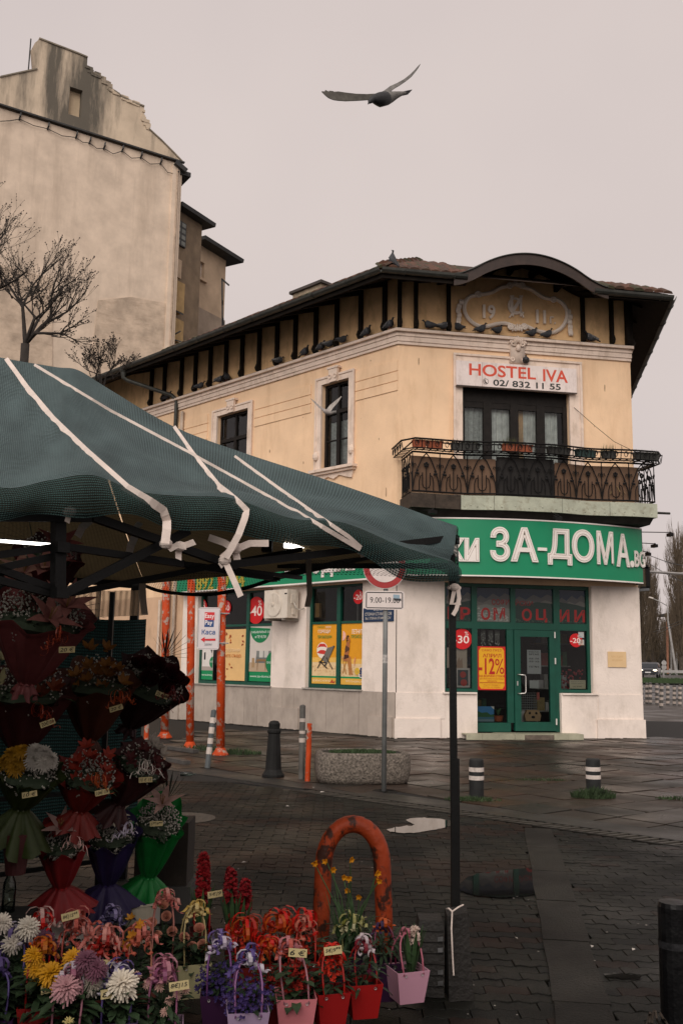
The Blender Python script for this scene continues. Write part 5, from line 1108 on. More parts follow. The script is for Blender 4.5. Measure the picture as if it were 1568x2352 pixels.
for u in (3.3, 3.95): m.box((u - .02, 0, 2.66), (u + .02, .55, 2.715), FL.w)
m.build('wall_bracket', mat('bracket steel', (.25, .23, .2), .5, .2), ac)
# street name plate
(pu0, pz0), (pu1, pz1) = FL.px(835, 1400, .03), FL.px(904, 1425, .03)
p = Print(FL, pu0, pu1, 2.585, 2.90, .022, '#1d3350', 'street_name_plate', 'small dark blue street name plate behind the road sign post', 'street sign', .02); p.text('бул.', .35, .65, .76, .88, '#c4bdb4'); p.text('СТЕФАН СТАМБОЛОВ', .06, .94, .44, .68, '#c4bdb4', .01); p.text('Bul. STEFAN STAMBOLOV', .08, .92, .16, .34, '#c4bdb4', .005)
# ------------------------------------------------------------------ tall apartment house with blind gable wall
TP = Vector((-16.0, 45.0, 0)); TDir = Vector((.84, .543, 0)).normalized(); FT = Face(TP, TDir, (TDir.y, -TDir.x, 0))
def tp(x, y, off=0): return FT.px(x, y, off)
blind = mat('blind wall render', (0.63, 0.51, 0.40), 0.9, 0.16, 0.9, 0.3, 6, stain=((.36, .28, .21), .65, 0.55, 0.12, (.48, .68))); oldr = mat('old stained render', (.56, .455, .34), .9, .2, .5, .3, 6, stain=((.075, .068, .055), .92, 0.42, 0.14, (.47, .62)))
patch = mat('rough brick render', (.50, .395, .30), .95, .3, 1.2, .35, 9, stain=((.30, .22, .16), .6, 1.5, 4))
roofdk = mat('dark roof edge', (.03, .03, .03), .6, .3)
tall = thing('apartment_house', 'tall beige apartment house with blind gable wall and stepped stained parapet', 'building', FT.w(0, 0, 0))
uR_, _ = tp(409, 600); uLL = -14
zl = lambda x: tp(x, 240 + x * .318)[1]
# main wall sheet with lower rough patch
zb_, = (tp(380, 690)[1],)
m = MB(); m.prism([(uLL, 0), (uR_, 0), (uR_, tp(409, 375)[1]), (uLL, tp(409, 375)[1])], -14, 0, FT.T()); m.build('wall', blind, tall)
m = MB(); pp = [tp(*q) for q in ((225, 690), (300, 682), (398, 700), (396, 900), (200, 900), (215, 780))]; m.prism(pp, .01, .05, FT.T()); m.build('render_patch', patch, tall)
m = MB(); pp = [(uLL, tp(0, 600)[1]), tp(0, 610), tp(60, 625), tp(120, 640), tp(120, 900), (uLL, tp(0, 900)[1])]; m.prism(pp, .012, .045, FT.T()); m.build('render_patch', patch, tall)
m = MB(); ue, zt1 = tp(412, 376); m.box((ue - .42, 0.0, 0), (ue, .14, tp(409, 380)[1]), lambda a, b, c: FT.w(a, b, c)); m.build('corner_strip', blind, tall)
# gable outline above the drip line
gz = [(0, 355), (170, 318), (160, 195), (180, 178), (355, 245), (402, 265), (400, 305), (425, 312), (425, 335), (480, 362), (482, 378), (508, 388), (510, 410), (535, 425), (560, 445), (610, 470), (662, 490), (662, 550), (682, 558), (682, 592), (740, 645), (800, 705), (838, 745)]
gp = [tp(x / 2, y / 2, .1) for x, y in gz]; base_l = tp(0, 240, .1); base_r = tp(419, 372.5, .1)
pl_ = [(uLL, base_l[1]), (uLL, gp[0][1] - 6)] + gp + [base_r]
hole = [tp(x / 2, y / 2, .1) for x, y in ((322, 395), (380, 405), (372, 540), (320, 530))]
# split round the niche: left and right polygons
hu0, hu1 = hole[0][0], hole[2][0]; hz0, hz1 = hole[2][1], hole[0][1]
def zat(u):
    for a, b in zip(gp, gp[1:]):
        if min(a[0], b[0]) <= u <= max(a[0], b[0]) and b[0] > a[0]: t = (u - a[0]) / (b[0] - a[0]); return a[1] + (b[1] - a[1]) * t
    return gp[-1][1]
zb0 = lambda u: base_l[1] + (base_r[1] - base_l[1]) * (u - base_l[0]) / (base_r[0] - base_l[0])
gable_back = -.75
def gpart(pts): m.prism(pts, gable_back, .1, FT.T())
m = MB(); iL_ = [p for p in gp if p[0] <= hu0]; iR_ = [p for p in gp if p[0] >= hu1]
gpart([(uLL, zb0(uLL)), (hu0, zb0(hu0)), (hu0, zat(hu0))] + [p for p in reversed(gp[:gp.index(max((q for q in iL_), key=lambda q: q[0])) + 1])] + [(uLL, zb0(uLL) + .05)])
gpart([(hu1, zb0(hu1)), base_r] + [p for p in reversed(iR_)] + [(hu1, zat(hu1))])
gpart([(hu0, zb0(hu0)), (hu1, zb0(hu1)), (hu1, hz0), (hu0, hz0)]); gpart([(hu0, hz1), (hu1, hz1), (hu1, zat(hu1)), (hu0, zat(hu0))])
gab = m.build('gable_wall', oldr, tall)
m = MB(); m.prism([(hu0, hz0), (hu1, hz0), (hu1, hz1), (hu0, hz1)], -.3, -.28, FT.T()); m.build('niche', mat('niche render', (.55, .43, .29), .9, .1), gab)
m = MB(); a, b = (uLL, zb0(uLL)), base_r; m.bar(FT.w(a[0], .12, a[1]), FT.w(b[0] + .1, .12, b[1]), .16, .08); m.build('drip_ledge', roofdk, tall)
m = MB()
for a, b in zip(gp, gp[1:]):
    if b[0] - a[0] > .3: m = MB(); m.hexa([FT.w(a[0], gable_back - .1, a[1]), FT.w(b[0], gable_back - .1, b[1]), FT.w(b[0], .16, b[1]), FT.w(a[0], .16, a[1]), FT.w(a[0], gable_back - .1, a[1] + .08), FT.w(b[0], gable_back - .1, b[1] + .08), FT.w(b[0], .16, b[1] + .08), FT.w(a[0], .16, a[1] + .08)]); m.build('coping', mat('coping mortar', (.2, .17, .13), .9, .4, 2), gab)
# ragged broken bricks along the steps
for a, b in zip(gp[6:19], gp[7:20]):
    for k in range(3): t = R.random(); u = a[0] + (b[0] - a[0]) * t; z = a[1] + (b[1] - a[1]) * t; w = R.uniform(.1, .3); m = MB(); m.box((u - w, -.6, z - .1), (u + w * .4, .12 + R.uniform(0, .05), z + R.uniform(.03, .22)), FT.w); m.build('broken_brick', oldr, gab)
# right gutter end, cable on hooks, downpipe, aerial
m = MB(); e0, ez = tp(412, 378, .1); m.bar(FT.w(e0 - .3, .2, ez), FT.w(e0 + .35, .2, ez - .35), .35, .25); m.box((e0 - .2, -13, ez - .5), (e0 + .7, .1, ez - .25), FT.w); m.build('gutter_end', roofdk, tall)
hk = [(0, 555), (45, 553), (90, 545), (155, 575), (220, 590), (285, 622), (350, 630), (380, 652), (412, 655), (445, 680), (478, 680), (520, 705), (562, 692), (605, 725), (648, 722), (690, 752), (738, 750), (770, 790), (815, 800)]
m = MB(); m.tube([FT.w(tp(x / 2, y / 2, .12)[0], .12, tp(x / 2, y / 2, .12)[1]) for x, y in hk], .022, 4); m.build('wall_cable', roofdk, tall)
for x, y in hk[2::2]: u, z = tp(x / 2, y / 2, .1); m = MB(); m.bar(FT.w(u, 0, z), FT.w(u, .25, z + .12), .07); m.bar(FT.w(u, .1, z), FT.w(u + .05, .12, z + .35), .07); m.build('cable_hook', roofdk, tall)
m = MB(); u, _ = tp(399, 600, .15); m.tube([FT.w(u, .18, tp(402, 390)[1]), FT.w(u, .18, 0)], .05, 6); m.build('downpipe', mat('beige pipe', (.4, .3, .22), .7, .3, 3), tall)
m = MB(); u, z = tp(65, 162, -.3); m.tube([FT.w(u, -.3, z), FT.w(tp(71, 88, -.3)[0], -.3, tp(71, 88, -.3)[1])], .035, 4); m.build('roof_aerial', roofdk, label='thin aerial mast on the roof of the tall beige house', cat='aerial')
# ------------------------------------------------------------------ stair tower and rear wing
def wing(name, label, Yd, x0, x1, ytop, mt, over, ybase=820, wins=(), dirv=(1, 0.35, 0), eave=12):
    d = Vector(dirv).normalized(); P = at(x0, ybase, Yd); P.z = 0; F = Face(P, d, (d.y, -d.x, 0))
    u1, _ = F.px(x1, ybase); zt = F.px((x0 + x1) / 2, ytop)[1]; o = thing(name, label, 'building', P)
    m = MB(); hs_ = [(*sorted((F.px(a, c)[0], F.px(b, c)[0])), *sorted((F.px(a, c)[1], F.px(a, d_)[1]))) for a, b, c, d_ in wins]
    wallface(m, F, 0, u1, 0, zt, hs_, 0, .3); m.add([F.w(u1, 0, 0), F.w(u1, -8, 0), F.w(u1, -8, zt), F.w(u1, 0, zt)], [(0, 1, 2, 3)]); m.add([F.w(0, 0, 0), F.w(0, -8, 0), F.w(0, -8, zt), F.w(0, 0, zt)], [(0, 1, 2, 3)]); m.build('wall', mt, o)
    for a, b, c, d_ in hs_:
        m = MB(); fw = .12
        for q in ((a, a + fw, c, d_), (b - fw, b, c, d_), (a + fw, b - fw, c, c + fw), (a + fw, b - fw, d_ - fw, d_), ((a + b) / 2 - .06, (a + b) / 2 + .06, c + fw, d_ - fw)): slabbox(m, F, q[0], q[1], -.3, -.2, q[2], q[3])
        w = m.build('window', mat('old white frame', (.5, .42, .36), .7, .2), o); glassq(F, a + .05, b - .05, c + .05, d_ - .05, -.26, mat('far dark glass', (.02, .025, .03), .08, .2, 1, 0), w)
        m = MB(); slabbox(m, F, a - .15, b + .15, 0, .2, c - .15, c); m.build('window_sill', mt, w)
    m = MB(); m.hexa([F.w(-.5, -9, zt), F.w(u1 + over, -9, zt), F.w(u1 + over, over, zt), F.w(-.5, over, zt), F.w(-.5, -9, zt + .4), F.w(u1 + over, -9, zt + .4), F.w(u1 + over, over + .05, zt + .22), F.w(-.5, over + .05, zt + .22)]); m.build('roof', roofdk, o)
    return o, F, u1, zt
darkr = mat('brown damp render', (.20, .145, .095), .9, .25, 1.2, .2, 8, stain=((.09, .07, .05), .7, .8, .4)); wingr = mat('beige wing render', (.48, .355, .245), .9, .18, .8, .2, 8, stain=((.26, .2, .15), .7, .5, .6))
o, F, u1, zt = wing('stair_tower', 'narrow brown stair tower joined to the tall blind wall', 51, 398, 452, 492, darkr, .55, dirv=(.5, .87, 0))
gl = mat('dusty stair glass', (.16, .17, .15), .25, .3, 2, 0)
ga, gz1 = F.px(404, 500, .1); gb, gz0 = F.px(425, 570, .1); m = MB(); m.box((ga, .0, gz0), (gb, .14, gz1), F.w); w = m.build('stair_window', roofdk, o)
for i in range(2):
    for j in range(4): a0 = ga + (gb - ga) * i / 2 + .06; a1 = ga + (gb - ga) * (i + 1) / 2 - .06; c0 = gz0 + (gz1 - gz0) * j / 4 + .06; c1 = gz0 + (gz1 - gz0) * (j + 1) / 4 - .06; glassq(F, a0, a1, c0, c1, .145, gl, w)
for (x0, x1, y0, y1, mt_, nm) in ((403, 416, 590, 640, wingr, 'balcony_side'), (402, 422, 640, 720, mat('ochre balcony', (.36, .24, .11), .9, .2), 'balcony_front'), (401, 420, 728, 790, MATS['ochre balcony'], 'balcony_front')):
    a0, c1 = F.px(x0, y0, .6); a1, c0 = F.px(x1, y1, .6); m = MB(); m.box((a0, 0, c0), (a1, .6, c1), F.w); m.build(nm, mt_, o)
m = MB()
for x0, y0, x1, y1 in ((401, 712, 420, 722), (400, 768, 415, 760), (400, 780, 428, 788)): m.bar(at(x0, y0, 50), at(x1, y1, 50), .06)
m.build('balcony_rail', roofdk, o)
o, F, u1, zt = wing('rear_wing', 'beige rear wing with two small windows behind the long eave', 56, 448, 511, 574, wingr, .8, wins=((452, 470, 594, 635), (450, 467, 730, 775)), dirv=(.5, .87, 0))
a0, c1 = F.px(448, 700, .05); a1, c0 = F.px(511, 900, .05); m = MB(); m.box((a0, 0.005, c0), (a1, .05, c1), F.w); m.build('render_patch', mat('grey patch render', (.30, .235, .18), .9, .25, 1), o)
m = MB()
for p, q in (((509, 640), (526, 655)), ((511, 690), (511, 700)), ((512, 730), (514, 750)), ((510, 640), (511, 760))): m.bar(at(*p, 56), at(*q, 56), .09)
m.build('wall_bracket', roofdk, o)

# ------------------------------------------------------------------ bare tree on the left
def branch(m, p, d, L, r, depth, buds):
    k = 5; pts = [p]; rr = [r]; q = p.copy(); dd = d.copy()
    for i in range(k):
        dd = (dd + Vector((R.uniform(-1, 1), R.uniform(-1, 1), R.uniform(-.5, .75))) * .12).normalized(); q = q + dd * (L / k); pts.append(q.copy()); rr.append(max(.0022, r * (1 - .62 * (i + 1) / k)))
    m.tube(pts, rr, 5 if r > .012 else 3, caps=False)
    if depth == 0:
        buds.append(q.copy())
        for i in (3, 4):
            if R.random() < .6: buds.append(pts[i] + Vector((R.uniform(-.015, .015), R.uniform(-.015, .015), .012)))
        return
    for i in range(5 if depth == 1 else 4):
        j = (2, 3, 4, 5, 1)[i]; nd = (dd + Vector((R.uniform(-1, 1), R.uniform(-1, 1), R.uniform(-.3, .75))) * .55).normalized(); branch(m, pts[j], nd, L * R.uniform(.5, .78), rr[j] * .72, depth - 1, buds)
bark = mat('dark bark', (.030, .024, .020), .9, .4, 8, .3, 60)
def bare_tree(label, base, fork, limbs, r0, depth=4):
    o = thing('bare_tree', label, 'tree', base); m = MB(); m.tube([base, base + (fork - base) * .5 + Vector((.1, 0, 0)), fork], [r0 * 1.3, r0 * 1.1, r0], 10); m.build('trunk', bark, o, smooth=True); m = MB(); buds = []
    for tip, dep in limbs:
        d = (tip - fork); mid = fork + d * .5 + Vector((R.uniform(-.2, .2), R.uniform(-.2, .2), .1)); m.tube([fork, mid, tip], [r0 * .55, r0 * .36, r0 * .2], 6, caps=False); L = d.length * .62
        for q, f in ((mid, .8), (mid, .7), (tip, .9), (tip, .8), (tip, .8), (fork + d * .75, .8)): branch(m, q, (d.normalized() + Vector((R.uniform(-.8, .8), R.uniform(-.6, .6), R.uniform(-.3, .6)))).normalized(), L * f, r0 * .2, depth - 2, buds)
    m.build('crown', bark, o, smooth=True); m = MB()
    for b in buds: m.oct(b, R.uniform(.007, .015))
    m.build('buds', bark, o, kind='stuff')
b0 = at(20, 1000, 15); b0.z = 0
bare_tree('bare budding tree in front of the blind wall behind the awning', b0, at(58, 790, 15), [(at(75, 655, 15.4), 1), (at(118, 675, 15), 1), (at(155, 715, 15.4), 1), (at(18, 650, 15.2), 1), (at(140, 765, 14.7), 1), (at(48, 690, 15.8), 1), (at(100, 720, 14.8), 1)], .07, 4)
b1 = at(-90, 900, 15); b1.z = 0
bare_tree('second bare tree, branches entering at the left edge', b1, at(-80, 700, 15), [(at(-10, 560, 15), 1), (at(5, 660, 14.7), 1), (at(-30, 590, 15.5), 1)], .07)
b2 = at(240, 1000, 17); b2.z = 0
bare_tree('low bare shrub-like treetop just above the awning ridge', b2, at(235, 905, 17), [(at(262, 838, 17), 1), (at(200, 850, 16.8), 1), (at(268, 860, 17.4), 1), (at(228, 840, 16.7), 1)], .04, 4)

# ------------------------------------------------------------------ far street on the right
twig = mat('poplar twigs', (.105, .078, .052), .9, .35, 3, 0); ptr = mat('poplar trunk', (.07, .055, .043), .9, .4, 4)
def poplar(px_, Y, ytop, wpx, label, n=330):
    b = at(px_, 1540, Y); b.z = tz(Y); zt = at(px_, ytop, Y).z; Hh = zt - b.z; W_ = wpx / FPX * Y / 2; o = thing('poplar_tree', label, 'tree', b, 'poplars along the far road')
    m = MB(); m.tube([b, b + ZU * Hh * .5, b + ZU * Hh * .97], [.34, .2, .03], 8); m.build('trunk', ptr, o)
    m = MB()
    for i in range(n):
        z0 = b.z + Hh * R.uniform(.06, .78); a = R.uniform(0, 2 * PI); rad = W_ * R.uniform(.25, 1) * (1 - .35 * ((z0 - b.z) / Hh)); L = Hh * R.uniform(.12, .3); p = Vector((b.x, b.y, z0)); dx = Vector((math.cos(a), math.sin(a), 0)); r = R.uniform(.02, .05)
        pts = [p, p + dx * rad * .55 + ZU * L * .3, p + dx * rad * .9 + ZU * L * .7, p + dx * rad + ZU * L * 1.05]; m.tube(pts, [r, r * .8, r * .6, r * .2], 3, caps=False)
        for k in range(5):
            q = pts[R.choice((1, 2))] + Vector((R.uniform(-.2, .2), R.uniform(-.2, .2), R.uniform(-.4, .4))); a2 = a + R.uniform(-1.2, 1.2); d2 = Vector((math.cos(a2), math.sin(a2), 0)) * R.uniform(.1, .4); l2 = R.uniform(.7, 1.7); m.tube([q, q + d2 * .7 + ZU * l2 * .5, q + d2 + ZU * l2], [r * .5, r * .4, r * .12], 3, caps=False)
    m.build('crown', twig, o)
poplar(1478, 120, 1262, 74, 'tall bare poplar right behind the green sign edge'); poplar(1502, 128, 1290, 50, 'bare poplar overlapping the right side of the first one'); poplar(1452, 118, 1300, 60, 'bare poplar mostly hidden by the shop corner', 200)
poplar(1566, 115, 1205, 74, 'largest bare poplar at the right edge of the picture', 420); poplar(1546, 140, 1395, 34, 'small thin poplar before the red brick house', 160); poplar(1530, 150, 1420, 30, 'smallest distant poplar between the two big ones', 130)
# dark leafless thicket
m = MB()
for i in range(2600):
    Y = R.uniform(140, 170); x = at(R.uniform(1440, 1625), 1500, Y).x; z = tz(Y); h = R.uniform(1.0, 6.0) * R.uniform(.5, 1); a = R.uniform(0, 2 * PI); m.tube([(x, Y, z), (x + math.cos(a) * .4, Y, z + h * .6), (x + math.cos(a) * .9, Y + .3, z + h)], [.06, .05, .015], 3, caps=False)
m.build('thicket', mat('dark brush', (.042, .034, .024), .9, .4, 2, 0), label='dark leafless thicket under the poplars across the road', cat='shrubs', kind='stuff')
# red brick house
bk = mat('red brick', (.22, .075, .045), .9, .2, 3); P = at(1540, 1500, 190); P.z = tz(190)
bh = thing('brick_house', 'distant low red brick house behind the poplars', 'building', P); FB = Face(P, (1, 0, 0), (0, -1, 0))
zt = FB.px(1550, 1428)[1]; hu = (FB.px(1555, 1446)[0], FB.px(1562, 1446)[0], FB.px(1556, 1462)[1], FB.px(1556, 1444)[1]); x_l = FB.px(1538, 1450)[0]
m = MB(); wallface(m, FB, x_l, 16, 0, zt, [hu], 0, .4); m.build('wall', bk, bh); m = MB(); m.box((x_l - .3, -8, zt), (16.3, .3, zt + .4), FB.w); m.build('roof', roofdk, bh)
m = MB(); slabbox(m, FB, hu[0] - .2, hu[1] + .2, .0, .1, hu[2] - .3, hu[2]); w = m.build('window', mat('pale stone trim', (.45, .36, .3), .8), bh); glassq(FB, hu[0], hu[1], hu[2], hu[3], -.3, MATS['far dark glass'], w)
# vehicles
def car(P, heading, label, body, L=4.3, W_=1.78, H_=1.5, lights=True, van=False, name='parked_car', cat='car', group=None):
    o = thing(name, label, cat, P, group); c, s = math.cos(heading), math.sin(heading)
    T = lambda x, y, z: P + Vector((x * c - y * s, x * s + y * c, z))         # x forward
    prof = [(-L / 2, .35), (-L / 2, .85), (-L / 2 + .15, .98), (-L / 2 + .5, H_ - .12), (-L / 2 + 1.0, H_), (.35, H_), (.75, H_ - .14), (1.25, .98), (L / 2 - .25, .82), (L / 2, .65), (L / 2, .35)] if not van else [(-L / 2, .35), (-L / 2, H_), (L / 2 - 1.0, H_), (L / 2 - .35, 1.1), (L / 2, .9), (L / 2, .35)]
    m = MB(); n = len(prof); rows = []
    for t, k, cut_ in ((-1, .86, 0), (-.93, 1, 0), (0, 1, 0), (.93, 1, 0), (1, .86, 0)):
        rows.append([T(x * (1 if abs(t) < .95 else .97), t * W_ / 2 * (1 - .13 * max(0, (z - .9) / .6)), .35 + (z - .35) * (1 if abs(t) < .95 else .97)) for x, z in prof])
    m.add([p for r in rows for p in r], [(i * n + j, i * n + (j + 1) % n, (i + 1) * n + (j + 1) % n, (i + 1) * n + j) for i in range(4) for j in range(n)] + [tuple(range(n))[::-1], tuple(range(4 * n, 5 * n))]); m.build('body', body, o, smooth=False)
    tyre = mat('tyre rubber', (.012, .012, .012), .8); rim = mat('wheel rim', (.3, .3, .3), .4, metal=.6)
    for x in (-L * .31, L * .31):
        for sd in (-1, 1):
            m = MB(); m.tube([T(x, sd * (W_ / 2 - .2), .31), T(x, sd * (W_ / 2 + .01), .31)], .31, 14); w = m.build('wheel', tyre, o); m = MB(); m.tube([T(x, sd * (W_ / 2), .31), T(x, sd * (W_ / 2 + .02), .31)], .19, 12); m.build('rim', rim, w)
    gm = mat('car glass', (.03, .035, .04), .08, .1, 2, 0)
    zs, zw = (1.0, H_ - .15) if not van else (1.15, H_ - .2); xs, xw = (1.22, .80) if not van else (L / 2 - .38, L / 2 - .93)
    m = MB(); m.add([T(xs + .02, -W_ * .42, zs + .01), T(xs + .02, W_ * .42, zs + .01), T(xw + .02, W_ * .38, zw), T(xw + .02, -W_ * .38, zw)], [(0, 1, 2, 3)]); m.build('windscreen', gm, o)
    for sd in (-1, 1): m = MB(); m.add([T(-L / 2 + .7, sd * (W_ / 2 + .004), 1.0), T(xs - .1, sd * (W_ / 2 + .004), 1.0), T(xw - .1, sd * (W_ / 2 * .945), zw), T(-L / 2 + .9, sd * (W_ / 2 * .945), zw)], [(0, 1, 2, 3)]); m.build('side_window', gm, o)
    for sd in (-1, 1):
        m = MB(); m.ell(T(L / 2 - .06, sd * W_ * .36, .72), .09, .2, .09, 8, 6, (Vector((c, s, 0)), Vector((-s, c, 0)), ZU)); m.build('headlight', mat('lit headlamp', (1, .85, .65), .3, 0, emit=2.2) if lights else mat('headlamp glass', (.5, .5, .48), .2), o)
        m = MB(); m.ell(T(.95, sd * (W_ / 2 + .1), 1.02), .08, .1, .07, 8, 5, (Vector((c, s, 0)), Vector((-s, c, 0)), ZU)); m.build('mirror', body, o)
    m = MB(); m.box((L / 2, -.26, .48), (L / 2 + .02, .26, .59), T); m.build('number_plate', mat('plate white', (.6, .6, .58), .5), o)
    m = MB(); m.box((L / 2 - .01, -.55, .62), (L / 2 + .012, .55, .72), T); m.box((L / 2 - .01, -.7, .38), (L / 2 + .012, .7, .46), T); m.build('grille', tyre, o)
    return o
cp = at(1492, 1553, 95); cp.z = tz(95); car(cp, math.radians(-112), 'dark grey hatchback with lit headlights driving on the far road', mat('dark car paint', (.035, .038, .045), .25, .1, 2, 0), name='car')
whitep = mat('white car paint', (.6, .58, .55), .3, .05, 2, 0); redp = mat('red car paint', (.35, .05, .03), .3, .05, 2, 0); greyp = mat('silver car paint', (.3, .3, .31), .3, .05, 2, 0)
for (x, Y, h, bm, van, lb) in ((1558, 150, -20, whitep, True, 'white van parked beyond the lawn at the right edge'), (1544, 152, -10, redp, False, 'red car parked left of the white van beyond the lawn'), (1525, 150, 10, mat('yellow cab paint', (.5, .33, .04), .3, .05), False, 'yellow car parked beyond the round sign'), (1483, 146, 0, greyp, False, 'silver car parked under the first poplar'), (1498, 150, 15, whitep, False, 'white car half hidden behind the driving hatchback'), (1578, 154, 0, whitep, False, 'white car cut by the right picture edge beyond the lawn')):
    P = at(x, 1500, Y); P.z = tz(Y) + .06; car(P, math.radians(h - 90), lb, bm, H_=1.9 if van else 1.45, L=4.8 if van else 4.2, lights=False, van=van, group='cars parked beyond the lawn')
# striped posts before the road
wp = mat('post white band', (.52, .45, .40), .7, .2); gp_ = mat('post grey', (.10, .095, .09), .6, .3)
def striped(base, top, r, bands, n0, label, name='striped_post', c1=None, c2=None, group=None, cap=True):
    o = thing(name, label, 'post', base, group); d = top - base; m = MB(); m.tube([base, top], r, 10)
    if cap: m.ell(top, r, r, r * .5, 10, 4)
    m.build('post', c1 or gp_, o, smooth=False)
    for a, b in bands: m = MB(); m.tube([base + d * a, base + d * b], r * 1.06, 10); m.build('band', c2 or wp, o)
    return o
pb = [(.08, .2), (.33, .45), (.56, .68), (.8, .92)]
xs = [(1473, 1602, 1571), (1485, 1606, 1570), (1493, 1609, 1569), (1508, 1613, 1571), (1533, 1617, 1572), (1548, 1620, 1575), (1561, 1624, 1574)]
ords = ['first', 'second', 'third', 'fourth', 'fifth', 'sixth', 'seventh']
for k, (x, yb, ytp) in enumerate(xs):
    Y = 44 + (1620 - yb) * .1; b = at(x, yb, Y); b.z = 0; t = at(x, ytp, Y); striped(b, t, .075, pb, 0, '%s striped post from the shop corner beside the road' % ords[k], group='striped posts along the road')
b = at(1518, 1629, 41); b.z = 0; striped(b, at(1519, 1572, 41), .08, pb, 0, 'nearest striped post, standing in front of the roadside row', group='striped posts along the road')
for k in range(3):
    a, b = ((1496, 1508), (1548, 1560), (1503, 1517))[k]; m = MB(); y = (1591, 1605, 1598)[k]; m.tube([at(a, y, 44), at(b, y + 1, 44)], .02, 4); m.build('post_chain', gp_, label=('thin rail between the third and fourth striped posts', 'thin rail between the last two striped posts', 'short rail behind the nearest striped post')[k], cat='rail')
# lamp posts, round sign, guard rail, wires
lp = mat('lamp post paint', (.35, .16, .10), .7, .3, 3); gpm = mat('galvanised', (.30, .29, .28), .5, .2, 3)
o = thing('street_lamp', 'tall street lamp with long curved arm before the poplars', 'street lamp', at(1553, 1545, 112)); B = at(1553, 1545, 112); B.z = tz(112); m = MB(); m.tube([B, at(1534, 1428, 112)], [.16, .1], 8); m.tube([at(1534, 1428, 112), at(1532, 1392, 112), at(1515, 1382, 112), at(1497, 1374, 112)], [.08, .07, .06, .05], 6); m.build('pole', gpm, o); m = MB(); m.bar(at(1490, 1372, 112), at(1499, 1374.5, 112), .35, .15); m.build('lamp_head', mat('lamp shade pale', (.55, .5, .45), .5), o)
for k, (x, yt, w_, lb) in enumerate(((1533, 1428, .14, 'rusty orange pole right of the first poplars'), (1541, 1438, .1, 'thin grey pole before the brick house'), (1554, 1470, .08, 'short thin pole right of the brick house window'), (1563, 1465, .14, 'rusty pole at the right edge'))):
    B = at(x, 1540, 118); B.z = tz(118); m = MB(); m.tube([B, at(x - 1, yt, 118)], w_, 6); m.build('street_pole', lp if k in (0, 3) else gpm, label=lb, cat='pole')
o = thing('round_road_sign', 'pair of round grey road signs seen from behind across the road', 'road sign', at(1524, 1552, 100)); m = MB(); B = at(1524, 1550, 100); B.z = tz(100); m.tube([B, at(1524, 1516, 100)], .05, 6); m.build('pole', gpm, o)
for y in (1523, 1533): c_ = at(1524, y, 100); m = MB(); m.tube([c_ - Vector((0, .05, 0)), c_ - Vector((0, .08, 0))], .26, 16); m.build('disc', gpm, o)
m = MB(); 
for x0, x1 in ((1500, 1640),): m.bar(at(1480, 1541, 110.3), at(1640, 1545, 110.3), .1, .3)
g = m.build('guard_rail', gpm, label='low grey guard rail along the far side of the road', cat='guard rail')
for k in range(6): B = at(1490 + k * 16, 1541, 110.5); m = MB(); m.bar(Vector((B.x, 110.55, tz(110.5) - .02)), Vector((B.x, 110.55, tz(110.5) + .7)), .12); m.build('rail_post', gpm, g)
for k, (p, q, Y0, Y1) in enumerate((((1480, 1272), (1600, 1306), 60, 50), ((1484, 1291), (1600, 1350), 60, 50), ((1484, 1313), (1640, 1310), 40, 40), ((1500, 1452), (1640, 1385), 90, 60), ((1520, 1450), (1640, 1392), 90, 60))):
    m = MB(); a, b = at(*p, Y0), at(*q, Y1); m.tube([a, (a + b) / 2 - ZU * .12, b], .022 if k != 2 else .055, 4); m.build('overhead_wire', gpm if k == 2 else roofdk, label=('upper thin overhead wire crossing the right-hand sky', 'lower thin overhead wire crossing the right-hand sky', 'thick pale horizontal span pole right of the green sign', 'thin tram wire rising to the right above the road', 'second tram wire rising to the right above the road')[k], cat='wire')
# ------------------------------------------------------------------ street furniture
def FY(x, y, Y, rot=0.0):
    P = at(x, y, Y); d = Vector((math.cos(rot), math.sin(rot), 0)); return Face(Vector((P.x, P.y, 0)), d, (d.y, -d.x, 0))
orange = mat('orange paint', (.46, .055, .010), .6, .2, 3, .15, 60, stain=((.36, .29, .24), .95, 8, .8, (.53, .57)), spec=.2); orust = mat('orange paint rusty', (.27, .036, .008), .55, .35, 4, .35, 40, stain=((.026, .012, .008), .95, 12, .7, (.52, .58)), spec=.25)
def post(x, yb, ytop, Y, r, label, mt):
    b = at(x, yb, Y); b.z = 0; t = at(x + 4, ytop, Y); o = thing('orange_post', label, 'post', b, 'orange posts by the shop'); m = MB(); m.tube([b, b + (t - b) * .5, t], r, 14); m.build('pole', mt, o, smooth=True)
    m = MB(); m.lathe([(r * 1.9, 0), (r * 1.9, .02), (r * 1.5, .06), (r * 1.02, .13)], 14, b); m.build('foot', mt, o); return o
Y1_, Y2_ = G(508, 1735).y, G(436, 1720).y
post(506, 1735, 1270, Y1_, .075, 'nearest scuffed orange post right of the hanging arrow sign', orange); post(436, 1720, 1275, Y2_, .075, 'middle orange post left of the hanging arrow sign', orange); post(378, 1692, 1280, 21.0, .085, 'farthest orange post, leftmost and plain', orange)
m = MB(); b = at(336, 1690, 20.5); b.z = 0; m.tube([b, b + ZU * .75], .05, 10); m.build('short_orange_stake', orange, label='short orange stake left of the three tall orange posts', cat='stake')
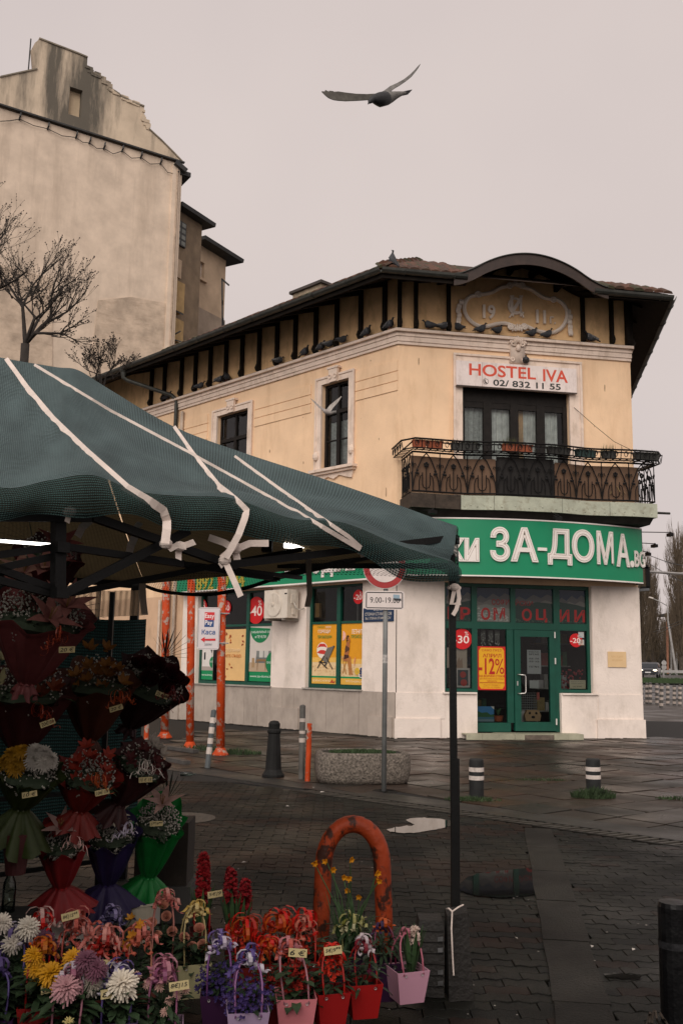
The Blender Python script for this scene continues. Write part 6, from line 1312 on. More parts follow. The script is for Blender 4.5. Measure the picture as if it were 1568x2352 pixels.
# arrow sign on the posts
F_ = FY(479, 1440, Y1_ - .12); (u0, z1), (u1, z0) = F_.px(456, 1395), F_.px(503, 1493)
rr = lambda e, asp: [(e, 0), (1 - e, 0), (1 - e * .3, e * asp * .3), (1, e * asp), (1, 1 - e * asp), (1 - e * .3, 1 - e * asp * .3), (1 - e, 1), (e, 1), (e * .3, 1 - e * asp * .3), (0, 1 - e * asp), (0, e * asp), (e * .3, e * asp * .3)]
p = Print(F_, u0, u1, z0, z1, 0, '#cfc6c6', 'arrow_sign', 'white rounded sign with red arrow and cash-desk lettering on the orange posts', 'sign', .02, poly=rr(.12, .5))
p.poly([(.30, .70), (.75, .70), (.75, .885), (.30, .885)], '#c81f26'); p.poly([(.30, .535), (.73, .535), (.73, .70), (.30, .70)], '#1f4377'); p.text('Easy', .32, .73, .715, .85, '#e8dedb', .015); p.text('Pay', .33, .66, .56, .69, '#e8dedb', .015); p.text('Каса', .2, .8, .36, .47, '#24538c', .015)
p.poly([(.16, .235), (.34, .30), (.34, .255), (.83, .265), (.83, .215), (.34, .212), (.34, .17)], '#c81f26'); p.text('200М', .34, .66, .10, .15, '#6b6f78'); p.k = 0
p.poly([[(.06, .02), (.94, .02), (.94, .028), (.06, .028)], [(.06, .972), (.94, .972), (.94, .98), (.06, .98)], [(.02, .06), (.045, .06), (.045, .94), (.02, .94)], [(.955, .06), (.98, .06), (.98, .94), (.955, .94)]], '#8d8988', 'border')
m = MB()
for z in (z0 + .12, z1 - .1): m.tube([F_.w(u1 - .04, -.03, z), F_.w(u1 + .16, -.06, z)], .012, 6)
m.build('clamp', gpm, p.o)
# leaning striped post, small posts, bollards
gst = mat('grey post paint', (.075, .085, .088), .6, .25, 5)
b = at(476, 1765, G(476, 1765).y); striped(b, at(491, 1633, b.y + .1), .042, [(.24, .36), (.42, .52), (.60, .71), (.78, .88)], 0, 'leaning grey post with white bands beside the nearest orange post', 'leaning_post', gst)
b = G(692, 1790); striped(b, at(695, 1622, b.y), .042, [(.50, .56), (.62, .66), (.78, .83)], 0, 'upright grey post with white bands beside the short orange post', 'grey_post', mat('dirty grey post', (.10, .095, .085), .6, .35, 5))
m = MB(); b = G(706, 1795); m.tube([b, at(711, 1662, b.y)], .036, 12); m.build('short_orange_post', orange, label='short plain orange post right of the banded grey post', cat='post')
b = G(627, 1784); s_ = .78
m = MB(); m.lathe([(.16, 0), (.16, .03), (.135, .06), (.115, .10), (.105, .3), (.09, .52), (.085, .60), (.10, .62), (.10, .65), (.08, .67), (.085, .74), (.06, .775), (.02, .785)], 16, b); m.build('iron_bollard', mat('cast iron', (.012, .012, .0115), .65, .25, 6, spec=.2), label='dark cast-iron bollard with collar left of the planter', cat='bollard', smooth=False)
bolm = mat('bollard grey', (.022, .023, .023), .6, .3, 7, .2, 60, spec=.2); wbd = mat('bollard white band', (.62, .55, .50), .6, .15, 8, stain=((.15, .12, .1), .6, 14, 1))
for x, yb, yt, lb in ((1094, 1834, 1743, 'stout grey bollard with two white bands left of the entrance view'), (1363, 1830, 1743, 'stout grey bollard with two white bands in a grass tuft')):
    b = G(x, yb - 3); h = at(x, yt, b.y).z; o = thing('banded_bollard', lb, 'bollard', b, 'banded bollards before the shop'); r = .092
    m = MB(); m.lathe([(r, 0), (r, h - .05), (r * .97, h - .015), (r * .85, h), (0.001, h + .004)], 20, b); m.build('post', bolm, o, smooth=False)
    for a, c_ in ((.78, .665), (.56, .45)): m = MB(); m.lathe([(r + .003, h * c_), (r + .003, h * a)], 20, b, caps=False); m.build('band', wbd, o)
grass_patch('grass_tuft', G(1363, 1832).x, G(1363, 1832).y, .28, .18, 700, .13, 'green grass tuft round the right banded bollard'); grass_patch('grass_tuft', G(1085, 1838).x, G(1085, 1838).y, .35, .15, 350, .05, 'thin low grass round the left banded bollard')
grass_patch('grass_tuft', G(1330, 1812).x - .3, G(1330, 1812).y + .9, .4, .07, 200, .04, 'sparse grass in a slab joint behind the right banded bollard'); grass_patch('grass_tuft', G(545, 1732).x, G(545, 1732).y, .45, .25, 500, .1, 'grass at the foot of the nearest orange post'); grass_patch('grass_tuft', G(458, 1722).x, G(458, 1722).y, .4, .25, 350, .1, 'grass at the foot of the middle orange post'); grass_patch('grass_tuft', G(1560, 1836).x, G(1560, 1836).y, .3, .1, 200, .05, 'sparse grass tuft at the right picture edge')
# exposed-aggregate planter
agg = mat('pebble concrete', (.035, .03, .026), .9, .75, 34, 1.0, 40, c2=(.27, .23, .19), spec=.2)
pc = G(832, 1802); pc = Vector((pc.x, pc.y + .42, 0)); PA_, PB_ = .66, .46; prot = math.radians(6)
def pring(s, z, n=36):
    o_ = []
    for i in range(n):
        a = 2 * PI * i / n; c_, s1 = math.cos(a), math.sin(a); x = PA_ * s * math.copysign(abs(c_) ** .5, c_); y = PB_ * s * math.copysign(abs(s1) ** .5, s1); o_.append(pc + Vector((x * math.cos(prot) - y * math.sin(prot), x * math.sin(prot) + y * math.cos(prot), z)))
    return o_
o = thing('concrete_planter', 'rounded pebble-concrete planter with grass behind the road sign post', 'planter', pc); m = MB(); rs = [pring(.93, .0), pring(.97, .06), pring(1.0, .16), pring(1.0, .31), pring(.975, .385), pring(.945, .405), pring(.86, .405), pring(.83, .37), pring(.80, .30)]
m.add([q for r_ in rs for q in r_], [(i * 36 + j, i * 36 + (j + 1) % 36, (i + 1) * 36 + (j + 1) % 36, (i + 1) * 36 + j) for i in range(8) for j in range(36)] + [tuple(range(36))[::-1]]); m.build('tub', agg, o, smooth=True)
m = MB(); m.add(pring(.84, .385), [tuple(range(36))]); m.build('soil', mat('planter soil', (.02, .018, .012), .9, .4, 10), o)
g_ = grass_patch('planter_grass', pc.x, pc.y, .48, .33, 1800, .05, None, .38, cat=None); g_.parent = o; g_.location = (0, 0, .38)
# road sign
b = G(881, 1818); o = thing('road_sign', 'round red and white road sign with hours plate on a grey post', 'road sign', b); t = at(886.5, 1262, b.y); m = MB(); m.tube([b, t], .032, 12); m.build('post', mat('galvanised post', (.17, .175, .17), .5, .25, 5), o, smooth=True)
m = MB(); m.tube([b + (t - b) * .52, b + (t - b) * .555], .0335, 12); m.build('post_sticker', mat('torn sticker', (.4, .38, .36), .7, .6, 40), o)
for k in range(4): m = MB(); m.lathe([(.12 - .02 * k, .0), (.06, .03)], 10, b + Vector((R.uniform(-.1, .1), R.uniform(-.1, .1), -.02))); m.build('broken_footing', conc, o)
FS_ = Face(Vector((b.x, b.y - .045, 0)), (1, 0, 0), (0, -1, 0)); cu0, cz0 = FS_.px(883, 1303); rd_ = .287
def sdisc(r, n0, n1, mt, name): m = MB(); m.prism([(cu0 + r * math.cos(2 * PI * i / 40), cz0 + r * math.sin(2 * PI * i / 40)) for i in range(40)], n0, n1, FS_.T()); m.build(name, mt, o)
sdisc(rd_, 0, .006, mat('sign back rim', (.5, .46, .43), .5), 'disc'); sdisc(rd_ * .97, .0062, .0085, mat('sign red', (.33, .016, .016), .45, .1, 4), 'red_ring'); sdisc(rd_ * .70, .0087, .0108, mat('sign white', (.66, .58, .54), .45, .1, 4), 'white_field')
F2 = Face(Vector((b.x, b.y - .045, 0)), (1, 0, 0), (0, -1, 0)); (u0, z1), (u1, z0) = F2.px(837, 1357), F2.px(928, 1401)
p = Print(F2, u0, u1, z0, z1, 0, '#d3c8c3', 'hours_plate', 'white rounded plate with hours 9.00-19.00 under the round sign', 'sign', .006, poly=rr(.06, 1.9)); p.poly([[(.06, .06), (.94, .06), (.94, .11), (.06, .11)], [(.06, .89), (.94, .89), (.94, .94), (.06, .94)], [(.035, .1), (.06, .1), (.06, .9), (.035, .9)], [(.94, .1), (.965, .1), (.965, .9), (.94, .9)]], '#16171a', 'border'); p.text('9.00-19.00', .14, .88, .36, .66, '#16171a', .0); p.poly([(.72, .62), (.88, .6), (.88, .8), (.72, .82)], '#8aa0ae'); p.poly([(.74, .5), (.92, .48), (.92, .6), (.74, .6)], '#2a2c30')
# orange arch barrier
ac0 = at(808, 2160, 5.6); ac0.z = 0; o = thing('arch_barrier', 'orange rusty tube arch barrier standing behind the daffodils', 'barrier', ac0); m = MB(); hw_, zc_ = .163, at(808, 1987, 5.6).z; pts = [ac0 + Vector((-hw_ - .012, 0, -.05)), ac0 + Vector((-hw_ - .008, 0, zc_ * .5))]
for i in range(15): a = PI - PI * i / 14; pts.append(ac0 + Vector((hw_ * math.cos(a), 0, zc_ + hw_ * 1.35 * math.sin(a))))
pts += [ac0 + Vector((hw_ + .012, 0, zc_ * .5)), ac0 + Vector((hw_ + .02, 0, -.05))]
m.tube(pts, .048, 16); m.build('tube', orust, o, smooth=True)
# dark bollard cut by the right edge
b = at(1556, 2338, 4.72); b.z = 0; o = thing('dark_bollard', 'black bollard with smeared white band at the lower right edge', 'bollard', b); h = at(1552, 2072, 4.72).z; m = MB(); m.lathe([(.075, 0), (.072, h - .02), (.066, h), (.001, h + .003)], 18, b); m.build('post', mat('black bollard paint', (.004, .004, .0045), .4, .4, 6, .2, 50, stain=((.03, .03, .03), .35, 6, 1.0), spec=.2), o); m = MB(); m.lathe([(.0755, h * .62), (.0755, h * .68)], 18, b, caps=False); m.build('band', mat('smeared band', (.02, .02, .022), .5, .7, 20, spec=.2), o)
m = MB()
for k in range(5):
    pts = [b + Vector((-.08 - .02 * k, -.05, .0 + i * .02)) + Vector((math.cos(i + k) * .02, math.sin(i * 2 + k) * .02, 0)) for i in range(4)]; m.tube(pts, .006, 4)
m.build('root_litter', brd, label='dark twig litter at the foot of the black bollard', cat='litter')
# manhole, timber, bottle, litter
c_ = G(415, 1880); o = thing('manhole_cover', 'round iron manhole cover in the pavers right of the green bouquet', 'manhole', c_); m = MB(); m.lathe([(.36, -.01), (.36, .006), (.32, .006)], 28, c_); m.build('ring', drust, o); m = MB(); m.lathe([(.31, -.01), (.31, .004)], 28, c_)
for i in range(-4, 5):
    for j in range(-4, 5):
        if i * i + j * j < 18: m.box((c_.x + i * .06 - .018, c_.y + j * .06 - .018, .004), (c_.x + i * .06 + .018, c_.y + j * .06 + .018, .007))
m.build('lid', drust, o)
for (x0, y0, x1, y1, lb) in ((372, 1719, 450, 1730, 'long grey timber lying by the orange posts'), (388, 1748, 430, 1757, 'short grey timber lying nearer than the long one')):
    m = MB(); a, b = G(x0, y0), G(x1, y1); m.bar(a + ZU * .03, b + ZU * .03, .12, .06); m.build('timber', mat('wet timber', (.06, .055, .05), .6, .3, 6), label=lb, cat='timber')
c_ = G(430, 1784); m = MB(); m.tube([c_ + Vector((-.1, 0, .035)), c_ + Vector((.04, .02, .035)), c_ + Vector((.08, .03, .03)), c_ + Vector((.11, .03, .03))], [.035, .035, .015, .015], 10); m.build('plastic_bottle', glassmat('clear plastic', (.8, .9, .85), .8, .1, .8), label='crushed clear plastic bottle lying on the paving', cat='bottle', smooth=True)
lit = mat('paper litter', (.40, .37, .33), .8, .3)
for k, (x, y, lb) in enumerate(((740, 1822, 'torn pale paper strip near the planter left foot'), (720, 1812, 'small white paper scrap by the grey post'), (1360, 2180, 'white scrap right of the concrete strip'), (1455, 2187, 'white scrap on the grey pavers far right'), (660, 1855, 'scrap of paper in the middle of the paving'), (1060, 2090, 'tiny scrap beside the dark puddle'), (1430, 1718, 'tiny scrap on the slabs before the shop'), (560, 1985, 'scrap of paper above the red hyacinths'), (1185, 2160, 'scrap between block weight and concrete strip'), (880, 1995, 'tiny pale scrap beside the arch'))):
    c_ = G(x, y); m = MB(); a = R.uniform(0, 3); l = .05 if k in (0,) else .022; dx, dy = math.cos(a) * l, math.sin(a) * l; m.add([(c_.x - dx, c_.y - dy, .012), (c_.x + dy * .4, c_.y - dx * .4, .014), (c_.x + dx, c_.y + dy, .013), (c_.x - dy * .5, c_.y + dx * .5, .02)], [(0, 1, 2, 3)]); m.build('paper_scrap', lit, label=lb, cat='litter', group='scraps on the paving')
m = MB()
for _ in range(130):
    x, y = R.uniform(430, 1560), R.uniform(1760, 2340); c_ = G(x, y); s = R.uniform(.003, .009); a = R.uniform(0, 3); m.add([(c_.x + s * math.cos(a + i * 1.57), c_.y + s * math.sin(a + i * 1.57), .009) for i in range(4)], [(0, 1, 2, 3)])
m.build('ground_crumbs', lit, label='tiny pale crumbs and petals strewn over the wet paving', cat='litter', kind='stuff')
# ------------------------------------------------------------------ pigeons
pg = [mat('pigeon slate', (.050, .052, .058), .7, .3, 30), mat('pigeon dark', (.018, .019, .022), .6, .3, 30), mat('pigeon pale', (.17, .165, .16), .8, .2, 30), mat('pigeon foot', (.2, .06, .04), .7)]
def pigeon(P, yaw, label, s=1.0, pale=False, mats=None, crouch=0.0, tilt=0.0):
    m = MB(); c, sn = math.cos(yaw), math.sin(yaw)
    def T(x, y, z):
        if z > .03: x, z = x * math.cos(tilt) - (z - .08) * math.sin(tilt), .08 + x * math.sin(tilt) + (z - .08) * math.cos(tilt)
        return Vector((P.x + s * (x * c - y * sn), P.y + s * (x * sn + y * c), P.z + s * z))
    k = 12; up = .0 - crouch
    rings = [(-.165, .075, .012, .006), (-.12, .085, .034, .02), (-.07, .10, .062, .052), (-.02, .112, .080, .078), (.03, .128, .080, .082), (.065, .16 + up, .060, .064), (.085, .20 + up, .030, .034), (.092, .225 + up, .026, .028), (.105, .247 + up, .024, .024), (.125, .252 + up, .014, .014), (.138, .25 + up, .006, .006)]
    o0 = len(m.v)
    for x, z, ry, rz in rings:
        for j in range(k): a = 2 * PI * j / k; m.v.append(tuple(T(x - (.02 if 0 else 0) * math.sin(a), ry * math.cos(a), z + rz * math.sin(a))))
    for i in range(len(rings) - 1):
        for j in range(k): m.f.append((o0 + i * k + j, o0 + i * k + (j + 1) % k, o0 + (i + 1) * k + (j + 1) % k, o0 + (i + 1) * k + j)); m.mi.append(1 if i >= 5 else 0)
    m.f.append(tuple(o0 + j for j in range(k))[::-1]); m.mi.append(1); m.m = 1; m.tube([T(.135, 0, .25 + up), T(.158, 0, .243 + up)], [s * .006, s * .002], 5)
    for sd in (-1, 1): # folded wings
        m.m = 2 if pale else 0; m.grid(6, 4, lambda a, b: T(.055 - .25 * a, sd * (.070 + .018 * math.sin(PI * a) - .05 * a), .165 - .055 * a - (b - .2) * .085 * (1 - a * .75) + .0 * b)); m.m = 1
        for q in (.45, .62): m.add([T(.055 - .25 * q, sd * .09, .16 - .055 * q), T(.055 - .25 * (q + .05), sd * .088, .158 - .055 * q), T(.055 - .25 * (q + .05), sd * .089, .10 - .05 * q), T(.055 - .25 * q, sd * .091, .105 - .05 * q)], [(0, 1, 2, 3)])
        m.m = 3; m.tube([T(.01, sd * .025, .06), T(.012, sd * .027, .0)], s * .005, 4); m.tube([T(.012, sd * .027, .003), T(.05, sd * .03, .003)], s * .004, 4)
    m.m = 1; m.add([T(-.15, -.02, .082), T(-.15, .02, .082), T(-.235, .03, .06), T(-.235, -.03, .06), T(-.15, -.02, .07), T(-.15, .02, .07), T(-.235, .03, .054), T(-.235, -.03, .054)], [(0, 1, 2, 3), (7, 6, 5, 4), (2, 6, 7, 3), (1, 5, 6, 2), (0, 4, 5, 1), (3, 7, 4, 0)])
    o = m.build('pigeon', mats or [pg[0], pg[1], pg[2], pg[3]], base=P, smooth=True); return tag(o, label, 'pigeon', 'pigeons perched on the cornice')
zc = 9.464
aLd = math.atan2(FL.d.y, FL.d.x); aEd = math.atan2(FE.d.y, FE.d.x)
left_p = [(461, 888, 2.2, 'pigeon farthest left on the street-side cornice, beyond the downpipe'), (386, 912, 1, 'pigeon on the cornice left of the downpipe elbow'), (505, 868, 1, 'left of two pigeons huddled on the cornice above the far window'), (521, 862, -2, 'right of two pigeons huddled on the cornice above the far window'), (641, 824, 3, 'lone pigeon on the cornice midway along the street face'), (701, 803, .4, 'pigeon on the street-side cornice left of the pair above the near window'), (738, 793, .2, 'left of two pigeons close together above the near street window'), (757, 785, 2.6, 'right of two pigeons close together above the near street window'), (787, 775, 2.9, 'pigeon with tail towards the corner on the street cornice'), (843, 757, .3, 'hunched pigeon second from the building corner, street side'), (895, 742, .3, 'pigeon nearest the building corner on the street side')]
for x, y, yw, lb in left_p: u = FL.px(x, y, .15)[0]; pigeon(FL.w(u, .15, zc), aLd + PI + (yw - .3) * .5, lb, 1.12, R.random() < .4, crouch=R.uniform(.0, .05), tilt=R.uniform(-.05, .22))
ent_p = [(984, 740, 2.9, 'dark pigeon leftmost on the entrance cornice'), (1018, 744, .5, 'pale-winged pigeon beside a bracket on the entrance cornice'), (1053, 748, 2.0, 'small dark pigeon under the left garland of the date panel'), (1106, 752, .2, 'pigeon with white tail below the date panel, left side'), (1143, 757, .5, 'pigeon below the date panel, second from its left'), (1222, 762, .3, 'pigeon below the date panel just right of its middle'), (1258, 766, .2, 'dark pigeon below the date panel, right side'), (1354, 774, 2.9, 'pigeon farthest right on the entrance cornice')]
for k, (x, y, yw, lb) in enumerate(ent_p): u = FE.px(x, y, .15)[0]; pigeon(FE.w(u, .15, zc), aEd + yw, lb, 1.12, k in (1, 7), crouch=R.uniform(.0, .05), tilt=R.uniform(-.05, .22))
u = FE.px(1206, 838, .1)[0]; pigeon(FE.w(u, .13, 8.765 + .005), aEd + 1.2, 'dark pigeon perched on top of the hostel sign', 1.12)
cp_ = PA + bisA * (OV - .1); pz = at(898, 610, 20.6); pigeon(Vector((pz.x, pz.y, at(898, 609, 20.6).z)), PI * .85, 'pigeon standing upright on the roof corner tiles', 1.2, tilt=.75)
# flying pigeons: body and two feathered wings in one mesh
def flyer(label, Y, D, body, wl, wr, tail, mats):
    m = MB(); k = 12
    pts = [D(*p[:2], Y + p[2]) for p in body]; m.tube([p for p in pts], [q[3] for q in body], k)
    for (outer, ti) in ((wl, 0), (wr, 2)):
        top, bot = outer; n = len(top); o0 = len(m.v)
        for lift in (0, .006):
            for a, b in zip(top, bot): m.v.append(tuple(D(a[0], a[1], Y + a[2]) + Vector((0, lift, 0)))); m.v.append(tuple(D(b[0], b[1], Y + b[2]) + Vector((0, lift, 0))))
        for L_ in (0, 1):
            for i in range(n - 1): q = o0 + L_ * 2 * n + 2 * i; m.f.append((q, q + 1, q + 3, q + 2) if L_ else (q, q + 2, q + 3, q + 1)); m.mi.append(ti)
    m.m = 1
    for t_ in tail: m.add([D(*q[:2], Y + q[2]) for q in t_] + [D(*q[:2], Y + q[2]) + Vector((0, .008, 0)) for q in t_], [(0, 1, 2, 3), (7, 6, 5, 4), (0, 4, 5, 1), (1, 5, 6, 2), (2, 6, 7, 3), (3, 7, 4, 0)])
    o = m.build('flying_pigeon', mats, smooth=True); return tag(o, label, 'pigeon')
DB = lambda x, y, Y: at(718.7 + x * .17708, 122.5 + y * .17708, Y)
top = [(905, 512, 0), (820, 515, 0), (700, 522, -.03), (560, 518, -.06), (420, 502, -.10), (330, 488, -.12), (270, 492, -.13), (262, 484, -.13), (208, 478, -.14), (206, 490, -.14), (160, 468, -.15), (150, 488, -.15), (112, 486, -.16)]
bot = [(900, 600, 0), (820, 605, 0), (700, 598, -.03), (560, 607, -.06), (420, 612, -.10), (330, 606, -.12), (270, 598, -.13), (250, 592, -.13), (215, 578, -.14), (195, 568, -.14), (160, 540, -.15), (140, 520, -.15), (110, 490, -.16)]
rt = [(870, 505, .02), (930, 470, .05), (1000, 418, .10), (1090, 378, .16), (1180, 328, .22), (1260, 265, .28), (1320, 205, .33), (1355, 165, .36), (1390, 130, .4)]; rb_ = [(960, 520, .02), (1000, 490, .05), (1050, 450, .10), (1120, 410, .16), (1200, 355, .22), (1275, 295, .28), (1330, 228, .33), (1362, 185, .36), (1392, 135, .4)]
flm = [mat('wing grey brown', (.085, .078, .066), .8, .35, 22, 0), mat('pigeon head dark', (.022, .022, .024), .6, .3, 30), mat('wing pale grey', (.15, .142, .132), .8, .4, 18, 0)]
bd_ = [(712, 656, -.07, .002), (722, 640, -.07, .006), (738, 618, -.065, .016), (770, 590, -.05, .022), (815, 590, -.03, .036), (870, 595, 0, .049), (940, 580, .05, .047), (1010, 560, .09, .036), (1080, 535, .13, .024), (1160, 512, .17, .013), (1200, 505, .19, .008)]
fp = flyer('large pigeon gliding across the open sky', 6.0, DB, bd_, (top, bot), (rt, rb_), [[(1080, 505, .13), (1284, 463, .24), (1250, 500, .24), (1090, 545, .13)], [(1100, 515, .12), (1250, 498, .23), (1230, 522, .23), (1100, 550, .12)]], flm)
me_ = fp.data
for pl in me_.polygons:
    if pl.material_index == 0 and pl.center.x > .035 and len(pl.vertices) == 4 and pl.index < 12 * 11: pl.material_index = 2
for pl in me_.polygons:
    if pl.index < 12 * 6: pl.material_index = 1
# small pale bird before the street window, zoom frame of the second bird
DS = lambda x, y, Y: at(x * .5, 490 + y * .5, Y)
flyer('pale pigeon flying in front of the near street window', 16.0, DS, [(1478, 898, 0, .01), (1488, 905, 0, .03), (1500, 912, 0, .045), (1515, 918, .03, .03), (1530, 915, .06, .012)], ([(1495, 900, 0), (1470, 885, 0), (1448, 865, 0), (1425, 848, 0)], [(1500, 915, 0), (1465, 893, 0), (1445, 872, 0), (1426, 850, 0)]), ([(1495, 905, 0), (1515, 880, .05), (1540, 860, .1), (1568, 838, .15)], [(1515, 915, 0), (1530, 892, .05), (1550, 870, .1), (1568, 842, .15)]), [[(1515, 908, .03), (1545, 905, .06), (1545, 915, .06), (1515, 922, .03)]], [mat('pale bird', (.30, .27, .25), .8, .3, 15, 0), mat('pale bird grey', (.2, .19, .18), .8), mat('pale bird wing', (.34, .31, .28), .8, .3, 15, 0)])
# ------------------------------------------------------------------ flower stall awning
T1 = at(1046, 2258, 5.2); T1.z = 0
e1 = Vector((-.68, .733, 0)).normalized(); e2 = Vector((-e1.y, e1.x, 0)); SL = 3.15
T2 = T1 + e1 * SL; T4 = T1 + e2 * SL; T3 = T2 + e2 * SL; EZ = 2.08
FN = Face(T1, e2, (e1 * -1)); FS2 = Face(T1, e1, (e2 * -1)); FBk = Face(T2, e2, e1 * -1)
polem = mat('black tent steel', (.006, .006, .006), .5, .25, 8, .1, 60, spec=.15); knot = mat('white webbing', (.66, .56, .50), .8, .12, 12, .15, 120)
stall = thing('flower_stall_awning', 'green shade-net awning on black folding frame over the flower stall', 'awning', T1)
def pole(b, t, w, name='leg'): m = MB(); m.bar(b, t, w); return m.build(name, polem, stall)
ptop = at(1037, 1262, T1.y); pole(T1, Vector((ptop.x, T1.y, 2.2)), .036)
m = MB(); m.bar(T1 + ZU * .0, T1 + ZU * 1.12, .044); m.build('leg_sleeve', polem, stall); m = MB(); m.box((T1.x - .06, T1.y - .06, 0), (T1.x + .06, T1.y + .06, .012)); m.build('foot_plate', polem, stall)
L2 = at(312, 1345, T2.y); pole(Vector((L2.x, T2.y, 0)), Vector((L2.x, T2.y, 2.2)), .06); m = MB(); m.bar(Vector((L2.x, T2.y, 0)), Vector((L2.x, T2.y, 1.2)), .07); m.build('leg_sleeve', polem, stall)
pole(T4, T4 + ZU * 2.15, .04); pole(T3, T3 + ZU * 2.15, .04)
def nb(p, q, w=.034, off=0.0, F=FN): a, b = F.px(*p, off), F.px(*q, off); m = MB(); m.bar(F.w(a[0], off, a[1]), F.w(b[0], off, b[1]), w, w * .8, F.n); return m.build('truss_bar', polem, stall)
for p, q in (((-120, 1186), (207, 1189)), ((214, 1188), (532, 1299)), ((522, 1298), (1036, 1236)), ((150, 1362), (432, 1219))): nb(p, q)
for p, q in (((-60, 1283), (134, 1255)), ((-60, 1318), (132, 1276)), ((-20, 1328), (128, 1366)), ((-20, 1300), (124, 1354)), ((150, 1256), (420, 1295))): nb(p, q, .028, -.05)
m = MB(); a, b = FN.px(140, 1186), FN.px(139, 1368); m.bar(FN.w(a[0], -.02, a[1]), FN.w(b[0], -.02, b[1]), .044); m.build('truss_post', polem, stall)
def yb(p, Yp, q, Yq, w=.034): m = MB(); m.bar(at(*p, Yp), at(*q, Yq), w, w * .8); return m.build('truss_bar', polem, stall)
yb((150, 1257), 4.4, (622, 1328), 5.6); yb((165, 1363), 4.5, (690, 1262), 5.7); yb((420, 1295), 5.0, (690, 1327), 6.0, .03)
nb((1034, 1236), (615, 1330), .034, 0, FS2); nb((640, 1328), (306, 1258), .036, 0, FS2); nb((622, 1326), (440, 1285), .034, -.02, FS2); nb((306, 1338), (520, 1290), .034, 0, FS2); nb((306, 1262), (560, 1240), .034, .02, FS2); nb((1030, 1300), (640, 1300), .03, -.02, FS2)
nb((306, 1258), (150, 1289), .04, 0, FBk); nb((303, 1337), (150, 1311), .04, 0, FBk); nb((300, 1345), (-200, 1300), .04, .02, FBk)
for (x, y, F, w) in ((622, 1328, FS2, .06), (312, 1340, FS2, .09), (140, 1258, FN, .05), (138, 1362, FN, .05), (1037, 1240, FS2, .06), (528, 1298, FN, .045)):
    u, z = F.px(x, y); m = MB(); m.box((u - w / 2, -w / 2, z - w * .4), (u + w / 2, w / 2, z + w * .4), F.w); m.build('joint', polem, stall)
# canopy: near slope as a sagging sheet with a hanging hem
def cspl(pts, t):
    n = len(pts) - 1; x = min(max(t, 0), .99999) * n; i = int(x); f = x - i; g = lambda k: Vector(pts[min(max(k, 0), n)])
    p0, p1, p2, p3 = g(i - 1), g(i), g(i + 1), g(i + 2); return .5 * ((2 * p1) + (p2 - p0) * f + (2 * p0 - 5 * p1 + 4 * p2 - p3) * f * f + (3 * p1 - p0 - 3 * p2 + p3) * f ** 3)
topc = [at(-190, 792, 5.1), at(-60, 810, 5.2), at(40, 828, 5.28), at(130, 843, 5.33), at(180, 850, 5.36), at(250, 893, 5.36), at(400, 980, 5.33), at(560, 1040, 5.3), at(720, 1092, 5.26), at(880, 1147, 5.22), at(980, 1184, 5.18), at(1049, 1208, 5.14)]
hemx = [(-240, 1200), (-110, 1196), (20, 1192), (120, 1186), (215, 1184), (320, 1192), (430, 1214), (545, 1230), (680, 1247), (800, 1268), (930, 1326), (1050, 1340)]
hem = []
for x, y in hemx: u, z = FN.px(x, y, .10); hem.append(FN.w(u, .10, z))
eav = [Vector((h.x, h.y, h.z)) - FN.n * .05 + ZU * (.155 + .03 * math.sin(i * 2.1)) for i, h in enumerate(hem)]
def NS(s, t):
    tp_, ev, hm = cspl(topc, s), cspl(eav, s), cspl(hem, s)
    if t < .8:
        q = t / .8; p = tp_ + (ev - tp_) * q; sag = -.09 * math.sin(PI * q) * (1 - .5 * s) + (.014 * math.sin(s * 23 + q * 5) + .009 * math.sin(s * 41 - q * 9) + .007 * math.sin(s * 70 + q * 16)) * math.sin(PI * q); return p + ZU * sag
    q = (t - .8) / .2; p = ev + (hm - ev) * q; return p + FN.n * (.045 * math.sin(PI * q) + .015 * math.sin(s * 46) * q) + ZU * (.012 * math.sin(s * 33) * q)
net = netmat('green shade net', '#212a2b', '#657879', 62, 70, trans=.10); hemnet = netmat('green shade net hem', '#0b1110', '#37504d', 52, 46, alpha=.35, trans=.12, thr=.16)
m = MB(); m.grid(64, 30, lambda a, b: NS(a, b * .82), (4.2, 1.6)); can = m.build('canopy', net, stall, smooth=True)
m = MB(); m.grid(90, 8, lambda a, b: NS(a, .82 + b * .18), (4.2, .35)); m.build('canopy_hem', hemnet, stall, smooth=True)
# hanging corner flap round the right pole
fl_t = [at(1049, 1208, 5.14), at(1052, 1215, 5.2), at(1040, 1214, 5.45), at(1010, 1225, 5.8)]; fl_b = [at(1050, 1338, 5.12), at(1049, 1338, 5.2), at(1030, 1322, 5.45), at(985, 1300, 5.8)]
m = MB(); m.grid(16, 8, lambda a, b: cspl(fl_t, a) * (1 - b) + cspl(fl_b, a) * b + Vector((.012 * math.sin(a * 18) * b, 0, 0)), (.9, .3)); m.build('corner_flap', hemnet, stall, smooth=True)
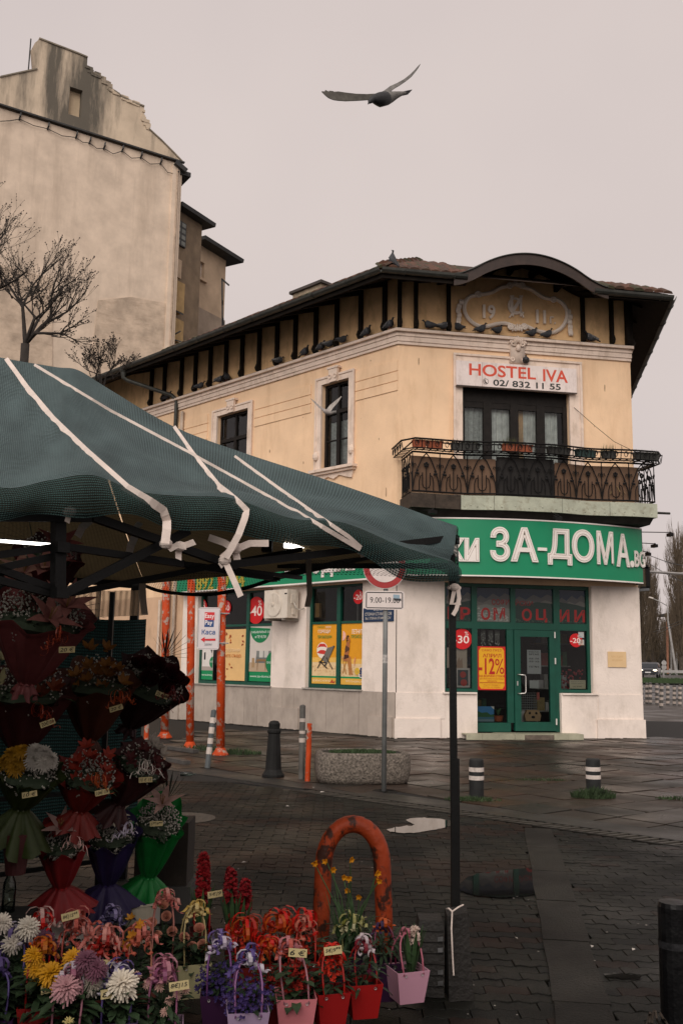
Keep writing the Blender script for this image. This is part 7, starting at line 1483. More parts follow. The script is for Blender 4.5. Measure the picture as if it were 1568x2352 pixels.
# far slopes (seen from below) with khaki liner
liner = netmat('khaki liner cloth', '#4c4230', '#665a42', 30, 60, trans=.22)
apR, apL = cspl(topc, .36) - ZU * .03, cspl(topc, .0) - ZU * .03
def far(name, a0, a1, b0, b1, n=14): m = MB(); m.grid(n, 12, lambda s, t: (a0 + (a1 - a0) * s) * (1 - t) + (b0 + (b1 - b0) * s) * t - ZU * (.06 * math.sin(PI * t) + .03 * math.sin(PI * s) * math.sin(PI * t)), (3, 2)); return m.build(name, liner, stall, smooth=True)
E_ = lambda P, z: Vector((P.x, P.y, z))
far('canopy_far_side', apR, apR + Vector((.02, 0, 0)), E_(T1, 2.2) + Vector((0, .1, 0)), E_(T2, 2.2)); far('canopy_back', apR, apL, E_(T2, 2.2), E_(T3, 2.2)); far('canopy_left_side', apL, apL + Vector((-.3, -.4, 0)), E_(T3, 2.2), E_(T4, 2.2))
# straps over the canopy, found on the sheet by projection
def prj(P): d = P - CAM; z = d.dot(CF); return 784 + FPX * d.dot(CR) / z, 1176 - FPX * d.dot(CU) / z
smp = [(a / 150, b / 60) for a in range(151) for b in range(61)]; smq = [(prj(NS(*q)), q) for q in smp]
def onsheet(x, y):
    best = min(smq, key=lambda w: (w[0][0] - x) ** 2 + (w[0][1] - y) ** 2)[1]; s, t = best; st = .008
    for _ in range(14):
        c_ = [(s + i * st, t + j * st) for i in (-1, 0, 1) for j in (-1, 0, 1)]; s, t = min(c_, key=lambda q: (lambda w: (w[0] - x) ** 2 + (w[1] - y) ** 2)(prj(NS(min(max(q[0], 0), 1), min(max(q[1], 0), 1))))); s, t = min(max(s, 0), 1), min(max(t, 0), 1); st *= .7
    return NS(s, t)
def strap(pts, w, free=(), label=None):
    P = []
    for a, b in zip(pts, pts[1:]):
        n = max(2, int(math.hypot(b[0] - a[0], b[1] - a[1]) / 22))
        for i in range(n): t = i / n; q = onsheet(a[0] + (b[0] - a[0]) * t, a[1] + (b[1] - a[1]) * t); P.append(q + (CAM - q).normalized() * .014)
    q = onsheet(*pts[-1]); P.append(q + (CAM - q).normalized() * .014)
    for x, y, d in free: q = at(x, y, P[-1].y + d); P.append(q)
    sides = []
    for i in range(len(P)):
        d = P[min(i + 1, len(P) - 1)] - P[max(i - 1, 0)]; sides.append(d.cross(CAM - P[i]).normalized() * (1 if True else 1))
    m = MB(); m.strip(P, w, sides); k = len(P); sd2 = [s_ for s_ in sides]; m.strip([p + (p - CAM).normalized() * .003 for p in P], w * .98, sd2); return m.build('webbing_strap', knot, stall)
strap([(12, 824), (60, 890), (120, 962), (200, 1040), (290, 1120), (345, 1152), (375, 1172), (383, 1196)], .034, ((383, 1215, -.03), (379, 1248, -.01)))
strap([(78, 838), (250, 942), (430, 1038), (600, 1132), (740, 1210), (828, 1262)], .021); strap([(398, 980), (440, 1040), (500, 1115), (545, 1152), (566, 1172), (562, 1190)], .029, ((548, 1228, -.02), (518, 1282, .0)))
strap([(538, 1048), (640, 1122), (740, 1192), (800, 1232), (829, 1258)], .019)
def tails(c, list_, w=.026):
    o = MB(); o.ell(c, .028, .022, .022, 8, 5)
    for pts in list_:
        P = [c] + [c + Vector(q) for q in pts]; sides = [(P[min(i + 1, len(P) - 1)] - P[max(i - 1, 0)]).cross(CAM - P[i]) + Vector((.15 * (i % 2), 0, .1 * (i % 3))) * .2 for i in range(len(P))]; o.strip(P, w, sides)
    return o.build('strap_knot', knot, stall)
K = lambda x, y: FN.w(FN.px(x, y, .06)[0], .06, FN.px(x, y, .06)[1])
tails(K(381, 1249), [[(.02, 0, -.02), (.05, -.01, -.005), (.085, -.01, -.012)]]); tails(K(413, 1255), [[(.03, 0, .008), (.06, 0, .02)], [(-.005, 0, -.03), (-.002, -.01, -.055)], [(-.03, 0, -.005)]]); tails(K(516, 1287), [[(.02, -.01, -.04), (.05, -.02, -.10), (.075, -.02, -.155)], [(-.01, 0, .015), (.03, 0, .05), (.05, .01, .08)], [(-.02, 0, -.025)]])
tails(K(540, 1262), [[(.06, .02, .03), (.14, .05, .035)], [(-.05, .01, .03), (-.12, .03, .055)], [(.01, 0, -.045)]], .03); tails(K(160, 1176), [[(-.008, 0, -.04), (.0, 0, -.02)]], .02)
kc = at(830, 1266, 4.9); tails(kc, [[(.01, 0, -.03)], [(-.02, 0, .02)]])
kp = Vector((T1.x, T1.y - .03, at(1037, 1350, T1.y).z)); tails(kp, [[(.015, -.01, .0), (.022, -.01, -.06), (.006, -.01, -.12), (-.012, -.01, -.15)], [(-.02, -.01, -.09), (.03, -.01, -.085)], [(-.03, -.01, .0)]], .022); m = MB(); m.tube([kp + Vector((.03 * math.cos(a), .03 * math.sin(a) + .03, .01 * math.sin(a))) for a in [i * PI / 6 for i in range(13)]], .009, 5); m.build('strap_loop', knot, stall)
def hang(p, q, Y, w): # loose strap end
    a, b = at(*p, Y), at(*q, Y - .03); m = MB(); mid = (a + b) / 2 + Vector((0, -.03, 0)); m.strip([a, mid, b], w, [(b - a).cross(CAM - a)] * 3); return m.build('strap_end', knot, stall)
hang((207, 1195), (178, 1233), 4.3, .034); hang((322, 1200), (312, 1225), 4.6, .03); hang((315, 1222), (293, 1286), 4.6, .036)
a = at(708, 1262, 5.5); m = MB(); m.strip([a, a + Vector((.005, 0, -.12)), a + Vector((.012, .01, -.26)), a + Vector((0, .0, -.33))], .032, (1, 0, 0)); m.build('strap_end', mat('dull webbing', (.30, .24, .19), .9, .2), stall)
a = at(327, 1340, T2.y - .15); m = MB(); m.strip([a, a + Vector((.01, 0, -.12)), a + Vector((.03, 0, -.24))], .05, (1, .2, 0)); m.build('strap_end', MATS['dull webbing'], stall)
# valance net loop from back leg to the middle joint
vn = netmat('loose dark net', '#060908', '#141d1b', 40, 40, alpha=.85, thr=.62, trans=.1)
va = [at(318, 1335, T2.y), at(420, 1300, 7.0), at(520, 1300, 6.6), at(625, 1326, 6.2)]; vb = [at(318, 1338, T2.y), at(370, 1358, 7.3), at(470, 1366, 6.8), at(560, 1352, 6.5), at(628, 1330, 6.2)]
m = MB(); m.grid(30, 6, lambda s, t: cspl(va, s) * (1 - t) + cspl(vb, s) * t, (1.4, .3)); m.build('loose_net', vn, stall, smooth=True); m = MB(); m.tube([cspl(vb, i / 24) for i in range(25)], .014, 5); m.build('net_edge', polem, stall)
va = [at(625, 1326, 6.0), at(700, 1290, 5.9), at(800, 1290, 5.8), at(1000, 1322, 5.6)]; vb = [at(625, 1330, 6.0), at(720, 1322, 5.9), at(860, 1322, 5.8), at(1000, 1334, 5.6)]
m = MB(); m.grid(30, 4, lambda s, t: cspl(va, s) * (1 - t) + cspl(vb, s) * t, (1.2, .2)); m.build('loose_net', vn, stall, smooth=True)
# back net: pale upper part, teal lower part
bnet = netmat('pale back net', '#8d7860', '#b79d80', 22, 70, alpha=.45, thr=.4, trans=.5); tnet = netmat('teal back net', '#0a1716', '#1f3d3b', 60, 50, trans=.1)
zsp = at(240, 1408, T2.y - .3).z
m = MB(); m.grid(20, 4, lambda s, t: FBk.w(s * SL, .03 + .02 * math.sin(s * 20), zsp - .04 * math.sin(PI * s * 2.2) + t * (2.15 - zsp)), (3, .4)); m.build('upper_net', bnet, stall)
m = MB(); m.grid(30, 8, lambda s, t: FBk.w(s * SL, .05 + .03 * math.sin(s * 25), .25 + t * (zsp - .25 - .02 * math.sin(s * 15) - .03)), (3, 1.5)); m.build('lower_net', tnet, stall)
m = MB(); m.grid(20, 8, lambda s, t: T3 + (T4 - T3) * s + ZU * (.1 + 2.0 * t) + e2 * (.03 * math.sin(s * 20)), (3, 1.5)); m.build('side_net', tnet, stall)
# lights under the awning
lt = mat('lit tube', (1, .93, .85), .3, 0, emit=3.2)
o = thing('led_tube', 'lit white tube lamp hanging under the awning at the left edge', 'lamp', at(60, 1248, 4.3)); m = MB(); m.tube([at(-60, 1238, 4.25), at(127, 1252, 4.35)], .007, 8); m.build('tube', lt, o); m = MB(); m.bar(at(-60, 1235, 4.28), at(130, 1248.5, 4.38), .02, .012); m.build('housing', polem, o)
o = thing('hanging_lamp', 'lit white lamp glimpsed under the awning hem left of the round sign', 'lamp', at(680, 1252, 5.9)); m = MB(); m.bar(at(652, 1252, 5.9), at(716, 1255, 5.9), .05, .03); m.build('diffuser', lt, o); m = MB(); m.bar(at(650, 1246, 5.93), at(718, 1249, 5.93), .06, .02); m.build('housing', polem, o)
m = MB(); m.box((at(600, 1262, 5.8).x, 5.8, at(600, 1265, 5.8).z), (at(624, 1262, 5.8).x, 5.9, at(600, 1240, 5.8).z)); m.build('switch_box', polem, label='small black box hanging from the awning frame near the lit lamp', cat='box')
# concrete weights at the pole
wst = mat('dirty block', (.014, .012, .010), .7, .35, 8, .5, 50)
o = thing('concrete_block', 'tall dark concrete block against the awning pole', 'weight', T1 + Vector((.1, -.05, 0)), 'weights at the awning pole'); bx0, bx1 = at(1026, 2280, 5.0).x, at(1086, 2280, 5.0).x; zt_b = at(1050, 2100, 5.02).z
m = MB(); m.hexa([Vector((bx0 + .005, 4.95, 0)), Vector((bx1, 4.97, 0)), Vector((bx1, 5.12, 0)), Vector((bx0, 5.12, 0)), Vector((bx0, 4.97, zt_b)), Vector((bx1 - .025, 4.99, zt_b + .015)), Vector((bx1 - .02, 5.1, zt_b + .02)), Vector((bx0, 5.1, zt_b + .01))]); m.build('block', wst, o)
o = thing('stacked_weights', 'ribbed stack of dark blocks taped together left of the pole', 'weight', T1 + Vector((-.1, -.05, 0)), 'weights at the awning pole'); x0 = at(960, 2200, 5.05).x; h7 = at(990, 2110, 5.05).z / 7
for k in range(7): m = MB(); e_ = R.uniform(-.006, .006); m.hexa([Vector((x0 + e_, 5.0, k * h7 + .004)), Vector((bx0 - .012, 4.99, k * h7 + .004)), Vector((bx0 - .01, 5.16, k * h7 + .004)), Vector((x0 + e_, 5.16, k * h7 + .004)), Vector((x0 + e_ + .006, 5.01, (k + 1) * h7)), Vector((bx0 - .018, 5.0, (k + 1) * h7)), Vector((bx0 - .018, 5.15, (k + 1) * h7)), Vector((x0 + e_ + .006, 5.15, (k + 1) * h7))]); m.build('slab', wst, o)
for k in (1, 2, 4, 5): m = MB(); m.add([Vector((x0 + .09, 4.985, k * h7 + .01)), Vector((bx0 - .02, 4.982, k * h7 + .012)), Vector((bx0 - .02, 4.982, k * h7 + .035)), Vector((x0 + .09, 4.985, k * h7 + .03))], [(0, 1, 2, 3)]); m.build('tape', mat('clear tape', (.09, .09, .09), .2, .5, 20), o)
c_ = Vector((bx0 + .02, 4.94, zt_b + .03)); m = MB(); m.tube([c_ + Vector((.06, .05, .02)), c_ + Vector((.03, 0, .02)), c_, c_ + Vector((-.005, -.01, -.08)), c_ + Vector((.0, -.01, -.2)), c_ + Vector((.005, -.01, zt_b * -.75))], .0042, 6); m.tube([c_, c_ + Vector((-.015, .02, .01)), c_ + Vector((-.02, .05, .0))], .0042, 6); m.build('white_string', knot, label='white string tied round the blocks at the awning pole', cat='string')
# unseen canopies and cloth added to shade the flowers and foreground
o = thing('added_shade_canopy', 'dark unseen canopy added overhead to shade the flowers, outside the view', 'awning', Vector((-2.2, -.4, 0)))
nb0 = netmat('added shade cloth', '#1a2422', '#35413e', 40, 40, trans=.05)
m = MB(); m.grid(14, 14, lambda s, t: Vector((-4.6 + 5.4 * s, -3.6 + 3.4 * t, 2.42 + .7 * (1 - abs(2 * s - 1)) * (1 - abs(2 * t - 1)))), (5, 3)); m.build('canopy', nb0, o, smooth=True)
for x, y in ((-4.55, -3.55), (.75, -3.55), (-4.55, -.25), (.75, -.25)): m = MB(); m.bar(Vector((x, y, 0)), Vector((x, y, 2.42)), .035); m.build('leg', polem, o)
m = MB(); m.grid(10, 6, lambda s, t: Vector((-4.5 + 5.2 * s, -3.56, .3 + 2.1 * t)), (5, 2)); m.build('light_block_cloth', nb0, o)  # unseen cloth added to block light from behind the camera
m = MB(); m.grid(8, 10, lambda s, t: T4 + e2 * (.05 + 3.0 * s) + e1 * (SL * t) + ZU * (2.2 + .5 * (1 - abs(2 * s - 1))), (3, 3)); m.build('canopy', nb0, o, smooth=True)  # second unseen canopy, added to darken the left side
# ------------------------------------------------------------------ flowers
def frame(n):
    n = Vector(n).normalized(); u = n.cross(ZU) if abs(n.z) < .95 else n.cross(Vector((1, 0, 0))); u.normalize(); return u, n.cross(u), n
def petal(m, c, out, up, L, w, curl=.3, k=3, tipw=.15):
    """one curved petal from c along out, rising along up then curling"""
    side = out.cross(up).normalized(); o = len(m.v); prev = None
    for i in range(k + 1):
        t = i / k; ww = w * (math.sin(PI * min(1, .12 + t * .95)) ** .7 if i < k else tipw); p = c + out * (L * t) + up * (L * curl * (t - t * t * 1.2))
        m.v.append(tuple(p - side * ww * .5)); m.v.append(tuple(p + side * ww * .5))
    for i in range(k): m.f.append((o + 2 * i, o + 2 * i + 1, o + 2 * i + 3, o + 2 * i + 2)); m.mi.append(m.m)
def mum(m, c, n, r, layers=None, per=None):
    layers = layers or (6 if r > .04 else 4); per = per or (22 if r > .04 else 13)
    u, v, n = frame(n); c = Vector(c)
    for l in range(layers):
        el = math.radians(-12 + 88 * l / layers); L = r * (1 - .55 * l / layers); k = max(6, int(per * (1 - .5 * l / layers)))
        for i in range(k): a = 2 * PI * (i + R.uniform(-.25, .25)) / k + l * .4; e = el + R.uniform(-.15, .12); d = u * math.cos(a) + v * math.sin(a); out = d * math.cos(e) + n * math.sin(e); petal(m, c + n * (r * .05 * l), out, n * math.cos(e) - d * math.sin(e), L * R.uniform(.85, 1.1), r * .20, .45, 3, .45)
def lily(m, c, n, r, k=6, w=.36):
    u, v, n = frame(n); c = Vector(c); a0 = R.uniform(0, 2)
    for i in range(k): a = a0 + 2 * PI * i / k; d = u * math.cos(a) + v * math.sin(a); e = math.radians(28 if i % 2 else 40); out = d * math.cos(e) + n * math.sin(e); petal(m, c, out, (n * .25 - d * .95), r * R.uniform(.95, 1.08), r * w, .55, 6, .02)
def bloom(m, c, n, r, k=6): # alstroemeria-like
    u, v, n = frame(n); c = Vector(c); a0 = R.uniform(0, 2)
    for i in range(k): a = a0 + 2 * PI * i / k; d = u * math.cos(a) + v * math.sin(a); e = math.radians(R.uniform(25, 55)); petal(m, c, d * math.cos(e) + n * math.sin(e), n * math.cos(e) - d * math.sin(e), r * R.uniform(.9, 1.1), r * .55, -.1, 3, .2)
def rose(m, c, n, r):
    u, v, n = frame(n); c = Vector(c)
    for l, (rad, h, k) in enumerate(((1, .75, 5), (.8, .95, 5), (.58, 1.08, 4), (.34, 1.12, 3))):
        for i in range(k):
            a = 2 * PI * i / k + l * .7; o = len(m.v)
            for t in range(4):
                for s in range(4): aa = a + (s - 1.5) * .55; rr_ = r * rad * (.45 + .6 * math.sin(PI * .5 * t / 3)) * (1.12 if t == 3 and l < 2 else 1); m.v.append(tuple(c + (u * math.cos(aa) + v * math.sin(aa)) * rr_ + n * (r * h * t / 3 - r * .08 * (abs(s - 1.5) > 1) * (t == 3))))
            for t in range(3):
                for s in range(3): q = o + t * 4 + s; m.f.append((q, q + 1, q + 5, q + 4)); m.mi.append(m.m)
def leaf(m, b, d, L, w, bend=.4):
    d = Vector(d).normalized(); s = d.cross(ZU); s = s.normalized() if s.length > .01 else Vector((1, 0, 0)); p = Vector(b); o = len(m.v)
    for t, ww in ((0, .15), (.3, .9), (.65, 1.0), (1, .05)): q = p + d * (L * t) - ZU * (bend * L * t * t); m.v.append(tuple(q - s * w * .5 * ww)); m.v.append(tuple(q - ZU * w * .12)); m.v.append(tuple(q + s * w * .5 * ww))
    for i in range(3):
        for j in (0, 1): q = o + 3 * i + j; m.f.append((q, q + 1, q + 4, q + 3)); m.mi.append(m.m)
def curl(m, P, d, L, turns, r, w):
    """springy ribbon tail"""
    d = Vector(d).normalized(); u, v, _ = frame(d); n = int(10 + turns * 8); pts = []; sd = []
    for i in range(n + 1): t = i / n; a = 2 * PI * turns * t; rr_ = r * min(1, t * 2.5); pts.append(Vector(P) + d * (L * t) - ZU * (L * .35 * t * t) + (u * (math.cos(a) - 1) + v * math.sin(a)) * rr_); sd.append(d)
    m.strip(pts, w, sd)
def bow(m, P, size, loops=6, tails=4, w=.016, face=None):
    P = Vector(P)
    for i in range(loops):
        a = 2 * PI * i / loops + R.uniform(-.3, .3); e = R.uniform(-.1, 1.0); d = Vector((math.cos(a) * math.cos(e), math.sin(a) * math.cos(e), math.sin(e))); L = size * R.uniform(.65, 1.0); s = d.cross(ZU); s = s.normalized() if s.length > .1 else Vector((1, 0, 0)); nn = s.cross(d)
        pts = [P + d * (L * (1 - math.cos(t)) * .5) + nn * (L * .5 * math.sin(t)) for t in [2 * PI * j / 9 for j in range(10)]]; m.strip(pts, w, s)
    for i in range(tails): a = R.uniform(0, 2 * PI); curl(m, P, (math.cos(a), math.sin(a), R.uniform(-.5, .25)), size * R.uniform(.7, 1.5), R.uniform(1.2, 3.0), size * .2, w * .9)
RIB = {}
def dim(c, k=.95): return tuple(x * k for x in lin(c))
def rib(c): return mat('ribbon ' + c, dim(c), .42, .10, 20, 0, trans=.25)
def wrapm(c): return mat('wrap ' + c, dim(c, .55), .6, .16, 9, .25, 25, trans=.12)  # paper colour darkened to stand in for shade under the awning
gypm = mat('gypsophila', (.33, .31, .27), .9, .3, 40, 0); gyst = mat('dark stems', (.018, .030, .014), .8, .4, 10, 0); lf = mat('dark leaf', (.018, .036, .014), .6, .5, 14, 0, rand=.2); lf2 = mat('mid leaf', (.035, .075, .025), .6, .4, 14, 0, rand=.2)
tagm = mat('price card', (.44, .36, .18), .8, .1, 20, 0); inkm = mat('marker ink', (.01, .01, .01), .8, 0, 5, 0)
def price(par, c, n, w, h, txt, tilt=0.0):
    n = Vector(n).normalized(); u = ZU.cross(n).normalized(); v = n.cross(u); u, v = u * math.cos(tilt) + v * math.sin(tilt), v * math.cos(tilt) - u * math.sin(tilt); c = Vector(c); T = lambda a, b, d=0: c + u * a + v * b + n * d
    m = MB(); m.prism([(-w / 2, -h / 2), (w / 2, -h / 2), (w / 2, h / 2), (-w / 2, h / 2)], -.0015, .0015, T); o = m.build('price_card', tagm, par); m = MB(); letters(m, txt, -w * .42, w * .42, -h * .3, h * .32, lambda a, b, d=0: T(a, b, .003), 0, .01, shear=.2); m.build('lettering', inkm, o)
TOCAM = lambda P: (CAM - P).normalized()
def gyps(par, c, n, rad, cnt, spread=.5, name='gypsophila', mt=None, dot=.0065):
    u, v, n = frame(n); m = MB(); st = MB()
    for _ in range(cnt):
        a = R.uniform(0, 2 * PI); q = math.sqrt(R.random()) * rad; p = c + (u * math.cos(a) + v * math.sin(a)) * q + n * (R.uniform(-.3, 1) * spread * rad * (1.1 - q / rad * .6)); m.oct(p, dot * R.uniform(.6, 1.2))
        if _ % 6 == 0: st.tube([c - n * rad * .5, p], .0012, 3, caps=False)
    m.build(name, mt or gypm, par, kind='stuff'); st.build('sprig_stems', gyst, par, kind='stuff')
def cone(par, tie, top, rad, skirt, col_, ruff=.10, back=1.25, skr=None, name='wrapper', fold=9):
    """gathered wrapping paper: flared rim, pinched tie, skirt below; a deeper inner face"""
    ax = (top - tie); H = ax.length; ax.normalize(); u, v, _ = frame(ax); tc = TOCAM(top); tc = (tc - ax * tc.dot(ax)).normalized(); ph = R.uniform(0, 6); skr = skr or .055; m = MB(); nA = 48
    def ringp(a, r, h, ruf): rr_ = r * (1 + ruf * math.sin(fold * a + ph) + ruf * .5 * math.sin((fold * 2 + 1) * a + ph * 2)); d = (u * math.cos(a) + v * math.sin(a)); return tie + ax * h + d * rr_
    def P(s, t):
        a = 2 * PI * s; d = (u * math.cos(a) + v * math.sin(a)); bk = max(0, -d.dot(tc)); fr_ = max(0, d.dot(tc))
        if t < .25: q = t / .25; return ringp(a, skr * (1 - q) ** .8 + .030 * q, -skirt * (1 - q) ** 1.0, ruff * 1.6 * (1 - q) + .1) + ax * (.02 * math.sin(5 * a + ph) * (1 - q))
        q = (t - .25) / .75; h = H * (q * (1 + (back - 1) * bk * q - .14 * fr_ * q)); r = .030 + (rad - .030) * (q ** .72); ruf = ruff * (.25 + .75 * q) + .12 * (1 - q) ** 2
        if q > .93: r *= 1.06
        return ringp(a, r, h, ruf) + ax * (.018 * math.sin(7 * a + ph * 3) * q * q)
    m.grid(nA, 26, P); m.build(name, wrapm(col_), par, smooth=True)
    m = MB(); m.tube([tie + (u * math.cos(a) + v * math.sin(a)) * .034 for a in [2 * PI * i / 12 for i in range(12)]], .008, 5, closed=True); m.build('tie_band', rib(col_), par)
def bouquet(label, tie, top, rad, skirt, wrapc, flowers, gy=0, ribbon=None, tagt=None, palm=0, group='wrapped bouquets on the stall', leaves=25, back=1.25, name='wrapped_bouquet', tagp=None, skr=None):
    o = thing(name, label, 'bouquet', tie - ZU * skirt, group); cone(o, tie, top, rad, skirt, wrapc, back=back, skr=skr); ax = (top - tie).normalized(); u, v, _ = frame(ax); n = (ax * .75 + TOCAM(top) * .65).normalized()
    for kind, cl, r, spots in flowers:
        mt = mat('bloom dim ' + cl, dim(cl, .6), .7, .22, 25, 0, trans=.25, rand=.1)  # awning shade put into the petal colour of the bouquets
        for (a, b, h) in spots:
            c = top + CR * (a * rad) + CU * (b * rad) + TOCAM(top) * (.02 + h * rad); m = MB(); nn = (n + CR * a * .6 + CU * b * .4 + Vector((R.uniform(-.2, .2), R.uniform(-.2, .2), R.uniform(-.2, .2)))).normalized()
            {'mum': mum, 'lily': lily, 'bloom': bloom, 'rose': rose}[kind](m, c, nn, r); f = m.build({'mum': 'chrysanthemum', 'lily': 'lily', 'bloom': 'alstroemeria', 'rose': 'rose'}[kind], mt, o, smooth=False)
            if kind == 'lily':
                m = MB(); 
                for i in range(5): a_ = i * 1.26; q = c + nn * r * .55 + CR * .012 * math.cos(a_) + CU * .012 * math.sin(a_); m.tube([c, q], .0016, 3); m.ell(q, .003, .003, .006, 5, 3)
                m.build('stamens', mat('stamen', (.20, .11, .03), .7), f)
    if gy: gyps(o, top - ax * rad * .1, n, rad * .88, gy)
    m = MB()
    for _ in range(leaves): a = R.uniform(0, 2 * PI); q = R.uniform(.2, .85) * rad; d = u * math.cos(a) + v * math.sin(a); leaf(m, top + d * q - ax * .04, d + ax * R.uniform(.3, 1.4), R.uniform(.05, .11), R.uniform(.015, .03))
    m.build('foliage', lf, o)
    m = MB(); m.ell(top - ax * rad * .25, rad * .86, rad * .86, rad * .22, 14, 6, (u, v, ax)); m.build('stem_mass', gyst, o)
    if palm:
        m = MB(); b = top + CR * rad * palm[0] + CU * rad * palm[1] + TOCAM(top) * -.05
        for i in range(11): a = math.radians(palm[2] - 60 + 12 * i); d = CR * math.cos(a) + CU * math.sin(a); leaf(m, b, d, .20 * (1 - abs(i - 5) * .06), .014, .05)
        m.build('palm_leaf', mat('palm dark', (.010, .016, .009), .6, .3), o)
    if ribbon:
        m = MB(); c = top + TOCAM(top) * rad * 1.0 + CR * ribbon[1] * rad + CU * ribbon[2] * rad; bow(m, c, .075, 7, 6, .006); m.build('raffia_bow', rib(ribbon[0]), o)
    if tagt: tp0 = tagp or (.4, -.75); c = top + TOCAM(top) * rad * 1.12 + CR * tp0[0] * rad + CU * tp0[1] * rad; price(o, c, TOCAM(c), .072, .028, tagt, tagp[2] if tagp and len(tagp) > 2 else R.uniform(-.1, .25))
    return o
def B(x, y, Y): return at(x, y, Y)
ring_ = lambda n, r, h=.3, j=.12: [(r * math.cos(2 * PI * i / n + .4) + R.uniform(-j, j), r * math.sin(2 * PI * i / n + .4) * .75 + R.uniform(-j, j), h + R.uniform(-.1, .15)) for i in range(n)]
# upright cones in front
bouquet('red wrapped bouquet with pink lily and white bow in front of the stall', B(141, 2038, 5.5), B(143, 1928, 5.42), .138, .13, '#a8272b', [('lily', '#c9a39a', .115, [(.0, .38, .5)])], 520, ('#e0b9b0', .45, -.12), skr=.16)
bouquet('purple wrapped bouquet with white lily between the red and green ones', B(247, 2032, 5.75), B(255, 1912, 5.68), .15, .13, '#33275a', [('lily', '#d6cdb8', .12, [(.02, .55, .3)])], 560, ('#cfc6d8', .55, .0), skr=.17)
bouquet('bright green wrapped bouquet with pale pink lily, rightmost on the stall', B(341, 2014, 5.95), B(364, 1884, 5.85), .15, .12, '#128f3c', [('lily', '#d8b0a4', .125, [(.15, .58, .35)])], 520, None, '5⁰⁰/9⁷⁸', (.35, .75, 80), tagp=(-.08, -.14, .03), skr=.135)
# racked bouquets, second row
Yq = [('#b98a12', .055), ('#d4ccc0', .06)]
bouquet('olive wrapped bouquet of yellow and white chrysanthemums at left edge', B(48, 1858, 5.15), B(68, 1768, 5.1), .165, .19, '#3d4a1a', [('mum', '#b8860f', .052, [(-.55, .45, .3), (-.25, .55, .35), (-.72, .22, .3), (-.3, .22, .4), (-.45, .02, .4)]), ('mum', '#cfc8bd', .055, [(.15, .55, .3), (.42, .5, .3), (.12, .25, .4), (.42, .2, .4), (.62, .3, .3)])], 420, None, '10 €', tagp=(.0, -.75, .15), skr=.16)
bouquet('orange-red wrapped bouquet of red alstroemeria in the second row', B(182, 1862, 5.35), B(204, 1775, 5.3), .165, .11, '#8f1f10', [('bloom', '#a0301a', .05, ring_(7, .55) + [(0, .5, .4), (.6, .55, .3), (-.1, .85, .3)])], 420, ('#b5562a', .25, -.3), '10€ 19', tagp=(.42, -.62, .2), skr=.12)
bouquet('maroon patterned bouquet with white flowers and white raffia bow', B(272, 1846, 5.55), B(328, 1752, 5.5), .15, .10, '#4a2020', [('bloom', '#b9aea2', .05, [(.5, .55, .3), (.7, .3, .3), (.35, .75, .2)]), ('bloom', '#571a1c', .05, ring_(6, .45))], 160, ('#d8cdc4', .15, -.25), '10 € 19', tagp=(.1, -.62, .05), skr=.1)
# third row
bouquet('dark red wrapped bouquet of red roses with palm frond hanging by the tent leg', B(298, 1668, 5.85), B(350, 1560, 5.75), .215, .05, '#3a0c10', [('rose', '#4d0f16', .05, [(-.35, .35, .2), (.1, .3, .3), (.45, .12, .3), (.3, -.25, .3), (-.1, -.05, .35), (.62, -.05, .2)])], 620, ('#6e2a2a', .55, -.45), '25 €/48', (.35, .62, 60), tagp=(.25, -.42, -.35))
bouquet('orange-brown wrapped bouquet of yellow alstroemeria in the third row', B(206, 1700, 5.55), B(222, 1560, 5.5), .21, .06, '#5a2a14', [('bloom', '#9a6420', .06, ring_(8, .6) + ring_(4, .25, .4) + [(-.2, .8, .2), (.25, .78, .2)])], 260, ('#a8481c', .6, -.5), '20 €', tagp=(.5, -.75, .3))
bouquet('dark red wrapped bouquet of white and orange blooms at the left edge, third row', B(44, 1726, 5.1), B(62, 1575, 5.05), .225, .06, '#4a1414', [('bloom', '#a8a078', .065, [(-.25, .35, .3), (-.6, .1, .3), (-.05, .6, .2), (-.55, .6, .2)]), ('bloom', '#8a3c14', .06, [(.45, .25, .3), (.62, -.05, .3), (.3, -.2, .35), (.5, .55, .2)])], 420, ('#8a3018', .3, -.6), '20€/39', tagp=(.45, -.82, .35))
# top: hanging lily bouquets
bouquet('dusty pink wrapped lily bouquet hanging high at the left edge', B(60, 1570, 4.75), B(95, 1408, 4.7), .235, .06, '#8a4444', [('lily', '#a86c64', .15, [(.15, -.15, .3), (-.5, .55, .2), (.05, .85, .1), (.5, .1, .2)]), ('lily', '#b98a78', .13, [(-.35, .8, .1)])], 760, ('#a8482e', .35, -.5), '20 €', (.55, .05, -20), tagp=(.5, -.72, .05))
bouquet('dark crimson wrapped lily bouquet highest under the awning', B(90, 1400, 4.95), B(112, 1268, 4.9), .16, .04, '#5a1418', [('lily', '#8f4a44', .13, [(.05, -.2, .3), (.3, .2, .2)])], 260, None, None, (-.5, .3, 160))
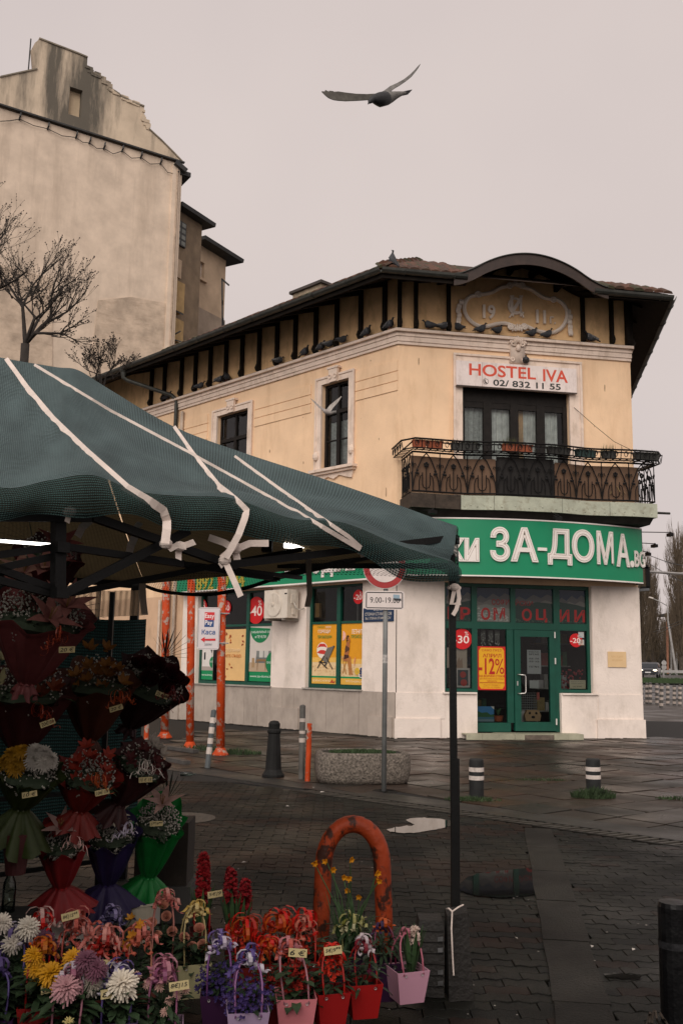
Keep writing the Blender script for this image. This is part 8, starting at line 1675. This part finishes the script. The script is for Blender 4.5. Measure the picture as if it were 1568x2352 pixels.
# ------------------------------------------------------------------ potted flowers in gift bags
def bag(o, c, w, h, colr, rot, fl=.74, hole=True):
    m = MB(); cs, sn = math.cos(rot), math.sin(rot); T = lambda x, y, z: Vector((c.x + x * cs - y * sn, c.y + x * sn + y * cs, c.z + z)); a, b = w * fl / 2, w / 2; t = .006
    bot = [(-a, -a), (a, -a), (a, a), (-a, a)]; tp_ = [(-b, -b), (b, -b), (b, b), (-b, b)]; vs = [T(x, y, 0) for x, y in bot] + [T(x, y, h) for x, y in tp_] + [T(x * .95, y * .95, h) for x, y in tp_] + [T(x * .9, y * .9, h * .75) for x, y in tp_]
    m.add(vs, [(3, 2, 1, 0)] + [(i, (i + 1) % 4, 4 + (i + 1) % 4, 4 + i) for i in range(4)] + [(4 + i, 4 + (i + 1) % 4, 8 + (i + 1) % 4, 8 + i) for i in range(4)] + [(8 + i, 8 + (i + 1) % 4, 12 + (i + 1) % 4, 12 + i) for i in range(4)]); m.build('gift_bag', mat('bag ' + colr, colr, .5, .05, 4, .04, 30, rand=.04), o)
    m = MB(); m.add([T(x * .9, y * .9, h * .78) for x, y in tp_], [(0, 1, 2, 3)]); m.build('soil', MATS['planter soil'], o)
    if hole:
        for sx in (-.5, .5): p = T(sx * b, -b - .001, h * .90); n = Vector((sn, -cs, 0)); m = MB(); m.lathe([(.0035, 0), (.006, .001), (.006, .002)], 10, (0, 0, 0), lambda x, y, z: p + Vector((cs, sn, 0)) * x + ZU * y + n * z, caps=False); m.build('eyelet', gpm, o)
    return T, b
def handle(o, T, b, h, H, colr, lean=0.0, r=.0042):
    for sy in (-1, 1): m = MB(); m.tube([T(b * .6 * math.cos(PI * i / 12) * (1.0 + .45 * math.sin(PI * i / 12)) + lean * math.sin(PI * i / 12), sy * b * (.98 - .92 * math.sin(PI * i / 12)), h * .9 + (H - h * .9) * math.sin(PI * i / 12) ** .75) for i in range(13)], r, 6); m.build('handle', rib(colr), o, smooth=True)
def potted(label, x, yr, Y, w, h, bagc, handc, H, ribs, flow, rot=.2, tagt=None, lv=40, lvs=(.06, .025), name='potted_flower', cat='potted plant', bowsz=.06, tagd=(.0, .0), tip=0.0, group='potted flowers in gift bags'):
    c = at(x, yr, Y); c.z = max(0.0, c.z - h); o = thing(name, label, cat, c, group); T, b = bag(o, c, w, h, bagc, rot)
    if handc: handle(o, T, b, h, H - .05, handc, tip)
    top = T(0, 0, h)
    m = MB()
    for _ in range(lv): a = R.uniform(0, 2 * PI); q = R.uniform(0, .45) * w; leaf(m, top + Vector((q * math.cos(a), q * math.sin(a), R.uniform(-.02, .10))), (math.cos(a), math.sin(a), R.uniform(-.1, 1.2)), lvs[0] * R.uniform(.6, 1.3), lvs[1] * R.uniform(.7, 1.2))
    m.build('foliage', lf, o)
    for kind, cl, r, spots in flow:
        mt = mat('bloom ' + cl, dim(cl, 1.05), .7, .22, 25, 0, trans=.2, rand=.1)
        if kind == 'mass':      # tiny florets, uncountable
            m = MB(); n_, rad, z0, z1 = spots
            for _ in range(n_): a = R.uniform(0, 2 * PI); q = math.sqrt(R.random()) * rad; bloom(m, top + Vector((q * math.cos(a), q * math.sin(a), R.uniform(z0, z1) * (1.1 - .5 * q / rad))), (math.cos(a) * q / rad, math.sin(a) * q / rad - .35, .6), r, 5)
            m.build('florets', mt, o, kind='stuff'); continue
        if kind == 'spike':     # hyacinth
            for (dx, dz, L_, rr_) in spots:
                m = MB(); st = top + Vector((dx, 0, dz))
                for _ in range(int(170 * L_ / .2)): t = R.random(); a = R.uniform(0, 2 * PI); q = rr_ * (1 - .5 * t ** 3); bloom(m, st + Vector((q * .45 * math.cos(a), q * .5 * math.sin(a), t * L_)), (math.cos(a), math.sin(a), .4 + t), r, 6)
                m.build('hyacinth_spike', mt, o); m = MB()
                for i in range(9): a = 2 * PI * i / 9; leaf(m, top + Vector((dx * .6 + .012 * math.cos(a), .012 * math.sin(a), -.03)), (.25 * math.cos(a) + dx, .25 * math.sin(a), 1.0), .16 + dz * .6, .022, .02)
                m.tube([top + Vector((dx * .6, 0, -.03)), st + ZU * L_ * .8], .006, 6); m.build('blade_leaves', lf2, o)
            continue
        for (dx, dz, *dy) in spots:
            P = top + CR * dx + ZU * dz - Vector((0, (dy[0] if dy else .03), 0)); n = (TOCAM(P) * .9 + ZU * .5 + Vector((R.uniform(-.3, .3), 0, R.uniform(-.2, .3)))).normalized(); m = MB(); {'mum': mum, 'lily': lily, 'bloom': bloom, 'rose': rose}[kind](m, P, n, r); f = m.build({'mum': 'chrysanthemum', 'lily': 'lily', 'bloom': 'blossom', 'rose': 'rose'}[kind], mt, o); 
            m = MB(); m.tube([top - ZU * .02, P - n * r * .1], .0025, 4); m.build('stem', lf, o)
    if H and ribs:
        bt = T(tip, 0, H - .05)
        for i, cl in enumerate(ribs): m = MB(); bow(m, bt + Vector((R.uniform(-.01, .01), -.012 * i, -.012 * i)), bowsz * R.uniform(.7, .92), 5, 5, .0165); m.build('ribbon_bow', rib(cl), o)
    if tagt: c2 = T(tagd[0], -b, H * .8 + tagd[1]); price(o, c2, TOCAM(c2), .075, .032, tagt, R.uniform(-.1, .3))
    return o
PK, SAL, LIL, RD, PUR, WHT, YEL, ORG_ = '#b87a84', '#c05e50', '#8d80b0', '#c41f16', '#5a4a86', '#cfc3bd', '#c0a258', '#b5501a'
# right-hand group, front row first
potted('lilac-pink bag with a pale hyacinth, rightmost of the bags by the block weight', 934, 2222, 4.70, .160, .14, '#b98a9c', '#b8687a', .34, ['#b06a78'], [('spike', '#c9b6aa', .017, [(.035, .10, .07, .035)])], .35, lv=10, tip=.0, bowsz=.045)
potted('red bag with white bow and dark stems, right of two red bags', 832, 2252, 4.42, .146, .14, '#94100f', '#a02420', .34, ['#c7b9bd', '#7a2430'], [('bloom', '#5a1230', .018, [(.0, .06), (.03, .04), (-.03, .05)])], .25, lv=60, lvs=(.07, .02))
potted('bright red bag of kalanchoe with a 5 euro tag, left of two red bags', 757, 2272, 4.31, .142, .14, '#8c1010', '#b02018', .34, [RD, '#a8321c'], [('mass', '#b02a14', .011, (90, .055, .06, .17))], .3, '5€|9⁷⁸', lv=50, tagd=(-.01, .04))
potted('salmon pink bag of red kalanchoe, largest bag in the front row', 678, 2282, 4.24, .166, .16, '#c4747a', '#b8808a', .40, ['#c07a80', '#b85a50'], [('mass', '#8f1f14', .013, (120, .065, .02, .14))], .12, '6 €', lv=70, lvs=(.07, .035), tagd=(.0, .02), tip=-.03)
potted('lilac bag of purple bellflowers with purple and white curls', 568, 2312, 4.09, .166, .16, '#a08aa6', '#9c6a9c', .39, [PUR, '#cfc8d2'], [('mass', '#3c2c62', .011, (300, .10, -.03, .12))], .15, lv=60, lvs=(.05, .02), bowsz=.07)
potted('dark purple bag of bellflowers behind the lilac bag', 502, 2276, 4.30, .15, .15, '#3a1a3c', '#7a4a86', .40, ['#6a5a92', '#c4b8c8'], [('mass', '#34275a', .011, (260, .095, -.02, .12))], .1, lv=60, lvs=(.05, .02), bowsz=.075)
potted('dark red bag half hidden between the salmon and lilac bags', 618, 2288, 4.45, .14, .15, '#5c0e10', '#a02018', .42, [RD, ORG_], [('mass', '#8f2014', .012, (60, .055, .02, .12))], .2, lv=60)
potted('cream bag of pink roses with a yellow bow at the left of the red ribbons', 442, 2206, 4.70, .155, .15, '#9a9470', '#b0a070', .43, [YEL, '#c9b47c'], [('rose', '#b07a66', .022, [(-.04, .10), (.03, .14), (.0, .06), (.05, .07)])], .3, lv=110, lvs=(.07, .03), bowsz=.065)
potted('pot of pink roses with a pink bow behind the cream bag', 372, 2190, 4.85, .15, .15, '#4a4438', '#b87a70', .46, ['#c48a80', '#b86a62'], [('rose', '#b8806c', .022, [(-.05, .14), (.02, .17), (.05, .10), (-.02, .08), (.0, .22)])], .2, lv=130, lvs=(.07, .03), bowsz=.07)
potted('red-handled pot under the mass of red ribbons, left one', 560, 2215, 4.75, .14, .15, '#5c1210', '#a82018', .36, [RD, '#a8281c', ORG_], [('mass', '#a02a16', .012, (70, .06, .03, .14))], .2, lv=60, bowsz=.12)
potted('red-handled pot under the mass of red ribbons, right one', 640, 2205, 4.8, .14, .15, '#641410', '#b02a1c', .37, [RD, '#b03a1c', ORG_], [('mass', '#a02a16', .012, (70, .06, .03, .14))], .1, lv=60, bowsz=.125)
potted('red pot with a salmon bow between the red ribbons and the arch', 700, 2200, 4.75, .14, .15, '#5c1210', '#b02a1c', .35, [RD, '#b86a58'], [('mass', '#a02a16', .012, (60, .06, .03, .12))], .1, lv=60, bowsz=.11)
potted('dark purple bag with orange ribbon just left of the pink hyacinth bag', 878, 2205, 4.80, .15, .17, '#2c1030', '#6a2040', .38, [ORG_, '#3a2a4a'], [], .2, lv=120, lvs=(.12, .014), bowsz=.05)
potted('red hyacinth in full bloom, left of the two by the green bouquet', 462, 2135, 5.2, .12, .14, '#4a1010', '#a01c1c', .34, ['#8c1a18'], [('spike', '#8c0f18', .018, [(.0, .17, .20, .06)])], .2, '5€|9', lv=6, bowsz=.045, tagd=(.06, .05))
potted('red hyacinth pair with two spikes beside the red ribbons', 540, 2140, 5.15, .12, .14, '#4a1010', '#a01c1c', .27, ['#941a16'], [('spike', '#86101a', .018, [(-.03, .14, .16, .055), (.045, .10, .15, .05)])], .2, lv=6, bowsz=.05)
# daffodils behind
o = potted('pot of yellow daffodils standing inside the orange arch', 806, 2178, 5.0, .15, .15, '#2a1830', '#8a8a50', .33, ['#a8a468', '#7a7a3a', '#b5b08a'], [], .1, lv=60, lvs=(.12, .02), bowsz=.075); top = Vector(o.location) + ZU * .15
dm = mat('bloom daffodil', '#c98a10', .6, .2, 20, 0, trans=.2)
for x, y in ((722, 1984), (748, 1978), (764, 1998), (805, 1975), (788, 2016), (802, 2018), (866, 2006), (870, 2024), (800, 2046), (825, 2060)):
    P = at(x, y, 5.0 + R.uniform(-.08, .08)); m = MB(); n = (TOCAM(P) + CR * R.uniform(-.6, .6) - ZU * .2).normalized(); bloom(m, P, n, .022, 6); u_, v_, n_ = frame(n); m.lathe([(.006, 0), (.008, .012), (.011, .017)], 8, (0, 0, 0), lambda a, b, c: P + u_ * a + v_ * b + n_ * c, caps=False); m.build('daffodil', dm, o)
    m = MB(); m.tube([top + Vector((R.uniform(-.04, .04), 0, 0)), (top + P) / 2 + Vector((R.uniform(-.02, .02), 0, .03)), P - n * .005], .0028, 4); m.build('stem', lf2, o)
m = MB()
for _ in range(60): a = R.uniform(0, 2 * PI); leaf(m, top + Vector((R.uniform(-.06, .06), R.uniform(-.05, .05), -.02)), (.35 * math.cos(a), .35 * math.sin(a), 1), R.uniform(.14, .32), .011, .08)
m.build('blade_leaves', lf2, o)
# left-hand group of chrysanthemums
potted('big yellow chrysanthemums in a dark red bag at the lower left', 95, 2300, 3.95, .165, .15, '#7c1414', '#8f1a16', .41, [ORG_, '#a8601c'], [('mum', '#c08a0c', .062, [(.05, .11, .06)]), ('mum', '#c08a0c', .045, [(-.03, .17), (.12, .16), (-.02, .12)])], .2, '8€', lv=120, lvs=(.08, .035), tagd=(.04, -.11))
potted('pale pink chrysanthemum with bag below the frame, left of the white ones', 158, 2345, 3.85, .16, .15, '#8a5a70', '#a8707e', .38, ['#c8bcc6', '#a86a80'], [('mum', '#b88a8e', .062, [(.0, .13, .06)]), ('mum', '#6a3f50', .05, [(.10, .19), (.06, .22)]), ('mum', '#c9b878', .025, [(.02, .02, .08)])], .1, lv=120, lvs=(.08, .035))
potted('large white chrysanthemums under a purple and white bow in the lower left', 268, 2335, 3.92, .165, .15, '#6a5a80', PUR, .36, [PUR, '#c9c2d2'], [('mum', '#cfc5b4', .068, [(.03, .135, .07)]), ('mum', '#c4bbac', .045, [(-.09, .125, .05)])], .15, '8⁰⁰', lv=130, lvs=(.08, .035), tagd=(-.02, -.03), bowsz=.085)
potted('small pink carnations with a mauve bow beside the white chrysanthemums', 372, 2350, 4.0, .165, .15, '#b294ac', '#9c5c7c', .41, ['#a8687c', '#b8808c', '#8c5070'], [('mum', '#c09a8e', .022, [(.02, .06, .06), (.03, .09), (.06, .11), (-.01, .14), (-.06, .15), (.09, .13), (.01, .17), (-.1, .18)])], .15, '8€|15', lv=140, lvs=(.07, .025), tagd=(.06, -.02), bowsz=.075)
potted('white chrysanthemum with purple-white curls at the left frame edge', 28, 2262, 4.25, .16, .15, '#3a2450', PUR, .40, ['#c4bccc', '#6a5a8c'], [('mum', '#c4bcae', .055, [(.06, .23)]), ('mum', '#b8b0a4', .05, [(-.05, .25), (.0, .17)]), ('mum', '#4a2438', .05, [(.13, .18)])], .1, lv=100, lvs=(.08, .035), bowsz=.08)
potted('dark plum bag cut by the left lower frame edge', -8, 2330, 3.9, .15, .15, '#40204a', PUR, .36, ['#5a4a7c'], [], .1, lv=120, lvs=(.08, .04))
potted('salmon-ribboned pot with double price cards in the middle of the left group', 168, 2215, 4.55, .15, .15, '#5a3a34', SAL, .39, ['#c4746a', '#b85c50', '#c99088'], [('mass', '#b05a50', .014, (50, .06, .08, .2))], .2, '8€|15⁶⁵', lv=60, bowsz=.09, tagd=(-.02, .06))
potted('salmon kalanchoe with an 8.00 card in the middle of the left group', 238, 2262, 4.25, .155, .15, '#5a2a24', SAL, .39, ['#c4746a', '#c98a80', '#a02018'], [('mass', '#b04a3c', .014, (110, .065, .08, .22))], .2, '8⁰⁰|15', lv=70, bowsz=.09, tagd=(.0, -.06))
potted('pot with long salmon loops left of the pink roses', 318, 2262, 4.3, .15, .15, '#5a3028', '#b87a62', .41, ['#c4746a', '#b8604c'], [('bloom', '#b0761c', .03, [(-.03, .2), (.0, .24), (-.06, .16)])], .2, lv=70, bowsz=.08)
potted('pot with red and white ribbon loops behind the yellow chrysanthemums', 88, 2225, 4.5, .15, .15, '#4a1614', RD, .40, ['#c4a49c', RD], [('mum', '#4a1a30', .05, [(-.02, .12), (.05, .1)])], .2, lv=90, bowsz=.085)
potted('pot with purple ribbon curls behind the salmon ones', 252, 2190, 4.8, .14, .15, '#2a2438', '#6a5a80', .38, ['#8a80a8', '#3a3454'], [('bloom', '#a8741c', .03, [(.10, .16), (.14, .12)])], .2, lv=60, bowsz=.07)
# ------------------------------------------------------------------ stall clutter
m = MB(); a, b = G(50, 2192), G(345, 2092); m.bar(a + ZU * .06, b + ZU * .06, .5, .12); m.build('white_bench', mat('white board', (.50, .46, .42), .6, .12, 3), label='low white board behind the potted flowers', cat='board')
def bucket(c, r, h, mt, label, name='bucket'):
    o = thing(name, label, 'bucket', c, 'buckets on the stall'); m = MB(); m.lathe([(r * .78, 0), (r, h), (r * 1.06, h), (r * 1.06, h - .012), (r * .96, h - .014)], 20, c, caps=False); m.build('shell', mt, o); m = MB(); m.lathe([(r * .95, h * .85), (.001, h * .85)], 20, c, caps=False); m.build('water', wat, o)
pw = mat('cream bucket', (.42, .38, .30), .5, .12, 4); dkb = mat('dark bucket', (.022, .022, .02), .5, .2, 4)
c_ = at(318, 2130, 5.9); c_.z = 0; bucket(c_, .10, .22, pw, 'cream ribbed bucket under the green bouquet')
c_ = at(250, 2130, 5.75); c_.z = 0; bucket(c_, .10, .10, dkb, 'dark bucket under the purple bouquet'); c_ = at(140, 2130, 5.5); c_.z = 0; bucket(c_, .10, .09, dkb, 'dark bucket under the red bouquet')
o = thing('dark_vase', 'dark red vase hanging under the olive bouquet at the left', 'vase', at(45, 2008, 5.15)); m = MB(); m.lathe([(.05, 0), (.055, .05), (.08, .2)], 16, at(35, 2008, 5.15)); m.build('shell', mat('dark red vase', (.05, .012, .012), .5, .2), o)
m = MB(); c_ = at(365, 2035, 6.3); c_.z = 0; m.box((c_.x - .16, c_.y, at(365, 2035, 6.3).z), (c_.x + .17, c_.y + .3, at(365, 1890, 6.3).z)); m.build('dark_crate', mat('dark crate', (.020, .014, .010), .8, .4, 5, .3, 30), label='dark brown crate standing behind the green bouquet', cat='crate')
m = MB(); z_ = at(365, 2035, 6.3).z; m.box((c_.x - .2, c_.y - .02, .0), (c_.x + .2, c_.y + .34, z_ - .002)); m.build('crate_stand', mat('stand grey', (.045, .042, .04), .7, .3), label='low grey stand under the dark crate', cat='stand')
o = thing('water_bottle', 'clear water bottle standing at the left edge of the stall', 'bottle', at(18, 2095, 5.3)); b_ = at(18, 2095, 5.3); m = MB(); m.lathe([(.035, 0), (.035, .12), (.03, .15), (.014, .19), (.014, .21)], 14, b_); m.build('body', MATS['clear plastic'], o, smooth=True); m = MB(); m.lathe([(.016, .205), (.016, .225)], 10, b_); m.build('cap', mat('blue cap', (.03, .07, .2), .5), o)
m = MB(); m.box((b_.x - .1, b_.y - .1, 0), (b_.x + .12, b_.y + .12, b_.z)); m.build('bottle_crate', mat('black crate', (.016, .016, .015), .7, .3), label='black crate carrying the water bottle at the left edge', cat='crate')
# rack behind the bouquets
rk = thing('flower_rack', 'dark steel rack carrying the bouquets under the awning', 'rack', Vector((-1.7, 5.9, 0)))
r0, r1 = Vector((-2.6, 5.35, 0)), Vector((-1.5, 6.35, 0))
for q in (r0, r1, (r0 + r1) / 2): m = MB(); m.bar(q, q + ZU * 2.05, .03); m.build('upright', polem, rk)
for z in (.35, .78, 1.25, 1.72): m = MB(); m.bar(r0 + ZU * z, r1 + ZU * z, .025); m.build('rail', polem, rk)

bpy.data.scenes.remove(_ts['sc'])
